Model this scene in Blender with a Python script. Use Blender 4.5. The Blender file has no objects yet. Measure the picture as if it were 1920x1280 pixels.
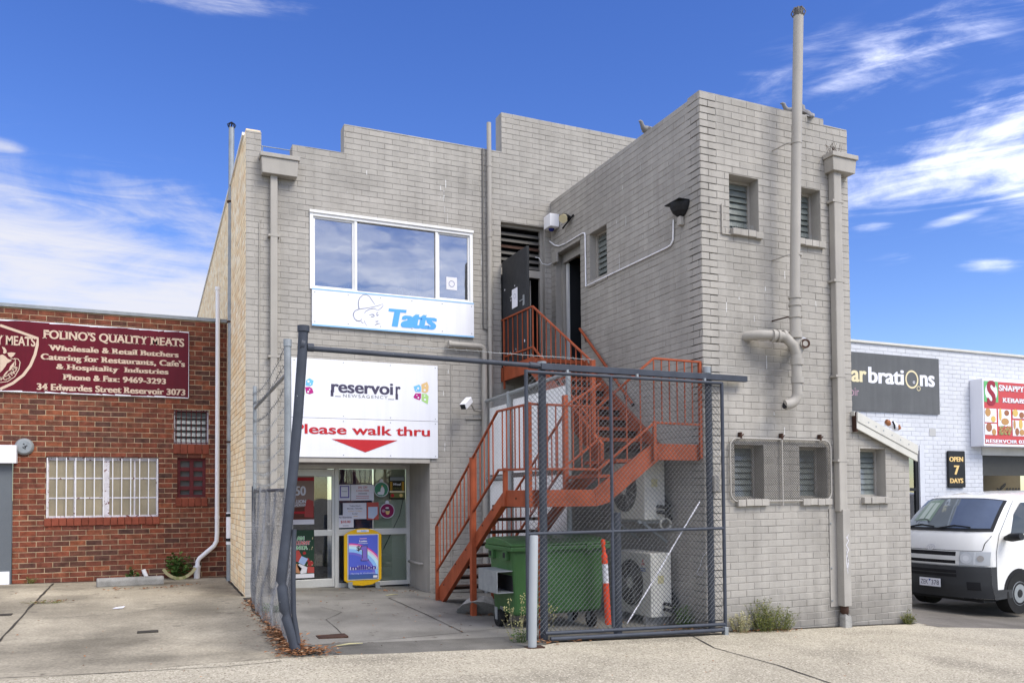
import bpy, math, random
from math import sin, cos, pi, radians, sqrt, atan2, exp
from mathutils import Vector, Matrix
R_ = random.Random(7)
SC = bpy.context.scene
COL = SC.collection

# ------------------------------------------------------------------ camera
FPX, CYP = 1530.98, 884.18              # focal length and principal row, in pixels of a 1920 x 1280 frame
CAM_H = 1.6
ya, pi_, ro = radians(23.7965), radians(-1.6237), radians(-0.44638)
def _rot(a, b, c):
    R0 = Matrix(((cos(a), -sin(a), 0), (0, 0, -1), (sin(a), cos(a), 0)))
    Rp = Matrix(((1, 0, 0), (0, cos(b), -sin(b)), (0, sin(b), cos(b))))
    Rr = Matrix(((cos(c), -sin(c), 0), (sin(c), cos(c), 0), (0, 0, 1)))
    return Rr @ Rp @ R0
RC = _rot(ya, pi_, ro)                   # world -> camera (x right, y down, z forward)
cam_d = bpy.data.cameras.new('camera'); cam = bpy.data.objects.new('camera', cam_d); COL.objects.link(cam)
cm = Matrix.Identity(4)
for i in range(3):
    cm[i][0] = RC[0][i]; cm[i][1] = -RC[1][i]; cm[i][2] = -RC[2][i]
cm[2][3] = CAM_H
cam.matrix_world = cm
cam_d.sensor_fit = 'HORIZONTAL'; cam_d.sensor_width = 36
cam_d.lens = FPX / 1920 * 36
cam_d.shift_y = (CYP - 640) / 1920
cam_d.clip_start = 0.1; cam_d.clip_end = 2000
SC.camera = cam
def ray(px, py):
    return RC.transposed() @ Vector(((px - 960) / FPX, (py - CYP) / FPX, 1.0))
def atY(px, py, Y):                      # the point of the wall plane y = Y seen at a photograph pixel
    d = ray(px, py); p = d * (Y / d.y); return Vector((p.x, p.y, p.z + CAM_H))
def atX(px, py, X):
    d = ray(px, py); p = d * (X / d.x); return Vector((p.x, p.y, p.z + CAM_H))

# ------------------------------------------------------------------ light and sky
SUN_EL, SUN_AZ = radians(48), radians(152)   # azimuth clockwise from +Y
sd = bpy.data.lights.new('sun', 'SUN'); so = bpy.data.objects.new('sun', sd); COL.objects.link(so)
sd.energy = 1.5; sd.angle = radians(30); sd.color = (1.0, 0.94, 0.83)
sv = Vector((sin(SUN_AZ) * cos(SUN_EL), cos(SUN_AZ) * cos(SUN_EL), sin(SUN_EL)))
so.rotation_euler = (-sv).to_track_quat('-Z', 'Y').to_euler(); so.location = (3, -10, 20)
SC.view_settings.view_transform = 'Standard'; SC.view_settings.look = 'None'
SC.view_settings.exposure = 1.17; SC.view_settings.gamma = 1.0
SKY_STRENGTH = 0.11
W = bpy.data.worlds.new('World'); SC.world = W; W.use_nodes = True
def build_world():
    nt = W.node_tree; N = nt.nodes; L = nt.links; N.clear()
    out = N.new('ShaderNodeOutputWorld'); bg = N.new('ShaderNodeBackground'); L.new(bg.outputs[0], out.inputs[0])
    bg.inputs['Strength'].default_value = SKY_STRENGTH
    sky = N.new('ShaderNodeTexSky'); sky.sky_type = 'NISHITA'; sky.sun_disc = False
    sky.sun_elevation = SUN_EL; sky.sun_rotation = SUN_AZ; sky.air_density = 1.0; sky.dust_density = 0.3; sky.ozone_density = 3.0
    hs = N.new('ShaderNodeHueSaturation'); hs.inputs['Saturation'].default_value = 1.27; hs.inputs['Value'].default_value = .80
    hs.inputs['Hue'].default_value = 0.521
    L.new(sky.outputs[0], hs.inputs['Color'])
    tc = N.new('ShaderNodeTexCoord'); sp = N.new('ShaderNodeSeparateXYZ'); L.new(tc.outputs['Generated'], sp.inputs[0])
    def m(op, a, b=None, clamp=False):
        n = N.new('ShaderNodeMath'); n.operation = op; n.use_clamp = clamp
        for i, v in enumerate((a, b)):
            if v is None: continue
            if isinstance(v, (int, float)): n.inputs[i].default_value = v
            else: L.new(v, n.inputs[i])
        return n.outputs[0]
    az = m('ARCTAN2', sp.outputs[0], sp.outputs[1]); el = m('ARCSINE', sp.outputs[2])
    def azel(px, py):
        d = ray(px, py).normalized(); return atan2(d.x, d.y), math.asin(d.z)
    # clouds, each where it hangs in the sky: centre, half-width, half-height, weight, tilt
    blobs = []
    for (cx, cy, rx, ry, w, tilt) in ((60, 490, 460, 170, 1.2, -4), (330, 570, 360, 75, 1.3, 0), (330, 400, 260, 80, .62, -8), (1850, 270, 290, 95, .80, 12), (1640, 345, 170, 60, .66, 4), (1700, 100, 330, 80, .40, 8),
                                  (1460, 150, 160, 60, .36, 20), (1800, 406, 85, 14, .72, 8), (1640, 424, 50, 12, .6, 0), (1850, 497, 65, 15, .68, -6), (400, 4, 190, 26, .55, 5), (0, 272, 60, 18, .7, 0), (1690, 482, 60, 14, .4, 0), (1960, 300, 200, 110, .72, 10)):
        a0, e0 = azel(cx, cy); a1, _ = azel(cx + rx * .5, cy); a2, _ = azel(cx - rx * .5, cy); _, e1 = azel(cx, cy - ry * .5); _, e2 = azel(cx, cy + ry * .5)
        blobs.append((a0, e0, abs(a1 - a2), abs(e1 - e2), w, radians(tilt)))
    # unseen cloud banks: low ones mirror in glass, the rest added as fill light
    blobs += [(pi - .2, .85, 1.6, .36, 1.35, 0), (-pi + .2, .85, 1.7, .36, 1.35, 0), (-1.7, .6, .8, .6, 1.5, 0), (pi - .3, .3, 1.2, .3, .56, 0), (-pi + .3, .3, 1.2, .3, .56, 0), (2.1, .3, .6, .3, .7, 0)]
    acc = None
    for (a0, e0, ra, re, w, t) in blobs:
        da = m('SUBTRACT', az, a0); de = m('SUBTRACT', el, e0)
        u = m('ADD', m('MULTIPLY', da, cos(t)), m('MULTIPLY', de, sin(t)))
        v = m('SUBTRACT', m('MULTIPLY', de, cos(t)), m('MULTIPLY', da, sin(t)))
        u = m('DIVIDE', u, ra); v = m('DIVIDE', v, re)
        q = m('ADD', m('MULTIPLY', u, u), m('MULTIPLY', v, v))
        g = m('MULTIPLY', m('POWER', 2.718, m('MULTIPLY', q, -1.1)), w)
        acc = g if acc is None else m('MAXIMUM', acc, g)
    cb = N.new('ShaderNodeCombineXYZ'); L.new(az, cb.inputs[0]); L.new(m('MULTIPLY', el, 2.6), cb.inputs[1])
    mp = N.new('ShaderNodeMapping'); mp.inputs['Rotation'].default_value[2] = radians(-14); L.new(cb.outputs[0], mp.inputs[0])
    n1 = N.new('ShaderNodeTexNoise'); n1.inputs['Scale'].default_value = 5.2; n1.inputs['Detail'].default_value = 11; n1.inputs['Roughness'].default_value = .64; n1.inputs['Distortion'].default_value = .75
    L.new(mp.outputs[0], n1.inputs['Vector'])
    mp2 = N.new('ShaderNodeMapping'); mp2.inputs['Rotation'].default_value[2] = radians(-24); mp2.inputs['Scale'].default_value = (3, 8.5, 1); L.new(cb.outputs[0], mp2.inputs[0])
    n2 = N.new('ShaderNodeTexNoise'); n2.inputs['Scale'].default_value = 1.3; n2.inputs['Detail'].default_value = 7; n2.inputs['Roughness'].default_value = .62; n2.inputs['Distortion'].default_value = 2.2
    L.new(mp2.outputs[0], n2.inputs['Vector'])
    nz = m('ADD', m('MULTIPLY', n1.outputs[0], .55), m('MULTIPLY', n2.outputs[0], .45))
    dens = m('ADD', m('MULTIPLY', acc, .62), m('MULTIPLY', m('SUBTRACT', nz, .5), 1.75))
    mr = N.new('ShaderNodeMapRange'); mr.interpolation_type = 'SMOOTHSTEP'; mr.inputs['From Min'].default_value = .06; mr.inputs['From Max'].default_value = .84
    L.new(dens, mr.inputs['Value'])
    gate = N.new('ShaderNodeMapRange'); gate.inputs['From Min'].default_value = .05; gate.inputs['From Max'].default_value = .4; L.new(acc, gate.inputs['Value'])
    fac = m('MULTIPLY', m('MULTIPLY', mr.outputs[0], gate.outputs[0]), .93)
    mx = N.new('ShaderNodeMix'); mx.data_type = 'RGBA'; L.new(fac, mx.inputs['Factor'])
    L.new(hs.outputs[0], mx.inputs[6]); cl = N.new('ShaderNodeVectorMath'); cl.operation = 'DOT_PRODUCT'; L.new(tc.outputs['Generated'], cl.inputs[0]); cl.inputs[1].default_value = sv
    gl = N.new('ShaderNodeMapRange'); gl.interpolation_type = 'SMOOTHSTEP'; gl.inputs['From Min'].default_value = -.35; gl.inputs['From Max'].default_value = .6; gl.inputs['To Min'].default_value = 1; gl.inputs['To Max'].default_value = 3.0; L.new(cl.outputs['Value'], gl.inputs['Value'])
    cs = N.new('ShaderNodeVectorMath'); cs.operation = 'SCALE'; cs.inputs[0].default_value = (3.55, 3.55, 3.8); L.new(gl.outputs[0], cs.inputs['Scale']); L.new(cs.outputs[0], mx.inputs[7])   # unseen sun-side cloud boosted to add fill light on the walls
    L.new(mx.outputs[2], bg.inputs['Color'])
build_world()

# ------------------------------------------------------------------ materials
def mat(name, col, rough=.75, metal=0.0, var=.10, vscale=2.5, streak=0.0, fine=.06, fscale=90, bump=0.0, bscale=120, island=0.0, spec=.22, stains=(), patch=0.0, pscale=.5, ground_dirt=0.0, spots=None, spot_t=.72, spot_s=14, cols=None, coat=0.0):
    m = bpy.data.materials.new(name); m.use_nodes = True
    nt = m.node_tree; N = nt.nodes; L = nt.links
    bs = N['Principled BSDF']
    bs.inputs['Roughness'].default_value = rough; bs.inputs['Metallic'].default_value = metal
    bs.inputs['Specular IOR Level'].default_value = spec; bs.inputs['Coat Weight'].default_value = coat
    ge = N.new('ShaderNodeNewGeometry')
    def noise(scale, detail=4, vec=None, ro=.55):
        n = N.new('ShaderNodeTexNoise'); n.inputs['Scale'].default_value = scale; n.inputs['Detail'].default_value = detail; n.inputs['Roughness'].default_value = ro
        L.new(vec or ge.outputs['Position'], n.inputs['Vector']); return n.outputs[0]
    def mul(c, f, lo, hi):
        r = N.new('ShaderNodeMapRange'); r.inputs['From Min'].default_value = .3; r.inputs['From Max'].default_value = .7
        r.inputs['To Min'].default_value = lo; r.inputs['To Max'].default_value = hi; L.new(f, r.inputs['Value'])
        x = N.new('ShaderNodeMix'); x.data_type = 'RGBA'; x.blend_type = 'MULTIPLY'; x.inputs['Factor'].default_value = 1
        L.new(c, x.inputs[6]); L.new(r.outputs[0], x.inputs[7]); return x.outputs[2]
    if cols:
        cr = N.new('ShaderNodeValToRGB'); cr.color_ramp.interpolation = 'LINEAR'
        el = cr.color_ramp.elements
        while len(el) < len(cols): el.new(.5)
        for i, c in enumerate(cols): el[i].position = i / (len(cols) - 1); el[i].color = (*c, 1)
        L.new(ge.outputs['Random Per Island'], cr.inputs[0]); c = cr.outputs[0]
    else:
        rgb = N.new('ShaderNodeRGB'); rgb.outputs[0].default_value = (*col, 1); c = rgb.outputs[0]
    if island:
        r = N.new('ShaderNodeMapRange'); r.inputs['To Min'].default_value = 1 - island; r.inputs['To Max'].default_value = 1 + island; L.new(ge.outputs['Random Per Island'], r.inputs['Value'])
        x = N.new('ShaderNodeMix'); x.data_type = 'RGBA'; x.blend_type = 'MULTIPLY'; x.inputs['Factor'].default_value = 1; L.new(c, x.inputs[6]); L.new(r.outputs[0], x.inputs[7]); c = x.outputs[2]
    if var: c = mul(c, noise(vscale, 6), 1 - var, 1 + var)
    if streak:
        mp = N.new('ShaderNodeMapping'); mp.inputs['Scale'].default_value = (7, 7, .45); L.new(ge.outputs['Position'], mp.inputs[0])
        c = mul(c, noise(1.2, 5, mp.outputs[0], .6), 1 - streak, 1 + streak * .5)
    if patch:
        c = mul(c, noise(pscale, 7, None, .68), 1 - patch, 1 + patch * .6); c = mul(c, noise(pscale * 3.7, 6, None, .7), 1 - patch * .5, 1 + patch * .3)
    for (cx, cy, cz, rx, ry, rz, dk) in stains:         # old stains, each where it sits on the surface
        mp = N.new('ShaderNodeMapping'); mp.inputs['Location'].default_value = (-cx / rx, -cy / ry, -cz / rz); mp.inputs['Scale'].default_value = (1 / rx, 1 / ry, 1 / rz); L.new(ge.outputs['Position'], mp.inputs[0])
        ln = N.new('ShaderNodeVectorMath'); ln.operation = 'LENGTH'; L.new(mp.outputs[0], ln.inputs[0])
        a = N.new('ShaderNodeMath'); a.operation = 'MULTIPLY_ADD'; a.inputs[1].default_value = 1.7; L.new(noise(2.6, 6, None, .68), a.inputs[0]); L.new(ln.outputs['Value'], a.inputs[2])
        r = N.new('ShaderNodeMapRange'); r.interpolation_type = 'SMOOTHSTEP'; r.inputs['From Min'].default_value = 1.0; r.inputs['From Max'].default_value = 1.9; r.inputs['To Min'].default_value = 1 - dk; r.inputs['To Max'].default_value = 1; L.new(a.outputs[0], r.inputs['Value'])
        x = N.new('ShaderNodeMix'); x.data_type = 'RGBA'; x.blend_type = 'MULTIPLY'; x.inputs['Factor'].default_value = 1; L.new(c, x.inputs[6]); L.new(r.outputs[0], x.inputs[7]); c = x.outputs[2]
    if ground_dirt:                                     # splash-back grime on the lowest courses
        sz = N.new('ShaderNodeSeparateXYZ'); L.new(ge.outputs['Position'], sz.inputs[0]); nn = noise(3.2, 5)
        a = N.new('ShaderNodeMath'); a.operation = 'MULTIPLY_ADD'; a.inputs[1].default_value = -.75; L.new(nn, a.inputs[0]); L.new(sz.outputs[2], a.inputs[2])
        r = N.new('ShaderNodeMapRange'); r.inputs['From Min'].default_value = -.42; r.inputs['From Max'].default_value = .05; r.inputs['To Min'].default_value = 1 - ground_dirt; r.inputs['To Max'].default_value = 1; L.new(a.outputs[0], r.inputs['Value'])
        x = N.new('ShaderNodeMix'); x.data_type = 'RGBA'; x.blend_type = 'MULTIPLY'; x.inputs['Factor'].default_value = 1; L.new(c, x.inputs[6]); L.new(r.outputs[0], x.inputs[7]); c = x.outputs[2]
    if fine: c = mul(c, noise(fscale, 3), 1 - fine, 1 + fine)
    if spots:
        f = noise(spot_s, 3, None, .6)
        r = N.new('ShaderNodeMapRange'); r.inputs['From Min'].default_value = spot_t; r.inputs['From Max'].default_value = spot_t + .04; L.new(f, r.inputs['Value'])
        x = N.new('ShaderNodeMix'); x.data_type = 'RGBA'; L.new(r.outputs[0], x.inputs['Factor']); L.new(c, x.inputs[6]); x.inputs[7].default_value = (*spots, 1); c = x.outputs[2]
    L.new(c, bs.inputs['Base Color'])
    if rough > .15:
        r = N.new('ShaderNodeMapRange'); r.inputs['To Min'].default_value = max(.02, rough - .12); r.inputs['To Max'].default_value = min(1, rough + .12); L.new(noise(11, 3), r.inputs['Value']); L.new(r.outputs[0], bs.inputs['Roughness'])
    if bump:
        b = N.new('ShaderNodeBump'); b.inputs['Strength'].default_value = bump; b.inputs['Distance'].default_value = .004; L.new(noise(bscale, 4), b.inputs['Height']); L.new(b.outputs[0], bs.inputs['Normal'])
    return m
def glass(name, tint=(.55, .6, .62), refl=.10, rough=.02):
    m = bpy.data.materials.new(name); m.use_nodes = True; N = m.node_tree.nodes; L = m.node_tree.links; N.remove(N['Principled BSDF'])
    o = N['Material Output']; t = N.new('ShaderNodeBsdfTransparent'); t.inputs[0].default_value = (*tint, 1)
    g = N.new('ShaderNodeBsdfGlossy'); g.inputs['Roughness'].default_value = rough; g.inputs[0].default_value = (.95, .97, 1, 1)
    ge = N.new('ShaderNodeNewGeometry'); n = N.new('ShaderNodeTexNoise'); n.inputs['Scale'].default_value = 2.2; L.new(ge.outputs['Position'], n.inputs['Vector'])
    b = N.new('ShaderNodeBump'); b.inputs['Strength'].default_value = .05; b.inputs['Distance'].default_value = .02; L.new(n.outputs[0], b.inputs['Height']); L.new(b.outputs[0], g.inputs['Normal'])
    f = N.new('ShaderNodeFresnel'); f.inputs['IOR'].default_value = 1.5
    a = N.new('ShaderNodeMath'); a.operation = 'ADD'; a.use_clamp = True; a.inputs[1].default_value = refl; L.new(f.outputs[0], a.inputs[0])
    x = N.new('ShaderNodeMixShader'); L.new(a.outputs[0], x.inputs[0]); L.new(t.outputs[0], x.inputs[1]); L.new(g.outputs[0], x.inputs[2]); L.new(x.outputs[0], o.inputs[0])
    return m
M = {}
GREY = (.362, .341, .307)
WALL_ST = ((7.1, 8.08, 3.35, .95, .5, .55, .26), (7.25, 8.08, 2.75, .35, .5, .75, .24), (6.75, 8.08, 4.45, .45, .5, .45, .14), (7.8, 8.08, 4.5, .4, .5, .4, .14), (6.8, 8.08, 1.15, .55, .5, .45, .12), (7.85, 8.08, 1.1, .5, .5, .45, .12), (1.7, 12.15, 5.9, .5, .5, .6, .16), (4.4, 12.15, 6.6, .7, .5, .35, .16), (2.9, 12.15, 6.35, .6, .5, .3, .12), (4.5, 12.15, 1.0, .5, .5, 1.1, .15), (6.1, 10.2, 3.4, .6, 1.4, .8, .10), (6.1, 8.6, 4.0, .6, .5, 1.2, .08), (8.3, 8.08, .2, .6, .5, .5, .2))
M['paint'] = mat('painted_brick_grey', GREY, .8, var=.09, vscale=1.1, streak=.13, patch=.07, pscale=.7, ground_dirt=.36, stains=WALL_ST, fine=.05, island=.055, bump=.35, bscale=70, spots=(.66, .65, .62), spot_t=.735, spot_s=26)
M['mortar_p'] = mat('painted_mortar_grey', (.30, .283, .256), .9, var=.36, vscale=4)
M['reveal'] = mat('painted_reveal_grey', (.345, .326, .296), .8, var=.1, streak=.1)
M['red'] = mat('red_brick', (.3, .08, .05), .85, var=.42, vscale=10, fine=.18, fscale=60, bump=.5, patch=.12, pscale=.8, cols=((.068, .036, .029), (.20, .056, .030), (.125, .042, .028), (.235, .074, .036), (.082, .039, .030), (.18, .052, .030), (.10, .040, .029)), spots=(.5, .42, .34), spot_t=.75, spot_s=20)
M['red_m'] = mat('sandy_mortar', (.42, .325, .21), .95, var=.25, vscale=8)
M['red_s'] = mat('red_sill_brick', (.20, .052, .03), .8, var=.2, vscale=7, island=.2)
M['yel'] = mat('yellow_brick', (.5, .37, .2), .85, var=.14, vscale=5, fine=.12, bump=.4, cols=((.88, .70, .44), (.92, .77, .52), (.80, .58, .33), (.94, .83, .62), (.86, .66, .40)))
M['yel_m'] = mat('yellow_mortar', (.44, .34, .22), .95, var=.2)
M['wht'] = mat('painted_brick_white', (.56, .575, .61), .75, var=.06, vscale=1.5, streak=.05, fine=.03, island=.025, bump=.3, bscale=60)
M['wht_m'] = mat('painted_mortar_white', (.44, .45, .475), .85, var=.2, vscale=5)
M['pipe'] = mat('painted_pipe_beige', (.36, .338, .302), .55, var=.07, streak=.1, fine=.03)
M['galv'] = mat('galvanised_steel', (.27, .29, .30), .45, metal=.3, var=.14, vscale=8, fine=.06)
M['gate'] = mat('slate_painted_steel', (.048, .055, .071), .5, var=.15, vscale=6, spots=(.42, .44, .46), spot_t=.73, spot_s=22)
M['wire'] = mat('chain_wire', (.17, .18, .19), .5, metal=.3, var=.3, vscale=2)
M['wire_g'] = mat('galvanised_wire', (.42, .43, .43), .5, metal=.3, var=.2)
M['wire_d'] = mat('dull_wire', (.085, .08, .074), .6, metal=.2, var=.3)
M['wire_m'] = mat('weathered_wire', (.21, .215, .225), .5, metal=.3, var=.5, vscale=3)
M['orange'] = mat('red_oxide_paint', (.29, .068, .028), .62, var=.20, vscale=5, streak=.12, fine=.08, spots=(.10, .035, .02), spot_t=.72, spot_s=13)
M['rust'] = mat('rusty_tread', (.055, .030, .022), .85, var=.3, vscale=9)
M['white'] = mat('white_enamel', (.80, .80, .82), .45, var=.03, fine=.01)
M['whitef'] = mat('white_window_frame', (.74, .74, .73), .5, var=.06, vscale=4)
M['signw'] = mat('white_sign_face', (.74, .75, .80), .5, var=.03, vscale=1.2, streak=.06, fine=.01)
M['cream'] = mat('cream_trim', (.56, .55, .50), .6, var=.08, streak=.05)
M['alu'] = mat('aluminium_frame', (.60, .60, .58), .35, metal=.35, var=.05)
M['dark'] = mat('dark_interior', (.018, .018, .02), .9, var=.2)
M['room'] = mat('room_wall', (.22, .22, .22), .9, var=.1)
M['black'] = mat('black_plastic', (.018, .019, .021), .5, var=.1)
M['rubber'] = mat('black_rubber', (.016, .016, .016), .8, var=.1)
M['doorg'] = mat('charcoal_door', (.022, .024, .028), .5, var=.15, spots=(.5, .5, .5), spot_t=.755, spot_s=13)
M['gdoor'] = mat('grey_steel_door', (.115, .128, .142), .5, var=.05)
M['green'] = mat('green_bin_plastic', (.045, .112, .038), .42, var=.12, vscale=3, streak=.14, spots=(.12, .2, .10), spot_t=.71, spot_s=17, fine=.03)
M['louvre'] = mat('louvre_glass', (.155, .175, .168), .16, var=.25, vscale=6, spec=.9)
M['pane'] = glass('window_glass', (.42, .45, .47), .24)
M['shop'] = glass('shop_glass', (.84, .87, .86), .03)
M['obs'] = mat('obscure_glass', (.27, .225, .14), .14, var=.22, vscale=2.2, bump=.9, bscale=150, spec=.8)
M['maroon'] = mat('maroon_sign', (.105, .003, .011), .4, var=.12, vscale=1.6, streak=.14, fine=.02)
M['tan'] = mat('tan_lettering', (.56, .43, .33), .6, var=.05)
M['maroon_l'] = mat('maroon_lattice', (.10, .02, .022), .7, var=.2)
M['conc'] = mat('driveway_concrete', (.345, .308, .235), .92, stains=((-.6, 9.2, 0, .9, .6, 2, .34), (.5, 11.2, 0, .6, 1.1, 2, .30), (-1.6, 12.0, 0, .9, 1.0, 2, .28), (.2, 14.4, 0, 1.2, .5, 2, .40), (-.1, 8.2, 0, 1.3, .25, 2, .26), (.9, 12.8, 0, .35, 1.2, 2, .34), (-2.0, 14.8, 0, 1.3, .4, 2, .3)), var=.25, vscale=.9, patch=.40, pscale=.5, fine=.22, fscale=38, bump=.8, bscale=60, spots=(.15, .13, .10), spot_t=.66, spot_s=3.5)
M['yard'] = mat('yard_concrete', (.235, .225, .20), .85, stains=((2.9, 12.9, 0, 1.3, .4, 2, .35), (2.0, 10.2, 0, .5, 1.0, 2, .28), (3.7, 9.8, 0, .7, .8, 2, .34), (2.9, 8.7, 0, .9, .3, 2, .25)), var=.16, vscale=1.1, patch=.2, pscale=.6, fine=.10, fscale=60, bump=.3, spots=(.10, .09, .075), spot_t=.66, spot_s=4)
M['strip'] = mat('dark_asphalt_strip', (.145, .138, .122), .9, var=.2, vscale=2, patch=.2, pscale=.9, fine=.2, fscale=110, bump=.6)
M['lane'] = mat('lane_asphalt', (.165, .15, .128), .92, var=.22, vscale=1.0, patch=.25, pscale=.5, fine=.25, fscale=80, bump=.6)
M['soil'] = mat('bare_ground', (.2, .18, .15), .95, var=.2)
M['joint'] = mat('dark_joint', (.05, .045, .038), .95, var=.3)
M['kerb'] = mat('weathered_concrete', (.27, .265, .25), .9, var=.3, vscale=6, fine=.15, bump=.5)
M['leaf'] = mat('dry_leaf', (.2, .1, .05), .9, var=.2, cols=((.09, .04, .02), (.24, .105, .045), (.33, .16, .075), (.16, .07, .03), (.42, .27, .16)))
M['weed'] = mat('weed_green', (.1, .13, .03), .8, var=.3, vscale=9, cols=((.06, .09, .02), (.13, .15, .04), (.21, .20, .06), (.09, .12, .03)))
M['weedg'] = mat('leafy_weed_green', (.05, .1, .02), .7, var=.3, vscale=9, cols=((.03, .07, .014), (.06, .12, .025), (.09, .15, .035)))
M['straw'] = mat('dry_stem', (.36, .31, .17), .9, var=.2, cols=((.3, .27, .13), (.42, .38, .22), (.2, .22, .08)))
M['blue'] = mat('sky_blue_letter', (.10, .37, .80), .5, var=.02)
M['bluel'] = mat('pale_blue_trim', (.22, .46, .74), .5, var=.02)
M['slate'] = mat('slate_line', (.15, .17, .27), .6, var=.03)
M['ink'] = mat('dark_ink', (.065, .058, .10), .6, var=.02)
M['redl'] = mat('red_letter', (.46, .022, .028), .5, var=.04)
M['yellow'] = mat('yellow_plastic', (.62, .37, .012), .45, var=.06)
M['gold'] = mat('gold_letter', (.72, .50, .20), .5, var=.05)
M['creaml'] = mat('cream_letter', (.68, .60, .38), .5, var=.04)
M['panel'] = mat('charcoal_sign', (.105, .108, .11), .45, var=.08, streak=.12)
M['van'] = mat('white_van_paint', (.72, .72, .70), .25, var=.015, fine=.0, coat=.5)
M['acw'] = mat('ac_casing', (.62, .61, .56), .5, var=.05, streak=.05)
M['paper'] = mat('white_paper', (.70, .70, .76), .7, var=.02)
M['plaster'] = mat('ochre_plaster', (.42, .30, .15), .8, var=.1)
def flat(name, c, rough=.6):
    if name not in M: M[name] = mat(name, c, rough, var=.03, fine=0)
    return M[name]

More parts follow.
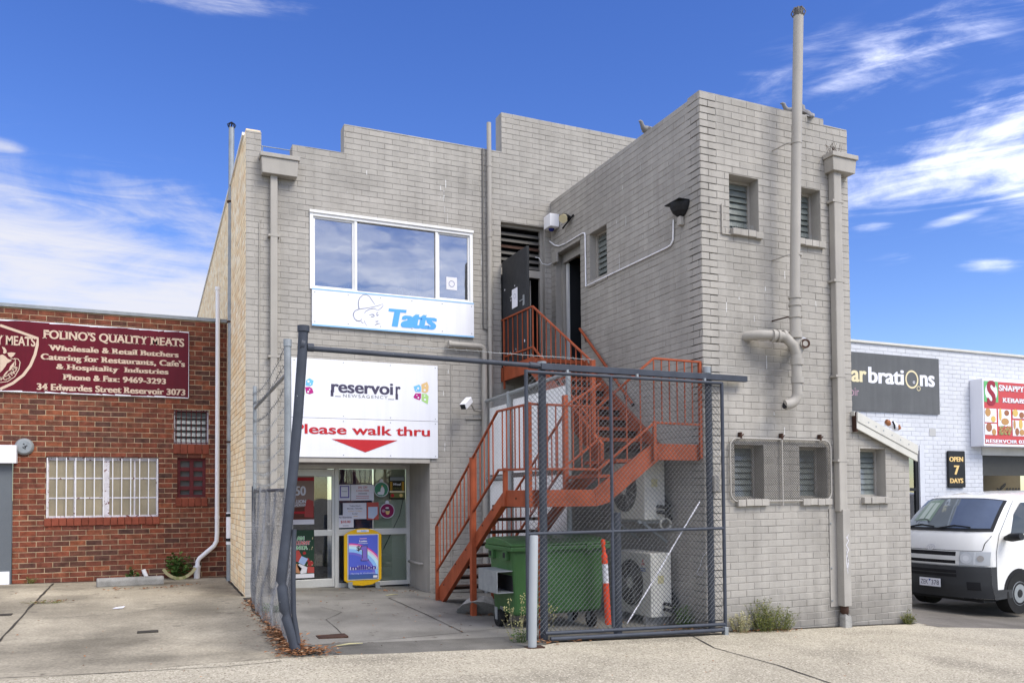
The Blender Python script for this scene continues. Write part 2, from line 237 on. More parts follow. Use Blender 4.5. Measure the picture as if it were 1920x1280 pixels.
# ------------------------------------------------------------------ mesh builder
class MB:
    def __init__(s): s.v = []; s.f = []; s.m = []; s.s = []
    def face(s, pts, mi=0, sm=False):
        b = len(s.v); s.v += [tuple(p) for p in pts]; s.f.append(tuple(range(b, b + len(pts)))); s.m.append(mi); s.s.append(sm)
    def add(s, vs, fs, mi=0, sm=False):
        b = len(s.v); s.v += [tuple(p) for p in vs]
        for f in fs: s.f.append(tuple(b + i for i in f)); s.m.append(mi); s.s.append(sm)
    def box(s, x0, x1, y0, y1, z0, z1, mi=0):
        x0, x1 = sorted((x0, x1)); y0, y1 = sorted((y0, y1)); z0, z1 = sorted((z0, z1))
        s.add([(x0, y0, z0), (x1, y0, z0), (x1, y1, z0), (x0, y1, z0), (x0, y0, z1), (x1, y0, z1), (x1, y1, z1), (x0, y1, z1)],
              [(0, 3, 2, 1), (4, 5, 6, 7), (0, 1, 5, 4), (1, 2, 6, 5), (2, 3, 7, 6), (3, 0, 4, 7)], mi)
        return s
    def beam(s, p0, p1, w, h, mi=0, up=(0, 0, 1)):       # rectangular bar between two points
        p0 = Vector(p0); p1 = Vector(p1); d = (p1 - p0).normalized(); up = Vector(up)
        if abs(d.dot(up)) > .98: up = Vector((0, 1, 0))
        a = d.cross(up).normalized() * (w / 2); b = a.cross(d).normalized() * (h / 2)
        vs = [p + q for p in (p0, p1) for q in (-a - b, a - b, a + b, -a + b)]
        s.add(vs, [(3, 2, 1, 0), (4, 5, 6, 7), (0, 1, 5, 4), (1, 2, 6, 5), (2, 3, 7, 6), (3, 0, 4, 7)], mi); return s
    def tube(s, pts, r, n=12, mi=0, caps=True, sm=True, sy=1.0, ref=None):   # round tube along a path, radius may vary
        pts = [Vector(p) for p in pts]; rs = list(r) if isinstance(r, (list, tuple)) else [r] * len(pts)
        T = []
        for i in range(len(pts)):
            a = pts[max(i - 1, 0)]; b = pts[min(i + 1, len(pts) - 1)]; T.append((b - a).normalized())
        ref = Vector(ref) if ref else (Vector((0, 0, 1)) if abs(T[0].z) < .9 else Vector((0, 1, 0)))
        vs = []; U = T[0].cross(ref).normalized()
        for p, t, rr in zip(pts, T, rs):
            U = (U - t * U.dot(t)).normalized(); Vv = t.cross(U)
            for k in range(n):
                a = 2 * pi * k / n; vs.append(p + U * (cos(a) * rr) + Vv * (sin(a) * rr * sy))
        fs = []
        for i in range(len(pts) - 1):
            for k in range(n):
                k2 = (k + 1) % n; fs.append((i * n + k, i * n + k2, (i + 1) * n + k2, (i + 1) * n + k))
        s.add(vs, fs, mi, sm)
        if caps:
            s.face(list(reversed(vs[:n])), mi); s.face(vs[-n:], mi)
        return s
    def prism(s, poly, ext, mi=0):                        # polygon (3-D points) extruded by a vector
        poly = [Vector(p) for p in poly]; e = Vector(ext); n = len(poly)
        vs = poly + [p + e for p in poly]
        s.add(vs, [tuple(reversed(range(n))), tuple(range(n, 2 * n))] + [(i, (i + 1) % n, n + (i + 1) % n, n + i) for i in range(n)], mi); return s
    def disc(s, c, U, V, r, n=24, mi=0, r2=None):
        c = Vector(c); U = Vector(U); V = Vector(V); r2 = r2 or r
        s.face([c + U * (cos(2 * pi * k / n) * r) + V * (sin(2 * pi * k / n) * r2) for k in range(n)], mi); return s
    def ring(s, c, U, V, ra, rb, n=32, mi=0, k=1.0, a0=0, a1=2 * pi):
        c = Vector(c); U = Vector(U); V = Vector(V)
        for i in range(n):
            q = [a0 + (a1 - a0) * (i + j) / n for j in (0, 1)]
            s.face([c + U * (cos(q[0]) * ra) + V * (sin(q[0]) * ra * k), c + U * (cos(q[1]) * ra) + V * (sin(q[1]) * ra * k),
                    c + U * (cos(q[1]) * rb) + V * (sin(q[1]) * rb * k), c + U * (cos(q[0]) * rb) + V * (sin(q[0]) * rb * k)], mi)
        return s
    def ball(s, c, rx, ry, rz, n=14, mi=0):
        c = Vector(c); m_ = n // 2; vs = []; fs = []
        for i in range(m_ + 1):
            t = pi * i / m_
            for k in range(n):
                a = 2 * pi * k / n; vs.append(c + Vector((rx * sin(t) * cos(a), ry * sin(t) * sin(a), rz * cos(t))))
        for i in range(m_):
            for k in range(n):
                k2 = (k + 1) % n; fs.append((i * n + k, (i + 1) * n + k, (i + 1) * n + k2, i * n + k2))
        s.add(vs, fs, mi, True); return s
    def ribbon(s, pts, w, N, mi=0):                       # flat line of width w lying in the plane with normal N
        pts = [Vector(p) for p in pts]; N = Vector(N); ws = w if isinstance(w, (list, tuple)) else [w] * len(pts)
        L_ = []; R2 = []
        for i, p in enumerate(pts):
            t = (pts[min(i + 1, len(pts) - 1)] - pts[max(i - 1, 0)]).normalized(); q = N.cross(t) * (ws[i] / 2); L_.append(p + q); R2.append(p - q)
        for i in range(len(pts) - 1): s.face([L_[i], R2[i], R2[i + 1], L_[i + 1]], mi)
        return s
    def build(s, name, mats, parent=None, bevel=0, loc=None, label=None, seg=2):
        me = bpy.data.meshes.new(name); o = bpy.data.objects.new(name, me)
        root = parent
        while root is not None and root.parent is not None: root = root.parent
        off = Vector(root.location) if root else Vector(loc or (0, 0, 0))
        me.from_pydata([(v[0] - off.x, v[1] - off.y, v[2] - off.z) for v in s.v], [], s.f)
        for mt in (mats if isinstance(mats, (list, tuple)) else [mats]): me.materials.append(M[mt] if isinstance(mt, str) else mt)
        for p, mi, sm in zip(me.polygons, s.m, s.s): p.material_index = mi; p.use_smooth = sm
        me.update(); COL.objects.link(o)
        if parent: o.parent = parent
        elif loc: o.location = loc
        if bevel:
            b = o.modifiers.new('bevel', 'BEVEL'); b.width = bevel; b.segments = seg; b.limit_method = 'ANGLE'; b.angle_limit = radians(40)
        if label: o['label'] = label
        return o
def tag(o, label, cat, group=None):
    o['label'] = label; o['category'] = cat
    if group: o['group'] = group
    return o
def thing(name, label, cat, loc, group=None):
    o = bpy.data.objects.new(name, None); COL.objects.link(o); o.location = loc; o.empty_display_size = .2
    return tag(o, label, cat, group)
def struct(o): o['kind'] = 'structure'; return o
def dup(root, loc, label=None, rz=0.0):
    r = root.copy(); COL.objects.link(r); r.location = loc; r.rotation_euler = (0, 0, rz)
    if label: r['label'] = label
    for ch in list(root.children):
        c = ch.copy(); COL.objects.link(c); c.parent = r
        for g in ch.children:
            d = g.copy(); COL.objects.link(d); d.parent = c
    return r
def bx(name, m, parent, *a, bevel=0, label=None): return MB().box(*a).build(name, m, parent, bevel=bevel, label=label)

# ------------------------------------------------------------------ writing
_fc = {}
def glyphs(text, bold=0.0, shear=0.0, space=1.0, slab=0.0):
    key = (text, bold, shear, space, slab)
    if key in _fc: return _fc[key]
    cu = bpy.data.curves.new('lettering', 'FONT'); cu.body = text; cu.size = 1; cu.offset = bold; cu.shear = shear; cu.space_character = space; cu.resolution_u = 5; cu.fill_mode = 'FRONT'
    ob = bpy.data.objects.new('lettering', cu); COL.objects.link(ob)
    dg = bpy.context.evaluated_depsgraph_get(); dg.update(); me = ob.evaluated_get(dg).to_mesh()
    vs = [(v.co.x, v.co.y) for v in me.vertices]; fs = [tuple(p.vertices) for p in me.polygons]
    if slab:                                            # serifs: short flat stroke ends grow a slab
        from collections import Counter
        ec = Counter()
        for f in fs:
            for i in range(len(f)): ec[tuple(sorted((f[i], f[(i + 1) % len(f)])))] += 1
        ymax = max(v[1] for v in vs); tops = [v[1] for v in vs]
        for (a, b), c in list(ec.items()):
            if c != 1: continue
            (xa, y_a), (xb, y_b) = vs[a], vs[b]
            if abs(y_a - y_b) < .004 and .05 < abs(xa - xb) < .24 + 2 * bold:
                up = None
                if abs(y_a) < .02 + bold * 1.2: up = 1
                elif y_a > .45: up = -1
                if up is None: continue
                x0, x1 = min(xa, xb) - slab, max(xa, xb) + slab; k = len(vs)
                y2 = y_a + up * min(.06, slab * .62)
                vs += [(x0, y_a), (x1, y_a), (x1, y2), (x0, y2)]; fs.append((k, k + 1, k + 2, k + 3))
    ob.to_mesh_clear(); COL.objects.unlink(ob); bpy.data.objects.remove(ob); bpy.data.curves.remove(cu)
    _fc[key] = (vs, fs); return vs, fs
CAPH = .729
def write(mb, text, P, u0, u1, zb, cap, bold=.02, shear=0.0, space=1.0, slab=0.0, mi=0, capref=None):
    """lay text on a surface: P(u, z) -> point; fits the ink between u0 and u1, baseline zb, capital height cap"""
    off = min(bold, .014); sh = max(0, bold - off) * 1.1
    vs, fs = glyphs(text, off, shear, space, slab)
    x0 = min(v[0] for v in vs) - sh; x1 = max(v[0] for v in vs) + sh
    k = (u1 - u0) / (x1 - x0); c = cap / (CAPH + off)
    n_ = (P(1, 0) - P(0, 0)).cross(P(0, 1) - P(0, 0)).normalized()
    for j, dx in enumerate((0,) if not sh else (-sh, sh) if sh < .02 else (-sh, 0, sh)):
        mb.add([P(u0 + (v[0] + dx - x0) * k, zb + (v[1] + off * .5) * c) + n_ * (.0004 * j) for v in vs], fs, mi)
def planeY(Y): return lambda u, z: Vector((u, Y, z))
def wtext(mb, text, p_lb, p_rb, p_lt, Y, **kw):           # same, from photograph pixels on the plane y = Y
    a = atY(*p_lb, Y); b = atY(*p_rb, Y); t = atY(*p_lt, Y)
    write(mb, text, planeY(Y), a.x, b.x, (a.z + b.z) / 2, t.z - a.z, **kw)

def wline(parent, m, t, lb, rb, lt, Y, **kw):
    mb = MB(); wtext(mb, t, lb, rb, lt, Y, **kw); return mb.build('lettering', m, parent)

# ------------------------------------------------------------------ ground level
YA, XB, YC, YR, YD, YW, XR, XL = 12.15, 6.105, 8.08, 15.3, 13.25, 11.6, 8.51, 1.22
def gz(X, Y):
    return .19 + (-.037 if X > 1.22 else -.012) * (X - 1.22) + (.019 * (Y - 12.15) if Y < 12.15 else 0) - .05 * max(0, min(X - 9.6, 2.6))
def onG(px, py):
    z = 0
    for _ in range(30):
        d = ray(px, py); t = (z - CAM_H) / d.z; p = d * t; z = gz(p.x, p.y)
    return Vector((p.x, p.y, z))
def drape(name, xs, ylo, yhi, ny, dz, m, jit=0):
    mb = MB(); n = len(xs); rows = []
    for x in xs:
        a = ylo(x) if callable(ylo) else ylo; b = yhi(x) if callable(yhi) else yhi
        ys = sorted([a + (b - a) * i / ny for i in range(ny + 1)])
        if a < 12.15 < b: ys[min(range(1, ny), key=lambda i: abs(ys[i] - 12.15))] = 12.15
        rows.append([(x, y, gz(x, y) + dz) for y in ys])
    vs = [p for r in rows for p in r]; k = ny + 1
    mb.add(vs, [(i * k + j, (i + 1) * k + j, (i + 1) * k + j + 1, i * k + j + 1) for i in range(n - 1) for j in range(ny)], 0)
    return struct(mb.build(name, m))
def lin(a, b, n, extra=()): return sorted(set([a + (b - a) * i / n for i in range(n + 1)] + list(extra)))
# one base sheet to the horizon
def base_ground():
    xs = [-600, -60, -12, -4, 1.22, 4, 8, 12, 20, 60, 600]; ys = [-600, -60, -8, 0, 4, 8, 12.15, 16, 30, 80, 600]
    mb = MB(); vs = [(x, y, gz(max(-12, min(20, x)), max(-8, y)) - .012) for x in xs for y in ys]; k = len(ys)
    mb.add(vs, [(i * k + j, (i + 1) * k + j, (i + 1) * k + j + 1, i * k + j + 1) for i in range(len(xs) - 1) for j in range(k - 1)])
    return struct(mb.build('ground', 'soil'))
base_ground()
def front_edge(x): return 7.76 + .05 * sin(x * 1.3) + .02 * sin(x * 5.1) - .05 * max(0, min(1, (x - 3.5) / .6)) * 0 + (.16 if x > 3.75 else 0)
def pebble(name, base, dark, light):
    m = mat(name, base, .9, stains=((3.0, 6.4, 0, 1.2, .5, 2, .26), (6.8, 6.6, 0, .8, .5, 2, .26), (.2, 6.9, 0, .9, .3, 2, .26), (8.3, 7.6, 0, .8, .25, 2, .2), (5.0, 7.75, 0, 1.3, .18, 2, .28), (7.6, 5.6, 0, .5, .9, 2, .26), (1.8, 7.5, 0, .7, .2, 2, .2)), var=.10, vscale=.8, patch=.17, pscale=.4, fine=.16, fscale=55, bump=.9, bscale=90, spots=dark, spot_t=.66, spot_s=34)
    nt = m.node_tree; N = nt.nodes; L = nt.links; bs = N['Principled BSDF']; src = bs.inputs['Base Color'].links[0].from_socket
    ge = N.new('ShaderNodeNewGeometry'); v = N.new('ShaderNodeTexVoronoi'); v.inputs['Scale'].default_value = 75; L.new(ge.outputs['Position'], v.inputs['Vector'])
    sp = N.new('ShaderNodeSeparateColor'); L.new(v.outputs['Color'], sp.inputs[0])
    r = N.new('ShaderNodeMapRange'); r.inputs['From Min'].default_value = .80; r.inputs['From Max'].default_value = .84; r.inputs['To Max'].default_value = .75; L.new(sp.outputs[0], r.inputs['Value'])
    x = N.new('ShaderNodeMix'); x.data_type = 'RGBA'; L.new(r.outputs[0], x.inputs['Factor']); L.new(src, x.inputs[6]); x.inputs[7].default_value = (*light, 1)
    r2 = N.new('ShaderNodeMapRange'); r2.inputs['From Min'].default_value = .88; r2.inputs['From Max'].default_value = .9; r2.inputs['To Max'].default_value = .8; L.new(sp.outputs[1], r2.inputs['Value'])
    y = N.new('ShaderNodeMix'); y.data_type = 'RGBA'; L.new(r2.outputs[0], y.inputs['Factor']); L.new(x.outputs[2], y.inputs[6]); y.inputs[7].default_value = (*dark, 1)
    L.new(y.outputs[2], bs.inputs['Base Color']); return m
M['peb'] = pebble('exposed_aggregate', (.405, .366, .28), (.175, .145, .108), (.60, .54, .43))
drape('pavement', lin(-14, 24, 76, (1.22,)), 1.0, lambda x: front_edge(x) if x < 9.6 else 7.72, 16, .004, 'peb')
drape('driveway', lin(-14, 1.22, 60), front_edge, YR, 30, .004, 'conc')
drape('yard_slab', lin(1.22, 6.1, 24), 8.36, 13.3, 16, .004, 'yard')
drape('yard_strip', lin(1.22, 6.1, 24), front_edge, 8.36, 3, .004, 'strip')
drape('wall_strip', lin(6.1, 9.6, 14), front_edge, 8.2, 2, .004, 'peb')
drape('lane', lin(9.6, 24, 30), 7.72, 11.7, 12, .004, 'lane')
def groove(name, pts, w, dz=.009):
    mb = MB(); P = []
    for i in range(len(pts) - 1):
        a = Vector(pts[i]); b = Vector(pts[i + 1]); n = max(2, int((b - a).length / .25))
        for k in range(n): P.append(a.lerp(b, k / n))
    P.append(Vector(pts[-1])); Q = []
    for p in P: Q.append(Vector((p.x + R_.uniform(-.006, .006), p.y + R_.uniform(-.006, .006), gz(p.x, p.y) + dz)))
    mb.ribbon(Q, [w * R_.uniform(.5, 1.3) for _ in Q], (0, 0, 1)); return struct(mb.build(name, 'joint'))
groove('pavement_joint', [onG(1285, 1186), onG(1340, 1215), onG(1460, 1248), onG(1570, 1286)], .022)
groove('driveway_joint', [onG(100, 1094), onG(62, 1133), onG(0, 1201), onG(-60, 1262)], .03)
groove('driveway_edge', [onG(-60, 1275), onG(190, 1263), onG(420, 1250), onG(530, 1240)], .014)
groove('driveway_joint', [onG(120, 1158), onG(250, 1149), onG(350, 1132)], .010)
groove('yard_joint', [onG(555, 1127), onG(730, 1121), onG(800, 1119)], .012)
groove('yard_joint', [onG(728, 1121), onG(790, 1148), onG(868, 1186)], .014)
groove('yard_crack', [onG(600, 1138), onG(640, 1148), onG(612, 1162), onG(632, 1180), onG(646, 1196)], .008)
groove('wall_base_dirt_shade', [(6.35, 8.045, 0), (9.55, 8.045, 0)], .07); groove('wall_base_dirt_shade', [(-4, YR - .02, 0), (1.2, YR - .02, 0)], .06); groove('wall_base_dirt_shade', [(1.19, 12.2, 0), (1.19, 15.2, 0)], .05); groove('wall_base_dirt_shade', [(4.0, YA - .02, 0), (6.0, YA - .02, 0)], .06); groove('gate_base_dirt_shade', [(4.0, 7.93, 0), (6.3, 7.93, 0)], .10); groove('fence_base_dirt_shade', [(1.24, 8.0, 0), (1.23, 12.0, 0)], .12)  # dark soil strips that also paint contact shade along these bases
groove('yard_edge', [onG(560, 1212), onG(700, 1201), onG(870, 1186), onG(960, 1176)], .010)

# ------------------------------------------------------------------ brickwork
def brick_wall(frame, u0, u1, z0, z1, holes, thick, name, parent, mats, course=.086, length=.24, phase=0.0, relief=.0045, label=None, zstart=None, above=None):
    """frame = (origin, U, N): wall face through origin, running along U, facing N.  holes: (u0,u1,z0,z1)"""
    O, U, Nn = (Vector(q) for q in frame); Z = Vector((0, 0, 1)); mb = MB()
    P = lambda u, z, d: O + U * u + Z * z + Nn * d
    flip = U.cross(Z).dot(Nn) < 0
    def F(pts, mi): mb.face(pts if not flip else list(reversed(pts)), mi)
    us = sorted(set([u0, u1] + [min(max(h[i], u0), u1) for h in holes for i in (0, 1)])); zs = sorted(set([z0, z1] + [min(max(h[i], z0), z1) for h in holes for i in (2, 3)]))
    inh = lambda u, z: any(h[0] < u < h[1] and h[2] < z < h[3] for h in holes)
    nu, nz_ = len(us) - 1, len(zs) - 1
    pres = [[not inh((us[i] + us[i + 1]) / 2, (zs[j] + zs[j + 1]) / 2) for j in range(nz_)] for i in range(nu)]
    vid = {}
    def V(i, j, d):
        k = (i, j, d)
        if k not in vid: vid[k] = len(mb.v); mb.v.append(tuple(P(us[i], zs[j], d)))
        return vid[k]
    def Q(ids, mi): mb.f.append(tuple(ids if not flip else reversed(ids))); mb.m.append(mi); mb.s.append(False)
    for i in range(nu):
        for j in range(nz_):
            if not pres[i][j]: continue
            Q([V(i, j, 0), V(i + 1, j, 0), V(i + 1, j + 1, 0), V(i, j + 1, 0)], 1)
            Q([V(i, j, -thick), V(i, j + 1, -thick), V(i + 1, j + 1, -thick), V(i + 1, j, -thick)], 2)
            if i == 0 or not pres[i - 1][j]: Q([V(i, j, 0), V(i, j + 1, 0), V(i, j + 1, -thick), V(i, j, -thick)], 2)
            if i == nu - 1 or not pres[i + 1][j]: Q([V(i + 1, j, 0), V(i + 1, j, -thick), V(i + 1, j + 1, -thick), V(i + 1, j + 1, 0)], 2)
            if j == 0 or not pres[i][j - 1]: Q([V(i, j, 0), V(i, j, -thick), V(i + 1, j, -thick), V(i + 1, j, 0)], 2)
            if j == nz_ - 1 or not pres[i][j + 1]: Q([V(i, j + 1, 0), V(i + 1, j + 1, 0), V(i + 1, j + 1, -thick), V(i, j + 1, -thick)], 2)
    rr = random.Random(hash((name, round(u0, 2), round(u1, 2))) if False else int(abs(u0 * 131 + u1 * 37 + z1 * 17) * 10))
    z = (zstart if zstart is not None else z0); j = 0; mo = .0085
    while z < z1:
        a, b = z + mo / 2, min(z + course - mo / 2, z1)
        u = u0 - length + phase + (length / 2 if j % 2 else 0)
        while u < u1:
            pk = .3 if mats[0] in ('paint', 'wht') else .45; ua, ub = u + mo * pk + rr.uniform(-.002, .002), u + length - mo * pk + rr.uniform(-.002, .002)
            da, db = rr.uniform(-.002, .002), rr.uniform(-.002, .002)
            rects = [(max(ua, u0), min(ub, u1), max(a + da, z0), min(b + db, z1))]
            for h in holes:
                nr = []
                for (p, q, r, s) in rects:
                    if h[0] >= q or h[1] <= p or h[2] >= s or h[3] <= r: nr.append((p, q, r, s)); continue
                    if h[0] > p: nr.append((p, h[0], r, s))
                    if h[1] < q: nr.append((h[1], q, r, s))
                    m0, m1 = max(p, h[0]), min(q, h[1])
                    if h[2] > r: nr.append((m0, m1, r, h[2]))
                    if h[3] < s: nr.append((m0, m1, h[3], s))
                rects = nr
            for (p, q, r, s) in rects:
                if q - p < .012 or s - r < .012: continue
                if above and above((p + q) / 2) < s: continue
                d = relief + rr.uniform(-.0012, .0018); c = .004
                o = [P(p, r, 0), P(q, r, 0), P(q, s, 0), P(p, s, 0)]; mm = [P(p, r, d - c * .8), P(q, r, d - c * .8), P(q, s, d - c * .8), P(p, s, d - c * .8)]
                t = [P(p + c, r + c, d), P(q - c, r + c, d), P(q - c, s - c, d), P(p + c, s - c, d)]
                fs = [(8, 9, 10, 11)] + [(k, (k + 1) % 4, 4 + (k + 1) % 4, 4 + k) for k in range(4)] + [(4 + k, 4 + (k + 1) % 4, 8 + (k + 1) % 4, 8 + k) for k in range(4)]
                if flip: fs = [tuple(reversed(f)) for f in fs]
                mb.add(o + mm + t, fs, 0)
            u += length
        z += course; j += 1
    return mb.build(name, mats, parent, label=label)
GP = ('paint', 'mortar_p', 'reveal')

# ================================================================== the grey shop building
SH = thing('shop_building', 'two-storey grey painted brick shop building with stepped parapet and yellow brick side wall', 'building', (3.6, YA, gz(3.6, YA)))
ZB = -.4
A_holes = [(1.428, 1.866, 6.42, 9), (1.866, 2.63, 6.775, 9), (2.63, 5.215, 7.215, 9),            # parapet steps
           (1.215, 1.428, 6.88, 9), (6.11, 9, -1, 6.2),
           (1.84, 3.955, ZB - 1, 2.115), (5.19, 5.985, 3.64, 6.06), (2.135, 4.67, 4.66, 5.80)]
brick_wall(((0, YA, 0), (1, 0, 0), (0, -1, 0)), 1.215, 8.45, ZB, 7.87, A_holes, .24, 'front_wall', SH, GP, zstart=-.208)
brick_wall(((XB, 0, 0), (0, 1, 0), (-1, 0, 0)), YC, YA - .01, ZB, 6.50, [(11.13, 11.98, 3.64, 5.56), (10.32, 10.84, 4.84, 5.57)], .24, 'wing_side_wall', SH, GP, zstart=-.45, phase=.06)
C_holes = [(6.535, 6.993, 4.88, 5.562), (7.575, 8.018, 4.88, 5.565), (6.555, 7.007, 1.53, 2.20), (7.587, 8.045, 1.53, 2.19), (8.64, 9.10, 1.54, 2.183), (8.10, 8.6, 6.455, 9), (8.51, 12, 2.66, 9)]
def ext_top(x): return 99 if x < 8.5 else 2.64 - (x - 8.505) * .375
brick_wall(((0, YC, 0), (1, 0, 0), (0, -1, 0)), XB, 8.51, ZB - .1, 6.53, C_holes, .24, 'wing_front_wall', SH, GP, zstart=-.45)
EH = [(8.5 + .05 * i, 8.55 + .05 * i, ext_top(8.5 + .05 * i + .05) - .01, 9) for i in range(1, 22)]
brick_wall(((0, YC + .004, 0), (1, 0, 0), (0, -1, 0)), 8.512, 9.545, ZB - .1, 2.62, C_holes[4:5] + EH, .2, 'lean_to_wall', SH, GP, zstart=-.45, phase=.1, above=ext_top)
# remaining shell of the building
mb = MB(); mb.box(8.27, 8.51, YC + .25, 12.2, ZB, 6.46); mb.box(9.345, 9.545, YC + .21, 12.2, ZB - .1, 2.2); mb.build('wing_far_wall', 'reveal', SH)
mb = MB(); mb.box(1.4, 8.3, YA + .22, 25.4, 6.3, 6.4); mb.box(XB + .24, 8.27, YC + .24, YA, 6.1, 6.2); mb.build('flat_roof', 'kerb', SH)
brick_wall(((XL - .004, 0, 0), (0, 1, 0), (-1, 0, 0)), YA + .002, YR, ZB, 6.90, [], .2, 'yellow_side_wall', SH, ('yel', 'yel_m', 'yel'), zstart=-.208)
brick_wall(((XL - .004, 0, 0), (0, 1, 0), (-1, 0, 0)), YR, 25.6, 4.6, 6.90, [], .2, 'yellow_side_wall', SH, ('yel', 'yel_m', 'yel'), zstart=4.608)
MB().box(XL - .035, XL + .2, YA + .25, 25.6, 6.902, 6.945).build('wall_capping', 'whitef', SH)
# lean-to roof with its barge board
mb = MB(); mb.prism([(8.48, YC - .06, 2.615), (9.62, YC - .06, 2.19), (9.62, YC - .06, 2.24), (8.48, YC - .06, 2.672)], (0, 4.0, 0)); mb.build('lean_to_roof', 'cream', SH)
bg_ = MB(); bg_.prism([(8.50, YC - .085, 2.44), (9.61, YC - .085, 2.015), (9.61, YC - .085, 2.23), (8.50, YC - .085, 2.655)], (0, .024, 0))
bg_ = bg_.build('barge_board', 'cream', SH, bevel=.004)
mb = MB(); mb.prism([(8.505, YC - .096, 2.535), (9.61, YC - .096, 2.113), (9.61, YC - .096, 2.24), (8.505, YC - .096, 2.662)], (0, .01, 0)); mb.build('flashing', 'cream', bg_, bevel=.003)
mb = MB()
for t in (.18, .3, .42, .56, .7, .84): mb = MB(); mb.disc((8.5 + 1.11 * t, YC - .0975, 2.6 - .42 * t), (1, 0, 0), (0, 0, 1), .012, 8); mb.build('screw_head', 'galv', bg_)
MB().box(8.496, 8.52, YC - .08, YC - .01, 2.40, 2.66).build('barge_end', 'rust', bg_)

def louvre_window(u0, u1, z0, z1, axis, plane, depth, n, parent, mesh=True, fan=False):
    """louvred window set back in an opening; axis 'Y' = wall facing -Y at y=plane, 'X' = wall facing -X at x=plane"""
    P = (lambda u, z, d: Vector((u, plane + d, z))) if axis == 'Y' else (lambda u, z, d: Vector((plane + d, u, z)))
    def B(mb, a0, a1, b0, b1, d0, d1):
        p = P(a0, b0, d0); q = P(a1, b1, d1); mb.box(p.x, q.x, p.y, q.y, p.z, q.z)
    f = MB(); w = .032
    B(f, u0, u0 + w, z0, z1, depth, depth + .05); B(f, u1 - w, u1, z0, z1, depth, depth + .05); B(f, u0 + w, u1 - w, z0, z0 + w, depth, depth + .05); B(f, u0 + w, u1 - w, z1 - w, z1, depth, depth + .05)
    fr = f.build('window', 'pipe', parent)
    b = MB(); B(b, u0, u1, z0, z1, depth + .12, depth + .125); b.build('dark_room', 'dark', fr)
    h = (z1 - z0 - 2 * w) / n
    for i in range(n):
        zz = z0 + w + h * (i + .5); t = radians(R_.uniform(12, 24)); hh = h * .56
        s = MB(); pts = [P(u0 + w, zz - hh * cos(t), depth + .03 - hh * sin(t)), P(u1 - w, zz - hh * cos(t), depth + .03 - hh * sin(t)), P(u1 - w, zz + hh * cos(t), depth + .03 + hh * sin(t)), P(u0 + w, zz + hh * cos(t), depth + .03 + hh * sin(t))]
        nrm = (pts[1] - pts[0]).cross(pts[3] - pts[0]).normalized() * .005
        s.prism(pts, nrm); s.build('louvre_blade', 'louvre', fr)
    return fr
def brick_sill(u0, u1, z, axis, plane, parent, m='paint', n=None, out=.065, h=.085, inn=.12):
    n = n or max(2, round((u1 - u0) / .112)); s = MB(); w = (u1 - u0) / n
    for i in range(n):
        a, b = u0 + i * w + .003, u0 + (i + 1) * w - .003; dz = R_.uniform(-.004, .004); o = out + R_.uniform(-.008, .006)
        if axis == 'Y': s.prism([(a, plane - o, z - h + dz), (a, plane + inn, z - h), (a, plane + inn, z + .012), (a, plane - o, z - .004 + dz)], (b - a, 0, 0))
        else: s.prism([(plane - o, a, z - h + dz), (plane + inn, a, z - h), (plane + inn, a, z + .012), (plane - o, a, z - .004 + dz)], (0, b - a, 0))
    return s.build('sill', m, parent, bevel=.006)
for (a, b, c, d, dep) in ((6.535, 6.993, 4.88, 5.562, .165), (7.575, 8.018, 4.88, 5.565, .165), (6.555, 7.007, 1.53, 2.20, .17), (7.587, 8.045, 1.53, 2.19, .17), (8.64, 9.10, 1.54, 2.183, .155)):
    w = louvre_window(a, b, c, d, 'Y', YC, dep, 8, SH); brick_sill(a + .0, b + .035, c - .004, 'Y', YC, w)
    if c > 4:                                           # bird spikes along the upper sills
        s = MB()
        for i in range(22): x = a + (b - a) * (i + .5) / 22; s.tube([(x, YC + .05, c), (x + R_.uniform(-.02, .02), YC + R_.uniform(.02, .07), c + .10)], .0016, 4, caps=False)
        s.build('bird_spikes', 'galv', w)
w = louvre_window(10.32, 10.84, 4.84, 5.57, 'X', XB, .12, 8, SH); brick_sill(10.30, 10.87, 4.842, 'X', XB, w, out=.02)
# mesh guard over the two lower windows
def rounded(u0, u1, z0, z1, r, n=6):
    P = []
    for (cx, cz, a) in ((u1 - r, z1 - r, 0), (u0 + r, z1 - r, 90), (u0 + r, z0 + r, 180), (u1 - r, z0 + r, 270)):
        for k in range(n + 1): t = radians(a + 90 * k / n); P.append((cx + r * cos(t), cz + r * sin(t)))
    return P
GU = thing('window_guard', 'rounded wire mesh guard frame over the two lower louvre windows of the grey wing', 'window guard', (7.26, YC - .05, 1.5))
g0, g1, h0, h1 = 6.455, 8.075, 1.50, 2.275
P = rounded(g0, g1, h0, h1, .11); P.append(P[0])
MB().tube([(u, YC - .045, z) for u, z in P], .011, 8).build('frame', 'reveal', GU)
MB().tube([(7.265, YC - .047, h0 - .06), (7.265, YC - .047, h1 + .05)], .010, 8).build('frame_bar', 'reveal', GU)
for u in (6.62, 7.265, 7.9):
    mb = MB(); mb.box(u - .012, u + .012, YC - .06, YC - .007, h1 + .0, h1 + .075); mb.tube([(u, YC - .06, h1 + .03), (u + .035, YC - .06, h1 + .05)], .008, 6); mb.build('bracket', 'rust', GU)
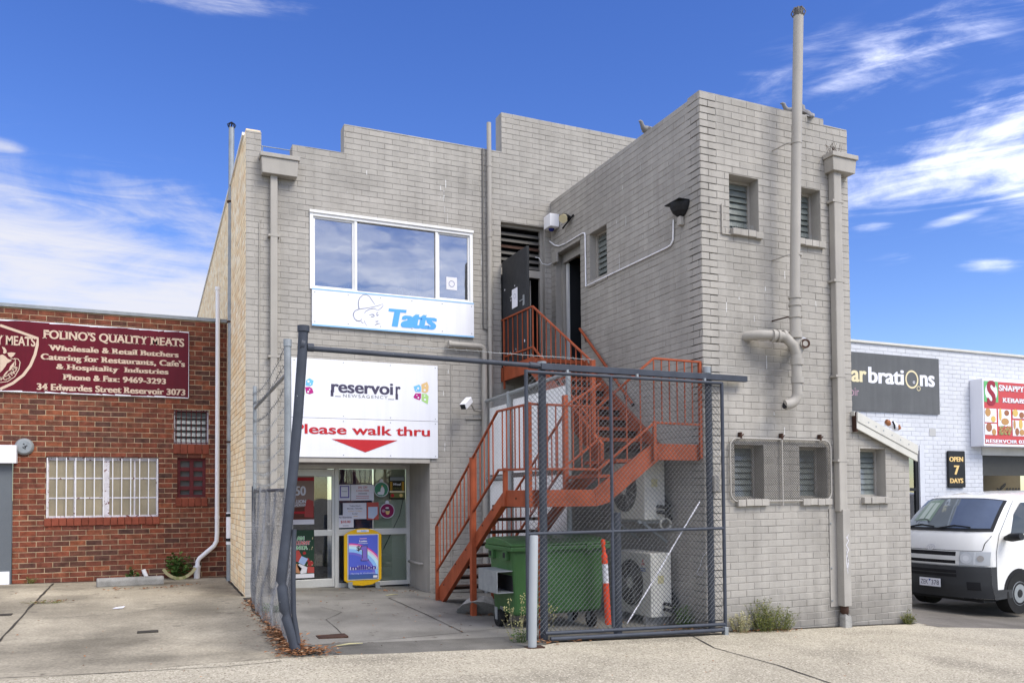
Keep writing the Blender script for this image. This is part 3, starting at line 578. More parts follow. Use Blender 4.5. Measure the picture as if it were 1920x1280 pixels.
def chain_mesh(P, nu, nv, pitch, r, name, m, parent, keep=None, slack=0.0, jit=0.0):
    """woven zig-zag wires; P(u, v) -> point on the fence surface; nu columns of half a diamond, nv rows of half a diamond"""
    mb = MB(); h = pitch / 2; rr = random.Random(3)
    for i in range(nu):
        run = []
        for j in range(nv + 1):
            u = (i + (j + i) % 2) * h; v = j * h
            if keep and not keep(u, v):
                if len(run) > 1: zz(mb, run, r)
                run = []; continue
            p = P(u, v); run.append(p + Vector((rr.uniform(-jit, jit), rr.uniform(-jit, jit), rr.uniform(-jit, jit))) if jit else p)
        if len(run) > 1: zz(mb, run, r)
    return mb.build(name, m, parent)
def zz(mb, pts, r):
    n = 3; vs = []; fs = []
    t = (pts[-1] - pts[0]).normalized(); a = t.cross(Vector((.31, .77, .2))).normalized(); b = t.cross(a)
    for p in pts:
        for k in range(n): q = 2 * pi * k / n; vs.append(p + a * (cos(q) * r) + b * (sin(q) * r))
    for i in range(len(pts) - 1):
        for k in range(n): k2 = (k + 1) % n; fs.append((i * n + k, i * n + k2, (i + 1) * n + k2, (i + 1) * n + k))
    mb.add(vs, fs)
def in_round(u, v, w, h, r):
    dx = max(r - u, u - (w - r), 0); dz = max(r - v, v - (h - r), 0); return dx * dx + dz * dz <= r * r and 0 <= u <= w and 0 <= v <= h
chain_mesh(lambda u, v: Vector((g0 + u, YC - .045, h0 + v)), int((g1 - g0) / .017), int((h1 - h0) / .017), .034, .0026, 'wire_mesh', 'wire_d', GU, keep=lambda u, v: in_round(u, v, g1 - g0, h1 - h0, .11))

rr = random.Random(77)
for (pl, n, u0, u1, z0_, z1_) in (('A', 16, 1.9, 4.9, 2.3, 6.6), ('B', 12, 8.3, 11.0, 2.4, 6.2), ('C', 12, 6.2, 8.0, 2.3, 6.0)):
    for i in range(n):
        u, z, l = rr.uniform(u0, u1), rr.uniform(z0_, z1_), rr.uniform(.02, .14) * (1 if rr.random() < .8 else 2); w = rr.uniform(.004, .010)
        if pl == 'A' and (1.8 < u < 4.75 and z < 5.9): u = 4.13 + rr.random() * .15
        if pl == 'A' and 4.0 < u < 4.75 and z > 3.6: z = 6.0 + rr.random() * .6
        if pl == 'C' and u > 6.45 and u < 8.05 and (z > 4.7 and z < 5.6): z = 4.2
        if pl == 'B' and u > 10.2 and z > 4.7: u = 9.4 + rr.random() * .7
        pp_ = [(u + rr.uniform(-.002, .002), z - l * k / 3) for k in range(4)]; mb = MB()
        mb.ribbon([(q_[0], YA - .0078, q_[1]) if pl == 'A' else (q_[0], YC - .0078, q_[1]) if pl == 'C' else (XB - .0078, q_[0], q_[1]) for q_ in pp_], [w, w * .7, w, w * .5], (0, -1, 0) if pl != 'B' else (-1, 0, 0)); mb.build('paint_drip', 'whitef', SH)
# upper window of three panes, with the room behind it
UW = MB(); x0, x1, z0, z1 = 2.135, 4.67, 4.66, 5.80; y = YA - .03
def frame4(mb, x0, x1, z0, z1, y0, y1, w, wt=None, wb=None):
    wt = wt or w; wb = wb or w
    mb.box(x0, x0 + w, y0, y1, z0, z1); mb.box(x1 - w, x1, y0, y1, z0, z1); mb.box(x0 + w, x1 - w, y0, y1, z1 - wt, z1); mb.box(x0 + w, x1 - w, y0, y1, z0, z0 + wb)
frame4(UW, x0 - .02, x1 + .02, z0 - .0, z1 + .02, y, YA + .10, .05, .07, .03)
UW.box(x0 - .025, x1 + .03, y - .02, y + .02, z1 - .005, z1 + .035)
uw = UW.build('window', 'whitef', SH, bevel=.004)
zl = (z0 + .03, z1 - .05)
mul = (2.80, 4.085)
for xm in mul: MB().box(xm - .02, xm + .02, y + .01, YA + .06, zl[0], zl[1]).build('mullion', 'whitef', uw)
for (a, b, ins) in ((2.165, 2.78, .03), (2.82, 4.065, 0), (4.105, 4.64, .03)):
    if ins:
        s = MB(); frame4(s, a, b, zl[0], zl[1], YA + .0, YA + .04, .028); s.build('sash', 'whitef', uw)
    MB().box(a + ins, b - ins, YA + .018, YA + .024, zl[0] + ins, zl[1] - ins * .5).build('pane', 'pane', uw)
mb = MB()
mb.face([(x0, YA + 3, 4.6), (x1, YA + 3, 4.6), (x1, YA + 3, 6.0), (x0, YA + 3, 6.0)]); mb.face([(x0 - .1, YA + .25, 4.6), (x0 - .1, YA + 3, 4.6), (x0 - .1, YA + 3, 6.0), (x0 - .1, YA + .25, 6.0)])
mb.face([(x1 + .1, YA + .25, 4.6), (x1 + .1, YA + .25, 6.0), (x1 + .1, YA + 3, 6.0), (x1 + .1, YA + 3, 4.6)]); mb.face([(x0 - .1, YA + .25, 5.99), (x0 - .1, YA + 3, 5.99), (x1 + .1, YA + 3, 5.99), (x1 + .1, YA + .25, 5.99)])
mb.face([(x0 - .1, YA + .2, 4.62), (x1 + .1, YA + .2, 4.62), (x1 + .1, YA + 3, 4.62), (x0 - .1, YA + 3, 4.62)])
mb.build('room_interior', 'room', uw)
MB().box(x0, x1, YA + .10, YA + .235, 4.662, 4.69).build('inner_ledge', 'whitef', uw)
zt = 4.69
sb = thing('spray_bottle', 'small white spray bottle on the ledge inside the upper window', 'bottle', (3.55, YA + .16, zt))
mb = MB(); mb.tube([(3.55, YA + .16, zt), (3.55, YA + .16, zt + .10), (3.55, YA + .16, zt + .15)], [.036, .036, .014], 12); mb.build('bottle_body', flat('pale_blue_plastic', (.5, .62, .7), .3), sb)
mb = MB(); mb.box(3.50, 3.57, YA + .15, YA + .17, zt + .155, zt + .185); mb.box(3.51, 3.525, YA + .155, YA + .165, zt + .11, zt + .155); mb.build('trigger', 'white', sb, bevel=.004)
tag(MB().box(3.66, 3.80, YA + .12, YA + .2, zt, zt + .11).build('carton', 'paper', bevel=.003), 'small plain white carton on the ledge inside the upper window', 'carton')
tag(MB().box(3.82, 3.845, YA + .12, YA + .22, zt, zt + .10).build('book', 'creaml', bevel=.002), 'thin cream book standing beside the white carton in the upper window', 'book', 'books in the upper window')
tag(MB().box(3.849, 3.873, YA + .12, YA + .22, zt, zt + .095).build('book', 'gold', bevel=.002), 'thin tan book, rightmost thing on the ledge in the upper window', 'book', 'books in the upper window')
rk = MB(); rk.tube([(2.2, YA + .2, zt + .13), (2.74, YA + .2, zt + .13), (2.74, YA + .2, zt)], .009, 6); rk.tube([(2.2, YA + .2, zt + .10), (2.74, YA + .2, zt + .10)], .006, 6); rk.tube([(2.22, YA + .2, zt), (2.22, YA + .2, zt + .13)], .009, 6)
tag(rk.build('drying_rack', 'white'), 'low white rail rack inside the left pane of the upper window', 'rack')
nt_ = thing('notice', 'square white notice with a grey ring stuck in the right pane of the upper window', 'notice', (4.34, YA + .012, 4.85))
MB().box(4.25, 4.43, YA + .009, YA + .016, 4.86, 5.06).build('sheet', 'paper', nt_)
MB().ring((4.34, YA + .007, 4.955), (1, 0, 0), (0, 0, 1), .042, .05, 28).build('printed_ring', 'slate', nt_)

# upper doorway in the front wall: louvred fanlight, dark hall, steel door standing open
FL = MB(); frame4(FL, 5.19, 5.985, 5.30, 6.06, YA + .09, YA + .15, .04); FL.box(5.19, 5.985, YA + .09, YA + .15, 5.22, 5.30); FL.box(5.935, 5.985, YA + .09, YA + .15, 3.66, 5.22)
fl = FL.build('fanlight', 'pipe', SH)
for i in range(6):
    zz0 = 5.36 + i * .105
    MB().prism([(5.23, YA + .10, zz0), (5.23, YA + .155, zz0 + .07), (5.23, YA + .16, zz0 + .066), (5.23, YA + .105, zz0 - .004)], (.71, 0, 0)).build('slat', 'rust' if i == 3 else flat('dusty_slat', (.10, .095, .088)), fl)
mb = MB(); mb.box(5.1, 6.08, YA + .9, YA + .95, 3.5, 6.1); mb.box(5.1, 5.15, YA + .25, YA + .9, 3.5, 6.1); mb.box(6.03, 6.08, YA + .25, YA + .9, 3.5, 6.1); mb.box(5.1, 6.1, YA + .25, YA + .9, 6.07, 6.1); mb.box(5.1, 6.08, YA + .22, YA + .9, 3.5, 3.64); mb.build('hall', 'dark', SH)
MB().box(5.62, 5.9, YA + .5, YA + .55, 4.65, 5.2).build('inner_wall', 'room', SH)
MB().box(5.80, 5.82, YA + .2, YA + .24, 3.66, 5.2).build('inner_door_edge', 'reveal', SH)
DO = MB().box(5.195, 5.24, 11.17, 12.12, 3.67, 5.385).build('door', 'doorg', SH, bevel=.004)
hd = MB(); hd.tube([(5.195, 11.28, 4.58), (5.165, 11.28, 4.58), (5.165, 11.37, 4.575)], .008, 8); hd.box(5.187, 5.196, 11.25, 11.31, 4.50, 4.66); hd.build('handle', 'galv', DO)
mb = MB(); rr = random.Random(12)
for i in range(16):
    yy, z_ = rr.uniform(11.2, 12.0), rr.choice((rr.uniform(3.7, 3.95), rr.uniform(4.5, 5.1))); a = rr.uniform(.008, .03)
    mb.face([(5.1925, yy, z_), (5.1925, yy + a, z_ + a * .2), (5.1925, yy + a * .8, z_ + a * 1.6), (5.1925, yy - a * .2, z_ + a)])
mb.build('bare_patch', 'paper', DO)
pn = thing('paper_notice', 'white paper notice taped to the open charcoal steel door upstairs', 'notice', (5.19, 11.6, 4.6))
MB().box(5.186, 5.189, 11.5, 11.71, 4.53, 4.83).build('sheet', 'paper', pn)
MB().ring((5.1845, 11.6, 4.71), (0, 1, 0), (0, 0, 1), .035, .041, 24).build('printed_ring', 'slate', pn)
# doorway in the wing side wall
J = MB(); J.box(XB + .10, XB + .15, 11.92, 11.98, 3.64, 5.56); J.box(XB + .10, XB + .15, 11.13, 11.19, 3.64, 5.56); J.box(XB + .10, XB + .15, 11.19, 11.92, 5.42, 5.56); J.build('door_frame', 'pipe', SH)
MB().box(XB - .012, XB + .0, 11.10, 12.02, 5.57, 5.66).build('door_lintel', 'reveal', SH)
dd_ = MB().box(XB + .16, XB + .9, 11.86, 11.90, 3.66, 5.40).build('side_door', 'doorg', SH); MB().box(XB + .150, XB + .185, 11.845, 11.905, 3.66, 5.41).build('door_edge', 'whitef', dd_)
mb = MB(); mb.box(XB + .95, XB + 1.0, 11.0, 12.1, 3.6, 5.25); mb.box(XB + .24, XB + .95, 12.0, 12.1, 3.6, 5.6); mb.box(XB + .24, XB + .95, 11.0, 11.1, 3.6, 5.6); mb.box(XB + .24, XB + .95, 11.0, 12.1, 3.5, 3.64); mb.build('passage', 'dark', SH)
mb = MB(); mb.box(XB + .92, XB + 1.0, 11.0, 12.1, 5.25, 5.56); mb.box(XB + .24, XB + .95, 11.0, 12.1, 5.565, 5.6); mb.build('passage_ceiling', 'plaster', SH)

# shop entrance recess
zf = gz(2.9, YD) + .004
mb = MB(); mb.box(3.955, 4.15, YA + .24, YD + .1, ZB, 2.2); mb.build('recess_wall', 'reveal', SH)
mb = MB(); mb.box(1.64, 1.84, YA + .24, YD + .1, ZB, 2.2); mb.build('recess_wall', 'reveal', SH)
mb = MB(); mb.box(1.84, 3.955, YA + .02, YD + .3, 2.118, 2.2); mb.build('recess_soffit', 'reveal', SH)
MB().box(1.84, 3.955, YA - .03, YA + .03, 2.105, 2.165).build('entrance_lintel', 'pipe', SH)
SF = MB(); SF.box(1.84, 3.955, YD - .03, YD + .04, 2.045, 2.118); SF.box(2.70, 2.765, YD - .04, YD + .04, zf, 2.045); SF.box(3.90, 3.955, YD - .03, YD + .04, zf, 2.045); SF.box(1.84, 1.90, YD - .03, YD + .04, zf, 2.045)
SF.box(2.765, 3.90, YD - .03, YD + .04, .965, 1.065); SF.box(2.765, 3.90, YD - .03, YD + .04, zf, .20)
sf = SF.build('shopfront', 'alu', SH, bevel=.004)
MB().box(2.765, 3.90, YD, YD + .006, .2, .965).build('pane', 'shop', sf); MB().box(2.765, 3.90, YD, YD + .006, 1.065, 2.045).build('pane', 'shop', sf)
DR = MB(); frame4(DR, 1.905, 2.70, zf + .02, 2.04, YD - .02, YD + .02, .045, .12, .13); DR.box(1.95, 2.655, YD - .02, YD + .02, .97, 1.065)
dr = DR.build('shop_door', 'alu', SH, bevel=.004)
MB().box(1.95, 2.655, YD + .0, YD + .006, zf + .15, .97).build('pane', 'shop', dr); MB().box(1.95, 2.655, YD + .0, YD + .006, 1.065, 1.92).build('pane', 'shop', dr)
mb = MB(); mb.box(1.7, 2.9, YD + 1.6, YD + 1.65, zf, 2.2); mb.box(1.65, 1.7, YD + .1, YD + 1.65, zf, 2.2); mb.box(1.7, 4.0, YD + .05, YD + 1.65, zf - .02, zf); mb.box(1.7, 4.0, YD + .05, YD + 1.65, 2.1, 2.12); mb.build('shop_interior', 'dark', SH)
MB().box(3.36, 3.9, YD + .05, YD + .07, .2, 2.045).build('window_backing', flat('olive_board', (.56, .58, .44)), sf)
MB().box(2.77, 3.355, YD + .12, YD + .14, .2, 2.045).build('window_backing', flat('navy_board', (.035, .075, .17)), sf)
mb = MB(); mb.tube([(3.86, YD + .045, 1.55), (3.80, YD + .045, 1.28), (3.66, YD + .045, 1.0), (3.52, YD + .045, .72)], .006, 5); mb.build('cable', 'black', sf)
MB().tube([(3.95, 12.5, .52), (3.90, 12.5, .52), (3.90, 13.1, .52), (3.95, 13.1, .52)], .022, 10).build('grab_rail', 'reveal', SH)

# ================================================================== the red brick building on the left
RB = thing('red_brick_building', 'single-storey red brick building with a barred window and a maroon sign', 'building', (-1, YR, gz(-1, YR)))
RH = [(-1.593, .103, 1.277, 2.293), (.341, .908, 2.535, 3.13), (.40, .862, 1.60, 2.288), (-3.3, -2.055, -1, 2.40)]
brick_wall(((0, YR, 0), (1, 0, 0), (0, -1, 0)), -5.2, 1.213, -.2, 4.70, RH, .24, 'front_wall', RB, ('red', 'red_m', 'red_s'), zstart=-.128)
MB().box(-5.2, 1.214, YR - .03, YR + .26, 4.702, 4.765).build('roof_flashing', 'galv', RB, bevel=.006)
mb = MB(); mb.box(-5.2, 1.2, YR + .26, 26, 4.4, 4.5); mb.box(-5.4, -5.2, YR, 26, -.2, 4.7); mb.build('roof', 'kerb', RB)
# barred window
x0, x1, z0, z1 = -1.593, .103, 1.277, 2.293; yf = YR + .07
f = MB(); frame4(f, x0, x1, z0, z1, yf, yf + .05, .04, .06, .035); f.box(-.76, -.66, yf - .006, yf + .044, z0 + .035, z1 - .06); f.box(-1.19, -1.165, yf, yf + .03, z0 + .03, z1 - .05); f.box(-.285, -.26, yf, yf + .03, z0 + .03, z1 - .05)
for k in (1, 2): zz0 = z0 + (z1 - z0 - .03) * k / 3; f.box(x0 + .03, -.76, yf + .002, yf + .032, zz0 - .012, zz0 + .012); f.box(-.66, x1 - .03, yf + .002, yf + .032, zz0 - .012, zz0 + .012)
M['flake'] = mat('flaking_white_paint', (.60, .58, .62), .7, var=.15, vscale=12, spots=(.14, .045, .05), spot_t=.60, spot_s=18)
bw = f.build('window', 'flake', RB, bevel=.003)
MB().box(x0 + .03, x1 - .03, yf + .014, yf + .02, z0 + .02, z1 - .04).build('pane', 'obs', bw)
for i in range(13):
    u = x0 + .02 + (x1 - x0 - .04) * i / 12; MB().tube([(u, YR + .012, z0 + .01), (u, YR + .012, z1 - .02)], .0085, 8).build('bar', 'white', bw)
brick_sill(x0 - .02, x1 + .02, z0 - .002, 'Y', YR, bw, 'red_s', out=.03, h=.125)
# small barred window above, vent lattice below
x0, x1, z0, z1 = .341, .908, 2.535, 3.13
f = MB(); frame4(f, x0, x1, z0, z1, yf - .01, yf + .04, .022); sw = f.build('window', 'flake', RB)
mb = MB(); mb.box(x0, x1, yf + .1, yf + .11, z0, z1); mb.build('dark_room', 'dark', sw)
for i in range(5):
    zz0 = z0 + .03 + i * .107; MB().prism([(x0 + .02, yf + .0, zz0), (x0 + .02, yf + .05, zz0 + .10), (x0 + .02, yf + .055, zz0 + .10), (x0 + .02, yf + .005, zz0)], (x1 - x0 - .04, 0, 0)).build('louvre_blade', 'louvre', sw)
for i in range(7): u = x0 + .04 + (x1 - x0 - .08) * i / 6; MB().tube([(u, YR + .01, z0), (u, YR + .01, z1)], .007, 6).build('bar', 'maroon_l', sw)
mb = MB(); mb.tube([(x0, YR + .012, z1 - .025), (x1, YR + .012, z1 - .025)], .007, 6); mb.tube([(x0, YR + .012, z0 + .02), (x1, YR + .012, z0 + .02)], .007, 6); mb.build('bar_rail', 'maroon_l', sw)
brick_sill(x0 - .01, x1 + .01, z0 - .003, 'Y', YR, sw, 'red_s', out=.03, h=.17)
x0, x1, z0, z1 = .40, .862, 1.60, 2.288
f = MB(); frame4(f, x0, x1, z0, z1, yf - .03, yf + .02, .05); f.box(.60, .665, yf - .03, yf + .02, z0 + .05, z1 - .05)
for k in range(3): zz0 = z0 + .13 + k * .165; f.box(x0 + .05, .60, yf - .03, yf + .02, zz0, zz0 + .07); f.box(.665, x1 - .05, yf - .03, yf + .02, zz0, zz0 + .07)
lv = f.build('vent_lattice', 'maroon_l', RB, bevel=.004)
MB().box(x0, x1, yf + .03, yf + .035, z0, z1).build('backing', flat('vent_backing', (.11, .11, .105)), lv)
brick_sill(x0 - .03, x1 + .03, z0 - .003, 'Y', YR, lv, 'red_s', out=.03, h=.15)
# steel door at the far left
MB().box(-3.3, -2.06, YR - .03, YR + .02, .2, 2.17).build('door', 'gdoor', RB, bevel=.004)
MB().box(-3.3, -2.085, YR - .045, YR - .031, .235, .44).build('door_kickplate', 'signw', RB)
MB().box(-3.3, -1.99, YR - .16, YR - .008, 2.17, 2.46).build('roller_box', 'signw', RB, bevel=.006)
vt = thing('vent_cover', 'round grey vent cover on the red brick wall above the grey door', 'vent', (-1.895, YR, 2.3))
c = Vector((-1.895, YR - .008, 2.443))
mb = MB(); mb.tube([c, c + Vector((0, -.03, 0)), c + Vector((0, -.055, 0))], [.137, .137, .105], 28); mb.build('cap', 'galv', vt)
mb = MB()
for k in range(9): a = R_.uniform(0, 6.28); r = R_.uniform(.01, .045); mb.disc(c + Vector((cos(a) * r, -.0565, sin(a) * r)), (1, 0, 0), (0, 0, 1), .010, 8)
mb.build('holes', 'dark', vt)
# butcher's sign
BS = thing('shop_sign', "maroon butcher's sign with tan lettering and a bull emblem on the red brick wall", 'sign', (-1, YR, 3.3))
bx('board', 'maroon', BS, -3.5, .582, YR - .035, YR - .012, 3.325, 4.49, bevel=.002)
mb = MB(); ys_ = YR - .0362; rr = random.Random(5)
for (zz0, sgn) in ((4.489, -1), (3.326, 1)):
    u = -3.5
    while u < .58:
        w = rr.uniform(.08, .3); u2 = min(u + w, .58); a, b = rr.uniform(.004, .028), rr.uniform(.004, .028); mb.face([(u, ys_, zz0), (u2, ys_, zz0), (u2, ys_, zz0 + sgn * b), (u, ys_, zz0 + sgn * a)]); u = u2
mb.face([(.58, ys_, 4.49), (.576, ys_, 4.49), (.572, ys_, 3.33), (.58, ys_, 3.33)])
mb.build('peeled_edge', 'signw', BS)
z1_ = lambda x, y: (x / 4, 540 + y / 4)
Yt = YR - .038
for (t, lb, rb, lt, bold, slab, sp) in (("FOLINO'S QUALITY MEATS", (318, 375), (1382, 440), (318, 308), .035, .05, 1.0),
    ("Wholesale & Retail Butchers", (360, 467), (1340, 517), (360, 423), .05, .05, 1.06), ("Catering for Restaurants, Cafe's", (305, 537), (1388, 587), (305, 490), .05, .05, 1.06),
    ("& Hospitality  Industries", (420, 605), (1264, 647), (420, 563), .05, .05, 1.06), ("Phone & Fax: 9469-3293", (470, 688), (1245, 718), (470, 642), .05, .045, 1.04), ("34 Edwardes Street Reservoir 3073", (275, 762), (1390, 803), (275, 711), .05, .045, 1.04)):
    wline(BS, 'tan', t, z1_(*lb), z1_(*rb), z1_(*lt), Yt, bold=bold, slab=slab * 1.8, space=sp)
q = lambda x, y: atY(x / 9.144, 600 + y / 9.144, Yt)      # the emblem, half of it beyond the edge of the photograph
mb = MB(); O0 = q(0, 90).x - .02
def mir(p): return Vector((2 * O0 - p.x, p.y, p.z))
half = [q(0, 88), q(330, 200), q(648, 312), q(640, 420), q(600, 590), q(520, 780), q(400, 940), q(220, 1080), q(0, 1180)]
mb.ribbon(half, .042, (0, -1, 0)); mb.ribbon([mir(p) for p in half], .042, (0, -1, 0))
a, b = q(-330, 420), q(606, 492)
write(mb, 'QUALITY MEATS', planeY(Yt), 2 * O0 - b.x, b.x, (a.z + b.z) / 2 + .03, .16, bold=.03, slab=.05)
def both(pts):
    mb.face([q(*p) for p in pts]); mb.face([mir(q(*p)) for p in pts][::-1])
both([(30, 455), (80, 470), (112, 520), (112, 560), (70, 575), (52, 560), (62, 520)])                       # horn
both([(125, 560), (200, 552), (268, 562), (235, 610), (195, 640), (150, 620)])                              # ear
both([(0, 600), (45, 590), (95, 620), (130, 660), (205, 690), (160, 720), (120, 740), (95, 790), (40, 860), (0, 900)])   # face
both([(175, 790), (255, 700), (240, 770), (190, 850), (140, 880)])
both([(60, 940), (110, 880), (150, 855), (120, 910), (70, 965)])
for r_ in ([(180, 655), (262, 672), (268, 760), (215, 870), (120, 950), (0, 985)], [(240, 655), (310, 665), (345, 720), (325, 840), (250, 970), (130, 1050), (0, 1068)]):
    mb.ribbon([q(*p) for p in r_], .012, (0, -1, 0)); mb.ribbon([mir(q(*p)) for p in r_], .012, (0, -1, 0))
for ch, x, y, an in (('F', 5, 1035, 4), ('O', 60, 1030, 16), ('L', 125, 1010, 28), ('I', 170, 990, 36), ('N', 205, 955, 45), ('O', 252, 900, 58), ('S', 285, 845, 66)):
    p = q(x, y); a = radians(an); vs, fs = glyphs(ch, .03, 0, 1, .05); k = .085
    mb.add([p + Vector(((v[0] * cos(a) - v[1] * sin(a)) * k, 0, (v[0] * sin(a) + v[1] * cos(a)) * k)) for v in vs], fs)
mb.build('emblem', 'tan', BS)

# ================================================================== the white brick building on the right
WB = thing('white_brick_building', 'white painted brick shop building with a dark roller opening, right of the grey shop', 'building', (15, YW, gz(15, YW)))
brick_wall(((0, YW, 0), (1, 0, 0), (0, -1, 0)), 9.7, 19.0, -.9, 4.47, [(15.83, 19.2, -2, 2.35), (13.3, 13.98, -1, 2.42)], .24, 'front_wall', WB, ('wht', 'wht_m', 'wht'), zstart=-.9)
MB().box(9.7, 19.0, YW - .04, YW + .26, 4.472, 4.52).build('wall_capping', 'cream', WB, bevel=.006)
MB().box(9.7, 19.0, YW + .26, 22, 4.2, 4.3).build('roof', 'kerb', WB)
mb = MB(); mb.box(15.83, 19.0, YW + .05, YW + .10, 1.93, 2.35); mb.build('roller_shutter', flat('shutter_grey', (.06, .06, .055)), WB)
MB().box(15.80, 19.0, YW - .02, YW + .02, 2.355, 2.53).build('opening_lintel', 'cream', WB)
mb = MB(); mb.box(15.6, 19.2, YW + 1.5, YW + 1.55, -.6, 2.4); mb.box(15.7, 15.78, YW + .24, YW + 1.5, -.6, 2.5); mb.box(15.7, 19.2, YW + .24, YW + 1.5, -.62, -.58); mb.build('shop_interior', flat('dim_ochre', (.13, .105, .06)), WB)
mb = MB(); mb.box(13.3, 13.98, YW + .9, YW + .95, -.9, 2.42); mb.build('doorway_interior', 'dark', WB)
sw = MB(); sw.box(13.90, 13.98, YW + .02, YW + .08, -.6, 2.42); sw.box(13.3, 13.9, YW + .02, YW + .08, 1.62, 1.68); sw = sw.build('shop_window', 'black', WB)
MB().box(13.3, 13.9, YW + .045, YW + .05, -.6, 2.42).build('pane', 'pane', sw)
mb = MB(); rr = random.Random(9)
for i in range(7):
    x = 13.45 + i * .06; mb.ribbon([(x + rr.uniform(-.05, .05), YW + .06, z) for z in (2.4, 2.2, 2.0, 1.8, 1.65)], [.01, .05, .02, .06, .01], (0, -1, 0))
mb.build('plastic_sheet', 'paper', sw)
MB().box(13.98, 14.10, YW - .02, YW - .008, -.6, 2.53).build('door_trim', 'wht', WB)
MB().box(14.28, 14.46, YW - .01, YW - .004, 2.72, 2.87).build('wall_vent', flat('vent_grey', (.42, .42, .41)), WB)
# signs on it
s6 = lambda x, y: (1590 + x * 180 / 1280, 620 + y * 180 / 1280)
CS = thing('shop_sign', 'charcoal sign with white and cream lettering high on the white brick wall', 'sign', (13.3, YW, 3.2))
a = atY(*s6(1210, 375), YW - .04); b = atY(*s6(1222, 1112), YW - .04)
bx('board', 'panel', CS, 11.0, a.x, YW - .04, YW - .012, b.z, a.z, bevel=.003)
Yt = YW - .043
wline(CS, 'creaml', 'ar', s6(45, 670), s6(250, 685), s6(45, 440), Yt, bold=.035); wline(CS, 'signw', 'brati', s6(272, 690), s6(747, 718), s6(272, 468), Yt, bold=.035); wline(CS, 'signw', 'ns', s6(960, 733), s6(1158, 746), s6(960, 505), Yt, bold=.035)
wline(CS, flat('dusty_pink', (.42, .27, .33)), 'oir', s6(32, 862), s6(148, 862), s6(32, 745), Yt, bold=0)
def ringpx(m, cx, cy, rx, rz, t):
    mb = MB(); c = atY(*s6(cx, cy), Yt); ex = atY(*s6(cx + rx, cy), Yt).x - c.x; ez = c.z - atY(*s6(cx, cy + rz), Yt).z; mb.ring(c, (1, 0, 0), (0, 0, 1), ex, ex - t, 36, k=ez / ex); mb.build('ring', m, CS)
ringpx('creaml', 852, 648, 86, 122, .035); ringpx('signw', 880, 686, 15, 18, .012); ringpx('creaml', 942, 768, 25, 33, .014)
OS = thing('shop_sign', 'small black upright sign with gold OPEN 7 DAYS lettering beside the dark opening', 'sign', (14.6, YW, 1.6))
t7 = lambda x, y: (1680 + x / 8, 800 + y / 8)
a = atY(*t7(778, 355), YW - .05); b = atY(*t7(1045, 908), YW - .05)
bx('board', 'black', OS, a.x, b.x, YW - .06, YW - .012, b.z, a.z, bevel=.02)
Yt = YW - .063
for t, lb, rb, lt in (('OPEN', (800, 515), (1008, 522), (800, 440)), ('7', (872, 710), (955, 712), (872, 568)), ('DAYS', (812, 838), (1010, 840), (812, 765))): wline(OS, 'gold', t, t7(*lb), t7(*rb), t7(*lt), Yt, bold=.05)
KB = thing('lightbox_sign', 'red kebab shop lightbox sign with food pictures and white lettering', 'sign', (16.8, YW, 2.5))
k2 = lambda x, y: (1740 + x * 180 / 1280, 660 + y * 180 / 1280)
Yk = YW - .30
a = atY(*k2(738, 362), Yk); b = atY(*k2(752, 1250), Yk); zt, zb = a.z + .02, b.z
mb = MB(); mb.box(a.x - .03, 18.4, Yk, YW - .01, zb, zt); mb.build('box', 'signw', KB, bevel=.006)
xa = atY(*k2(750, 800), Yk).x; red = MB(); Yf = Yk - .004
red.face([(xa, Yf, zb + .05), (18.35, Yf, zb + .05), (18.35, Yf, zt - .05), (xa, Yf, zt - .05)]); red.build('face_panel', flat('pinkish_red', (.50, .075, .08)), KB)
gb, gt = atY(*k2(933, 690), Yf).z, zt - .05
MB().face([]) if False else None
mb = MB(); gx = atY(*k2(935, 600), Yf).x; mb.face([(xa, Yf - .003, gb + .03), (gx, Yf - .003, gb + .03), (gx, Yf - .003, gt), (xa, Yf - .003, gt)]); mb.build('logo_panel', flat('logo_green', (.13, .42, .16)), KB)
gc = Vector(((xa + gx) / 2, Yf - .005, (gb + gt) / 2 + .015)); mb = MB(); mb.disc(gc, (1, 0, 0), (0, 0, 1), (gx - xa) * .43, 28, 0, (gt - gb) * .44); mb.build('logo_oval', 'signw', KB)
mb = MB(); vs, fs = glyphs('S', .05); sx0 = min(v[0] for v in vs); sx1 = max(v[0] for v in vs); write(mb, 'S', planeY(Yf - .008), gc.x - .135, gc.x + .135, gc.z - .27, .52, bold=.05); mb.build('logo_letter', flat('logo_maroon', (.28, .03, .05)), KB)
Yl = Yf - .006
for t, lb, rb, lt in (('SNAPPY', (945, 508), (1292, 540), (945, 425)), ('KEBABS', (992, 665), (1310, 692), (992, 598)), ('RESERVOIR 03', (765, 1195), (1290, 1228), (765, 1145))): wline(KB, 'signw', t, k2(*lb), k2(*rb), k2(*lt), Yl, bold=.035, slab=.085)
rr = random.Random(21)
for (u0, v0, u1, v1) in ((757, 755, 912, 930), (762, 955, 918, 1098), (938, 765, 1102, 985), (1130, 775, 1290, 880), (1132, 912, 1290, 1115)):
    p = atY(*k2(u0, v1), Yl); s = atY(*k2(u1, v0), Yl); ph = MB(); ph.face([(p.x, Yl, p.z), (s.x, Yl, p.z), (s.x, Yl, s.z), (p.x, Yl, s.z)]); ph.build('picture_panel', 'signw', KB)
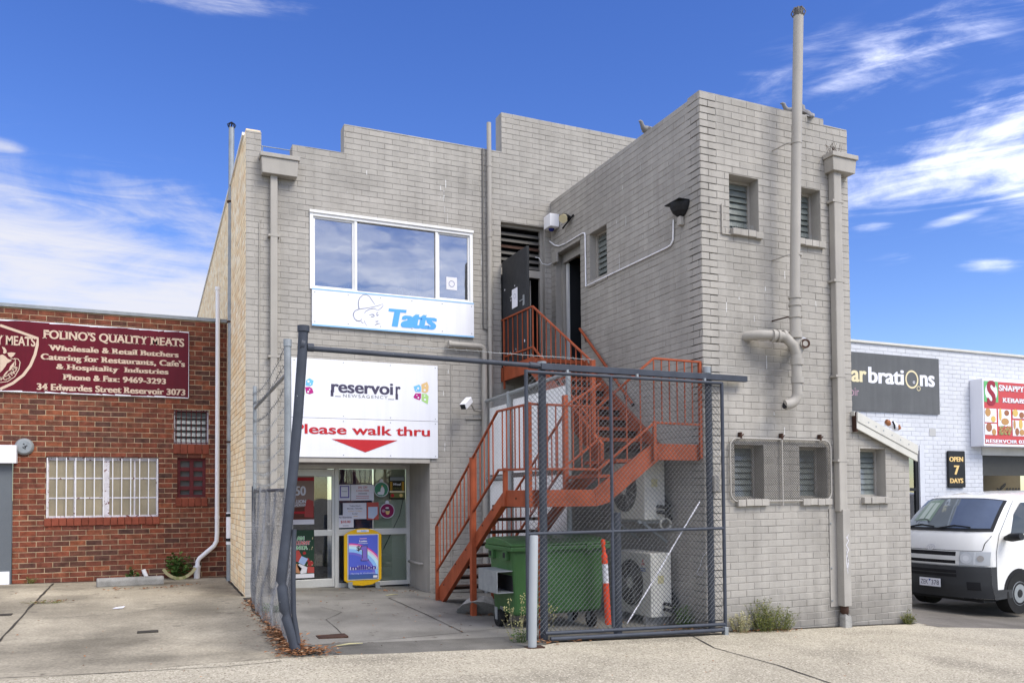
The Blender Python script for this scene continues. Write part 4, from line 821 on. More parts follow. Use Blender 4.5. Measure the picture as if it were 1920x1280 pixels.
for i, (u, v, r, k_) in enumerate(((800, 800, 36, 1), (872, 890, 30, .9), (815, 1000, 38, 1), (882, 1062, 28, 1), (965, 830, 18, 3), (1050, 810, 32, .8), (1030, 925, 50, .6), (1165, 810, 36, .9), (1250, 840, 34, .8), (1155, 965, 16, 2.6), (1238, 960, 26, 1.7), (1190, 1060, 26, 1.3), (1255, 1070, 34, .8))):
    c = atY(*k2(u, v), Yl - .003); fd = MB(); fd.disc(c, (1, 0, 0), (0, 0, 1), r * .0024, 14, 0, r * .0024 * k_); fd.build('food_picture', (flat('food_tan', (.45, .25, .10)), flat('food_gold', (.60, .42, .13)), flat('food_brown', (.30, .13, .07)))[i % 3], KB)
p = atY(*k2(945, 1108), Yl); s = atY(*k2(1105, 985), Yl); mb = MB()
for i in range(60): u, v = rr.uniform(p.x, s.x - .02), rr.uniform(p.z, s.z - .03); mb.face([(u, Yl - .001 - i * .00002, v), (u + .05, Yl - .001 - i * .00002, v + .01), (u + .04, Yl - .001 - i * .00002, v + .04), (u - .01, Yl - .001 - i * .00002, v + .03)], i % 3)
mb.build('food_picture', [flat('salad_green', (.22, .28, .10)), flat('food_tan', (.4, .2, .1)), flat('food_brown', (.3, .1, .06))], KB)
mb = MB(); e = lambda x, y: atY(1840 + x * 80 / 465, 700 + y * 220 / 1280, YW + 1.49)
mb.ribbon([e(170, 1250), (e(195, 1268)), e(225, 1255), e(262, 1215), e(268, 1200), e(250, 1205), e(215, 1240), e(205, 1275), e(225, 1290)], .03, (0, -1, 0))
for k in range(5): x = 270 + k * 32; mb.ribbon([e(x, 1280), e(x + 8, 1250), e(x + 18, 1248), e(x + 16, 1275), e(x + 30, 1285)], .022, (0, -1, 0))
mb.build('script_lettering', 'black', WB)

# ================================================================== signs on the grey shop
s4 = lambda x, y: (560 + x / 4.267, 380 + y / 4.267)
TS = thing('shop_sign', "long white sign with blue lettering and a hatted man's face under the upper window", 'sign', (3.4, YA, 4.1))
Yb = YA - .045
bx('board', 'signw', TS, 2.143, 4.695, Yb, YA - .012, 4.115, 4.665, bevel=.002)
bx('trim', 'bluel', TS, 2.143, 4.695, Yb - .003, Yb - .0005, 4.113, 4.135); bx('trim', 'bluel', TS, 2.143, 4.695, Yb - .003, Yb - .0005, 4.650, 4.667)
t4 = lambda x, y: (640 + x / 9.6, 560 + y / 9.6); Yt = Yb - .003
mb = MB(); wtext(mb, 'Tatts', t4(848, 492), t4(1722, 552), t4(848, 160), Yt, bold=.065, shear=.18, space=.93); mb.build('lettering', 'blue', TS)
fq = lambda x, y: atY(*t4(x, y), Yt)
for pts, w in (([(318, 180), (305, 110), (308, 40), (330, -15), (390, -70), (450, -78), (505, -45), (540, 10), (575, 60), (608, 108)], (.012, .011, .01, .009, .007, .006, .007, .007, .006, .003)),
               ([(215, 305), (218, 260), (250, 215), (320, 185), (420, 172), (560, 150), (660, 125), (745, 92), (752, 125), (720, 165), (655, 212)], (.012, .011, .010, .008, .007, .006, .006, .004, .006, .008, .004)),
               ([(215, 305), (240, 360), (275, 392), (320, 402), (350, 392), (368, 362)], (.008, .009, .012, .012, .008, .004)), ([(415, 262), (440, 225), (500, 190), (570, 176), (620, 185), (655, 212)], (.005, .007, .009, .008, .006, .003)),
               ([(355, 402), (375, 428), (398, 442)], .006), ([(415, 398), (430, 440), (465, 490)], (.006, .005, .003)), ([(505, 290), (545, 280), (580, 284), (598, 312)], (.006, .01, .013, .006)), ([(530, 318), (560, 325), (590, 315)], .009),
               ([(662, 245), (640, 258), (628, 275)], .008), ([(630, 292), (650, 300), (668, 288)], .012), ([(615, 405), (640, 410), (668, 398)], (.006, .012, .006)), ([(600, 480), (630, 458), (665, 445), (705, 445)], (.004, .010, .009, .004))):
    mb = MB(); mb.ribbon([fq(*p) for p in pts], list(w) if isinstance(w, tuple) else w, (0, -1, 0)); mb.build('face_stroke', 'slate', TS)
s7 = lambda x, y: (440 + x / 4.267, 600 + y / 4.267)
NS = thing('shop_sign', 'white newsagency sign with dark lettering and coloured petals above the shop door', 'sign', (3, YA, 2.7))
zs_ = atY(*s7(1000, 792), Yb).z
bx('board', 'signw', NS, 1.845, 4.08, Yb, YA - .012, zs_ + .003, 3.625, bevel=.002)
WS = thing('shop_sign', 'white walk-through sign with red lettering and a red triangle right over the shop door', 'sign', (3, YA, 2.2))
bx('board', 'signw', WS, 1.845, 4.08, Yb + .002, YA - .012, 2.178, zs_ - .002, bevel=.002)
wline(WS, 'redl', 'Please walk thru', s7(470, 892), s7(1563, 938), s7(515, 812), Yt, bold=.022)
a, b, c = atY(*s7(775, 945), Yt), atY(*s7(1305, 965), Yt), atY(*s7(1045, 1056), Yt); za = (a.z + b.z) / 2
mb = MB(); mb.face([(a.x, Yt, za), (c.x, Yt, c.z), (b.x, Yt, za)]); mb.build('arrow_triangle', 'redl', WS)
wline(NS, 'ink', 'reservoi', s7(772, 575), s7(1268, 596), s7(772, 472), Yt, bold=.03, space=.98)
wline(NS, 'ink', 'r', s7(1288, 598), s7(1328, 600), s7(1288, 492), Yt, bold=.03)
for (u0, v0, u1, v1) in ((768, 560, 790, 608), (1287, 590, 1307, 634)): a = atY(*s7(u0, v1), Yt); b = atY(*s7(u1, v0), Yt); mb = MB(); mb.face([(a.x, Yt, a.z), (b.x, Yt, a.z), (b.x, Yt, b.z), (a.x, Yt, b.z)]); mb.build('letter_stem', 'ink', NS)
wline(NS, flat('grey_ink', (.20, .20, .21)), 'NEWSAGENCY', s7(865, 612), s7(1226, 633), s7(865, 586), Yt, bold=.0, slab=.04, space=1.25)
for (u0, u1, v) in ((803, 850, 608), (1228, 1276, 632)): a = atY(*s7(u0, v), Yt); b = atY(*s7(u1, v), Yt); mb = MB(); mb.face([(a.x, Yt, a.z - .004), (b.x, Yt, a.z - .004), (b.x, Yt, a.z + .004), (a.x, Yt, a.z + .004)]); mb.build('underline', 'ink', NS)
def petal(pts, m, dots):
    mb = MB(); mb.face([atY(*s7(*p), Yt) for p in pts]); o = mb.build('petal', flat('petal_' + m[0], m[1]), NS)
    for (cx, cy, r) in dots: d = MB(); d.disc(atY(*s7(cx, cy), Yt - .002), (1, 0, 0), (0, 0, 1), r, 12); d.build('petal_print', 'signw', o)
sky_, sand_, plum_, leaf_ = ('blue', (.16, .48, .80)), ('sand', (.68, .47, .22)), ('plum', (.42, .02, .20)), ('leaf', (.38, .62, .22))
for dx, dy in ((0, 0),):
    petal([(1432, 530), (1475, 515), (1490, 530), (1490, 572), (1447, 572), (1440, 560)], sky_, ((1468, 545, .018), (1455, 560, .010)))
    petal([(1494, 512), (1540, 493), (1553, 530), (1548, 570), (1530, 582), (1497, 575)], sand_, ((1520, 560, .019), (1525, 525, .010)))
    petal([(1447, 585), (1492, 585), (1490, 625), (1478, 640), (1435, 622), (1430, 612)], plum_, ((1470, 620, .014), (1458, 600, .009)))
    petal([(1496, 587), (1535, 590), (1552, 610), (1545, 672), (1497, 645)], leaf_, ((1523, 635, .018), (1520, 605, .012)))
    petal([(572, 480), (598, 463), (632, 485), (622, 520), (605, 526), (568, 522)], sky_, ((590, 490, .018), (605, 510, .010)))
    petal([(563, 535), (600, 533), (620, 545), (632, 580), (600, 592), (572, 582)], plum_, ((588, 572, .014), (600, 555, .009)))
    petal([(500, 470), (552, 445), (560, 470), (558, 520), (510, 522)], sand_, ((530, 490, .019),))
    petal([(510, 535), (558, 535), (562, 590), (545, 612), (505, 600)], leaf_, ((535, 570, .018),))

for (sg, x0_, x1_, z0_, z1_, nx) in ((TS, 2.143, 4.695, 4.14, 4.645, 6), (NS, 1.845, 4.08, zs_ + .003, 3.625, 4), (WS, 1.845, 4.08, 2.178, zs_ - .002, 4)):
    for i in range(nx):
        for z in (z0_ + .035, z1_ - .035):
            x = x0_ + .04 + (x1_ - x0_ - .08) * i / (nx - 1); MB().tube([(x, Yb - .003, z), (x, Yb + .004, z)], .008, 8).build('screw', 'galv', sg)

# posters and notices on the shop glass
D = lambda px, py: atY(px, py, YD)
def poster(px0, py0, px1, py1, m, label, cat='poster', group=None, name='poster', Y=YD - .03):
    a = atY(px0, py1, Y); b = atY(px1, py0, Y); t = thing(name, label, cat, ((a.x + b.x) / 2, Y, a.z), group)
    bx('sheet', m, t, a.x, b.x, Y, Y + .003, a.z, b.z); return t, a.x, a.z, b.x - a.x, b.z - a.z, Y - .0015
def pt(t, m, text, u0, u1, v, cap, X0, Z0, Wd, H, Y, **kw):
    if text is None: return pq(t, m, [(u0, v + cap * .2), (u1, v + cap * .2), (u1, v + cap * .75), (u0, v + cap * .75)], X0, Z0, Wd, H, Y, name='fine_print')
    mb = MB(); write(mb, text, planeY(Y), X0 + u0 * Wd, X0 + u1 * Wd, Z0 + v * H, cap * H, **kw); return mb.build('lettering', m, t)
def pq(t, m, pts, X0, Z0, Wd, H, Y, name='print', dy=0, **kw):
    mb = MB(); mb.face([(X0 + u * Wd, Y - dy, Z0 + v * H) for u, v in pts]); return mb.build(name, m, t)
g = poster(543, 892, 589, 983, flat('poster_tan', (.30, .21, .17)), 'red draw poster with white lettering on the upper glass of the shop door'); T, A = g[0], g[1:]
pq(T, 'redl', [(0, .90), (1, .90), (1, .97), (0, .97)], *A); pq(T, flat('poster_brown', (.14, .045, .03)), [(0, .10), (1, .10), (1, .38), (0, .34)], *A); pq(T, flat('poster_red', (.42, .07, .06)), [(.6, .15), (.97, .14), (.97, .48), (.75, .52), (.62, .44)], *A, dy=.0005)
pq(T, 'paper', [(0, 0), (1, 0), (1, .10), (0, .10)], *A, dy=.0004); pq(T, 'redl', [(.0, .22), (.62, .22), (.62, .27), (0, .27)], *A, dy=.0008)
A2 = (*A[:4], A[4] - .0015)
pt(T, 'signw', '$50', -.02, .66, .60, .20, *A2, bold=.04); pt(T, 'signw', 'MILLION', .02, .66, .44, .075, *A2, bold=.04); pt(T, 'signw', 'MEGADRAW', .0, .66, .375, .055, *A2, bold=.03)
g = poster(543, 993, 589, 1084, flat('poster_green', (.018, .05, .03)), 'dark green festive poster on the lower glass of the shop door'); T, A = g[0], g[1:]
A2 = (*A[:4], A[4] - .0015)
pq(T, 'paper', [(0, 0), (1, 0), (1, .085), (0, .085)], *A); pq(T, flat('poster_red', (.4, .05, .05)), [(0, .36), (.4, .34), (.5, .44), (.38, .58), (0, .58)], *A)
pq(T, flat('ticket_blue', (.32, .45, .72)), [(.35, .33), (.58, .26), (.75, .40), (.48, .46)], *A2); pq(T, flat('hand_skin', (.45, .22, .12)), [(0, .14), (.4, .1), (.5, .2), (.3, .3), (.08, .32)], *A2); pq(T, 'paper', [(.45, .09), (.68, .1), (.72, .22), (.4, .3), (.3, .27)], *A2)
pq(T, flat('poster_red', (.4, .05, .05)), [(.72, .1), (1, .1), (1, .22), (.72, .24)], *A)
for (x, y, r) in ((.85, .3, .09), (.72, .38, .06), (.6, .52, .05)): mb = MB(); mb.disc((A[0] + x * A[2], A[4] - .001, A[1] + y * A[3]), (1, 0, 0), (0, 0, 1), r * A[2] * 1.3, 14); mb.build('bauble_print', flat('bauble_red', (.33, .03, .03)), T)
for (t_, u1, v, m) in (('BE AN', .58, .80, flat('poster_lime', (.12, .42, .16))), ('INSTANT', .82, .70, 'redl'), ('SANTA', .72, .60, flat('poster_lime', (.12, .42, .16)))):
    pt(T, 'signw', t_, .02, u1 + .02, v - .006, .085, *A2, bold=.09); A3 = (*A2[:4], A2[4] - .002); pt(T, m, t_, .04, u1, v, .075, *A3, bold=.035)
rr = random.Random(4)
for i in range(14): mb = MB(); mb.disc((A[0] + rr.uniform(.5, .97) * A[2], A[4] - .002, A[1] + rr.uniform(.2, .97) * A[3]), (1, 0, 0), (0, 0, 1), rr.uniform(.004, .008), 8); mb.build('light_print', 'creaml', T)
g = poster(635, 908, 657, 938, 'paper', 'small white notice with a purple border at the top left of the shop window', 'notice', name='notice'); T, A = g[0], g[1:]
pq(T, flat('purple_print', (.16, .14, .40)), [(.1, .16), (.9, .16), (.9, .92), (.1, .92)], *A); pq(T, 'paper', [(.2, .24), (.8, .24), (.8, .86), (.2, .86)], *A, dy=.0008)
pt(T, 'slate', None, .28, .72, .55, .05, *A[:4], A[4] - .002, bold=0)
g = poster(658, 908, 701, 938, 'paper', 'wide white discount notice, second from the left in the top row of the shop window', 'notice', name='notice'); T, A = g[0], g[1:]
for t_, u0, u1, v, c in (('20% OFF', .3, .72, .76, .14), ('X-MAS ITEMS', .22, .78, .56, .12), (None, .32, .7, .40, .07), (None, .22, .78, .26, .05), (None, .22, .78, .14, .05)): pt(T, 'redl' if v > .5 or v < .3 else 'ink', t_, u0, u1, v, c, *A, bold=.0)
g = poster(643, 942, 687, 973, 'paper', 'white trading hours notice in the middle of the shop window', 'notice', name='notice'); T, A = g[0], g[1:]
for t_, u0, u1, v, c, m in (('Trading Hours', .28, .74, .78, .08, 'ink'), ('Monday - Saturday', .18, .83, .62, .08, 'ink'), ('5:30am - 5:30pm', .22, .8, .46, .07, 'gold'), ('Sunday', .39, .62, .30, .08, 'ink'), (None, .44, .62, .15, .06, 'gold')): pt(T, m, t_, u0, u1, v, c, *A, bold=.01)
g = poster(633, 965, 663, 989, 'paper', 'white ten dollar price notice at the lower left of the shop window', 'notice', name='notice', Y=YD - .034); T, A = g[0], g[1:]
pt(T, 'ink', 'All Slumbies', .06, .88, .76, .16, *A, bold=.01); pt(T, 'redl', '$10.00', .2, .8, .38, .2, *A, bold=.02); pt(T, 'slate', None, .32, .68, .12, .08, *A, bold=.0)
g = poster(688, 941, 710, 974, flat('coral_print', (.48, .10, .08)), 'coral red sheet with a pale blue panel beside the trading hours notice', 'notice', name='notice'); T, A = g[0], g[1:]
pq(T, flat('pale_print', (.5, .58, .72)), [(.1, .1), (.55, .05), (.9, .3), (.9, .74), (.1, .74)], *A)
g = poster(730, 893, 759, 936, flat('poster_black', (.03, .028, .02)), 'upright meal poster with orange and green print at the right of the shop window'); T, A = g[0], g[1:]
pq(T, flat('poster_grey', (.25, .28, .30)), [(.05, .82), (.95, .82), (.95, .98), (.05, .98)], *A); pq(T, flat('amber_print', (.40, .22, .03)), [(.05, .4), (.2, .4), (.2, .78), (.05, .78)], *A); pq(T, flat('amber_print', (.40, .22, .03)), [(.8, .4), (.95, .4), (.95, .78), (.8, .78)], *A)
pq(T, 'creaml', [(.02, .30), (.98, .30), (.98, .38), (.02, .38)], *A); pq(T, flat('moss_print', (.16, .17, .05)), [(.05, .08), (.95, .08), (.95, .28), (.05, .28)], *A)
pt(T, 'signw', 'Meal', .26, .74, .62, .10, *A, bold=.03); pt(T, flat('moss_print', (.16, .17, .05)), 'DEALS', .25, .75, .45, .08, *A)
for x, m in ((.2, 'redl'), (.75, 'gold')): mb = MB(); mb.disc((A[0] + x * A[2], A[4] - .001, A[1] + .18 * A[3]), (1, 0, 0), (0, 0, 1), .03, 14); mb.build('print', m, T)
def bauble(cx, cy, r, m, lab, inner):
    c = atY(cx, cy, YD - .03); t = thing('bauble_sticker', lab, 'sticker', (c.x, c.y, c.z - .15), 'bauble stickers on the shop window')
    mb = MB(); mb.disc(c, (1, 0, 0), (0, 0, 1), r, 30); mb.disc(c + Vector((0, .0004, r * 1.12)), (1, 0, 0), (0, 0, 1), r * .26, 16); mb.build('edge', 'paper', t)
    mb = MB(); mb.disc(c + Vector((0, -.001, 0)), (1, 0, 0), (0, 0, 1), r * .91, 30); mb.build('print', m, t)
    for (x, z, a, b, mm) in inner: mb = MB(); mb.disc(c + Vector((x * r, -.002 - a * .001, z * r)), (1, 0, 0), (0, 0, 1), r * a, 16, 0, r * b); mb.build('print', mm, t)
bauble(715, 917, .125, flat('bauble_green', (.07, .25, .15)), 'green bauble sticker with a white bird-like figure in the shop window', ((.15, -.2, .28, .55, 'paper'), (-.1, -.5, .45, .22, 'paper'), (.1, .35, .12, .2, 'gold')))
bauble(726, 957, .125, flat('bauble_wine', (.24, .015, .08)), 'wine red bauble sticker lower in the shop window', ((.05, -.1, .28, .42, 'gold'), (.05, .12, .32, .14, 'ink'), (0, .38, .25, .1, 'paper'), (-.5, 0, .25, .2, flat('dusty_pink', (.42, .27, .33)))))

# sandwich board leaning by the glass
LB = thing('sandwich_board', 'yellow framed pavement sign with a blue lottery poster standing against the shop window', 'sandwich board', (3.13, 13.05, gz(3.13, 13.05)))
Yq = 13.06; l6 = lambda x, y: atY(540 + x / 9.6, 980 + y / 9.6, Yq)
zA = l6(1040, 1060).z; xl, xr = l6(1010, 600).x, l6(1685, 600).x; zt2 = l6(1350, 95).z; zs2 = l6(1010, 220).z; zb2 = l6(1350, 1130).z
out = [(xl, zA + .02), (xl + .04, zA - .01), (xl + .16, zb2 + .015), ((xl + xr) / 2, zb2), (xr - .16, zb2 + .015), (xr - .04, zA - .01), (xr, zA + .02), (xr, zs2)]
n_ = 12
for k in range(1, n_): t = k / n_; x = xr + (xl - xr) * t; out.append((x, zs2 + (zt2 - zs2) * (1 - abs(2 * t - 1) ** 2.2)))
out.append((xl, zs2))
mb = MB(); mb.prism([(x, Yq + .035, z) for x, z in out], (0, -.035, 0)); mb.build('frame', 'yellow', LB, bevel=.008)
pa, pb = l6(1068, 1035), l6(1628, 190); Y1 = Yq - .004
bx('clip_frame', 'alu', LB, pa.x, pb.x, Y1 - .004, Yq - .0005, pa.z, pb.z)
pa2, pb2 = l6(1085, 1015), l6(1612, 210); A = (pa2.x, pa2.z, pb2.x - pa2.x, pb2.z - pa2.z, Y1 - .006)
mb = MB(); mb.face([(A[0], A[4], A[1]), (A[0] + A[2], A[4], A[1]), (A[0] + A[2], A[4], A[1] + A[3]), (A[0], A[4], A[1] + A[3])])
PO = mb.build('poster', flat('poster_blue', (.085, .12, .55)), LB)
cR = Vector((A[0] + .02 * A[2], A[4] - .001, A[1] + .05 * A[3]))
for r0, r1, m in ((.84, .81, flat('rainbow_pink', (.66, .06, .32))), (.81, .77, flat('rainbow_rose', (.78, .48, .62))), (.77, .70, flat('rainbow_ice', (.52, .76, .88))), (.70, .62, flat('rainbow_sky', (.26, .50, .86))), (.62, .56, flat('rainbow_violet', (.16, .14, .55)))):
    mb = MB(); mb.ring(cR, (1, 0, 0), (0, 0, 1), r0 * A[3], r1 * A[3], 40, 0, .92, 0, pi / 2)
    mb.v = [(min(v[0], A[0] + A[2]), v[1], v[2]) for v in mb.v]; mb.build('rainbow', m, PO)
B = (*A[:4], A[4] - .003); C2 = (*A[:4], A[4] - .005)
pq(PO, flat('sea_blue', (.05, .10, .28)), [(0, .0), (1, .0), (1, .10), (0, .11)], *B); pq(PO, 'paper', [(.84, .02), (.98, .02), (.98, .07), (.84, .07)], *C2)
pt(PO, 'signw', 'Lotto', .37, .63, .845, .045, *C2, bold=.05); pt(PO, 'signw', None, .33, .66, .805, .014, *C2); pt(PO, flat('rainbow_rose', (.78, .48, .62)), None, .38, .62, .91, .025, *C2, bold=.03)
for dd, m, mm in ((.11, 'signw', B), (.05, 'ink', C2)):
    pt(PO, m, '$', .28 - dd * .1, .40 + dd * .1, .655 - dd * .06, .11 + dd * .1, *mm, bold=.02)
def one(e, dy, m):
    pts = [(.44, .42), (.66, .42), (.66, .47), (.62, .47), (.62, .75), (.46, .75), (.42, .70), (.42, .66), (.48, .66), (.48, .47), (.44, .47)]
    c0 = (.54, .58); pq(PO, m, [(u + e * (1 if u > c0[0] else -1) / A[2] * A[3], v + e * (1 if v > c0[1] else -1) * .8) for u, v in pts], *A, name='numeral', dy=dy)
one(.016, .004, 'ink'); one(0.0, .006, flat('numeral_violet', (.20, .14, .50)))
pt(PO, 'signw', 'million', .06, .96, .215, .105, *A[:4], A[4] - .004, bold=.10); pt(PO, flat('million_violet', (.06, .04, .28)), 'million', .08, .94, .22, .10, *A[:4], A[4] - .007, bold=.05)
pt(PO, flat('pale_print', (.5, .58, .72)), 'Monday & Wednesday', .08, .92, .115, .035, *C2, bold=.0)
a = l6(1240, 165); b = l6(1455, 118); bx('label_plate', 'paper', LB, a.x, b.x, Yq - .003, Yq - .0005, a.z, b.z); mb = MB(); write(mb, 'Lotto', planeY(Yq - .0045), a.x + .07, b.x - .04, a.z + .008, .03, bold=.03); mb.build('lettering', 'blue', LB)
for u in (1120, 1610):
    a = l6(u, 1060); g0_ = gz(a.x, 13.0) + .006
    mb = MB(); mb.box(a.x - .035, a.x + .035, Yq - .012, Yq - .001, g0_, a.z); mb.box(a.x - .03, a.x + .05, Yq - .10, Yq - .012, g0_, g0_ + .01); mb.build('foot', 'galv', LB)

# ================================================================== pipes, lamps, cameras on the grey shop
def rain_head(u0, u1, ztop, zbot, Y, parent, nm='rain_head'):
    mb = MB(); d = .17; mb.prism([(u0, Y - d, ztop - .06), (u0 + .015, Y - d + .01, zbot), (u1 - .015, Y - d + .01, zbot), (u1, Y - d, ztop - .06)], (0, d - .01, 0)); mb.box(u0 - .02, u1 + .02, Y - d - .02, Y - .008, ztop - .06, ztop)
    return mb.build(nm, 'pipe', parent, bevel=.006)
DP = thing('downpipe', 'square grey downpipe with a wide rain head at the left end of the shop front', 'downpipe', (1.6, YA, .2))
rain_head(1.41, 1.93, 6.53, 6.24, YA, DP)
bx('pipe', 'pipe', DP, 1.545, 1.645, YA - .10, YA - .012, .3, 6.25, bevel=.012)
for z in (5.35, 3.6, 1.2):
    bx('strap', 'pipe', DP, 1.515, 1.675, YA - .105, YA - .009, z, z + .03)
DP2 = thing('downpipe', 'square grey downpipe with a bird-spiked rain head on the right end of the wing', 'downpipe', (8.24, YC, -.1))
rain_head(8.085, 8.495, 6.035, 5.80, YC, DP2)
bx('pipe', 'pipe', DP2, 8.15, 8.285, YC - .115, YC - .012, 1.35, 5.82, bevel=.014)
bx('pipe_cover', 'reveal', DP2, 8.175, 8.30, YC - .135, YC - .02, .13, 1.38, bevel=.006); bx('cover_flange', 'reveal', DP2, 8.06, 8.40, YC - .018, YC - .008, .12, 1.39)
mb = MB(); mb.tube([(8.24, YC - .07, .15), (8.235, YC - .07, .06), (8.25, YC - .075, .02)], [.052, .055, .04], 12); mb.build('broken_pipe', 'rust', DP2); mb = MB(); mb.prism([(8.19, YC - .13, -.18), (8.31, YC - .13, -.18), (8.30, YC - .13, -.02), (8.27, YC - .13, .03), (8.25, YC - .13, .0), (8.21, YC - .13, .035), (8.19, YC - .13, -.01)], (0, .11, 0)); mb.build('pipe_collar', 'kerb', DP2, bevel=.01)
for z in (5.4, 4.35, 3.1, 2.0): bx('strap', 'pipe', DP2, 8.12, 8.315, YC - .12, YC - .009, z, z + .03)
for (x, z) in ((8.075, 1.2), (8.385, 1.2), (8.08, .62), (8.385, .62), (8.08, .2), (8.385, .2)):
    mb = MB(); mb.tube([(x, YC - .03, z), (x, YC - .017, z)], .012, 8); mb.build('screw', 'galv', DP2)
mb = MB(); rr = random.Random(2)
for i in range(24): x = 8.08 + i * .009; mb.tube([(x, YC - .1 + rr.uniform(-.06, .06), 6.03), (x + rr.uniform(-.05, .05) - .04, YC - .1 + rr.uniform(-.1, .08), 6.15)], .002, 4, caps=False)
mb.build('bird_spikes', 'rust', DP2)
mb = MB(); gl = [(-.005, .62), (.012, .72), (-.01, .80), (.02, .86), (-.012, .92), (.022, .98), (-.01, 1.02), (.022, 1.06), (.0, 1.0)]
mb.ribbon([(8.235 + a * 1.3, YC - .137, z) for a, z in gl], .009, (0, -1, 0)); mb.ribbon([(8.228, YC - .137, .86), (8.215, YC - .137, .70), (8.24, YC - .137, .55), (8.255, YC - .137, .66), (8.225, YC - .137, .84)], .006, (0, -1, 0)); mb.build('scrawl', 'paper', DP2)
# tall soil vent with its branches
Yv = YC - .30
VP = thing('vent_pipe', 'tall beige soil vent pipe rising far above the wing parapet with side branches', 'vent pipe', (7.4, Yv, 2.7))
Q = lambda x, y: atY(x, y, Yv)
def vp_r(px): return px / FPX * 9.9
top, bot = Q(1498, 14), Q(1490, 560); rV = .062; xv = (top.x + bot.x) / 2
zq = lambda y: Q(1491, y).z; xq = lambda y: Q(1493, y).x
mb = MB(); mb.tube([(Q(1497, 30).x, Yv, zq(30)), (Q(1493, 300).x, Yv, zq(300)), (Q(1490, 560).x, Yv, zq(560))], rV, 20); mb.build('pipe', 'pipe', VP)
xt, zt3 = Q(1497, 30).x, zq(30)
cg = MB()
for k in range(8): a = k * pi / 4; cg.tube([(xt + cos(a) * rV, Yv + sin(a) * rV, zt3), (xt + cos(a) * rV * 1.4, Yv + sin(a) * rV * 1.4, zt3 + .05), (xt + cos(a) * rV, Yv + sin(a) * rV, zt3 + .10), (xt, Yv, zt3 + .12)], .008, 5)
cg.tube([(xt, Yv, zt3 - .02), (xt, Yv, zt3 + .10)], [rV * .9, rV * .8], 10); cg.build('wire_cowl', flat('cowl_metal', (.12, .11, .10)), VP)
xb = Q(1490, 560).x
def stub(y0, y1, r, xo=0): return MB().tube([(xb + xo, Yv, zq(y0)), (xb + xo, Yv, zq(y1))], r, 20)
def collar(y, r=rV + .016, w=6): return stub(y, y + w, r)
stub(556, 625, rV + .004).build('pipe_joint', 'pipe', VP)
for y in (556, 570, 592): collar(y, w=4).build('collar', 'pipe', VP)
stub(622, 634, rV + .02).build('collar', 'pipe', VP)
stub(630, 740, rV, .012).build('pipe', 'pipe', VP)
for y in (672, 706): MB().tube([(xb + .02, Yv, zq(y)), (xb + .02, Yv, zq(y + 12))], rV + .016, 20).build('collar', 'pipe', VP)
J0 = Vector((xb + .015, Yv, zq(665))); wl = atY(1400, 630, YC - .02)
mb = MB(); mb.tube([J0, J0 + Vector((-.05, 0, .12)), J0 + Vector((-.16, .02, .215)), J0 + Vector((-.30, .06, .235)), Vector((wl.x + .08, YC - .14, J0.z + .245)), Vector((wl.x + .01, YC - .04, J0.z + .245)), Vector((wl.x - .0, YC + .02, J0.z + .245))], rV, 18); mb.build('branch_pipe', 'pipe', VP)
for f_ in (.16, .24, .31): p = J0 + Vector((-f_, .02 + f_ * .12, .225)); MB().tube([p + Vector((-.017, .004, 0)), p + Vector((.017, -.004, 0))], rV + .016, 18).build('collar', 'pipe', VP)
mb = MB(); mb.tube([J0 + Vector((0, 0, .02)), J0 + Vector((.07, 0, .13)), J0 + Vector((.13, .06, .17)), J0 + Vector((.2, .16, .18)), J0 + Vector((.22, .32, .18))], rV * .95, 18); mb.build('branch_pipe', 'pipe', VP)
for f_ in (.13, .18): p = J0 + Vector((f_, f_ * .6 - .02, .17)); MB().tube([p + Vector((-.012, -.012, 0)), p + Vector((.012, .012, 0))], rV + .014, 18).build('collar', 'signw', VP)
p = J0 + Vector((.075, -.045, .13)); MB().tube([p + Vector((0, .03, 0)), p + Vector((-.02, -.05, 0))], [rV, rV * .95], 18).build('inspection_cap', 'pipe', VP); MB().ring(p + Vector((-.021, -.052, 0)), (1, -.3, 0), (0, 0, 1), rV * .95, rV * .55, 20).build('cap_rim', 'rust', VP)
el = [Vector((xb + .012, Yv, zq(738)))]
for k in range(1, 8): a = k / 7 * radians(75); el.append(el[0] + Vector((-.13 * (1 - cos(a)), .02 * k / 7, -.13 * sin(a))))
el.append(el[-1] + Vector((-.06, .02, -.012)))
MB().tube(el, rV, 18).build('elbow', 'pipe', VP); MB().disc(el[-1] + Vector((-.003, 0, 0)), (0, 1, 0), (.2, 0, .98), rV * .8, 16).build('open_end', 'dark', VP)
for y in (268, 478, 594): z = zq(y); mb = MB(); mb.tube([(xq(y), Yv, z - .012), (xq(y), Yv, z + .012)], rV + .006, 18); mb.tube([(xq(y) - .06, Yv + .02, z), (xq(y) - .10, Yv + .04, z), (xq(y) - .12, YC + .01, z)], .009, 6); mb.build('wall_bracket', 'pipe' if y < 500 else 'rust', VP)
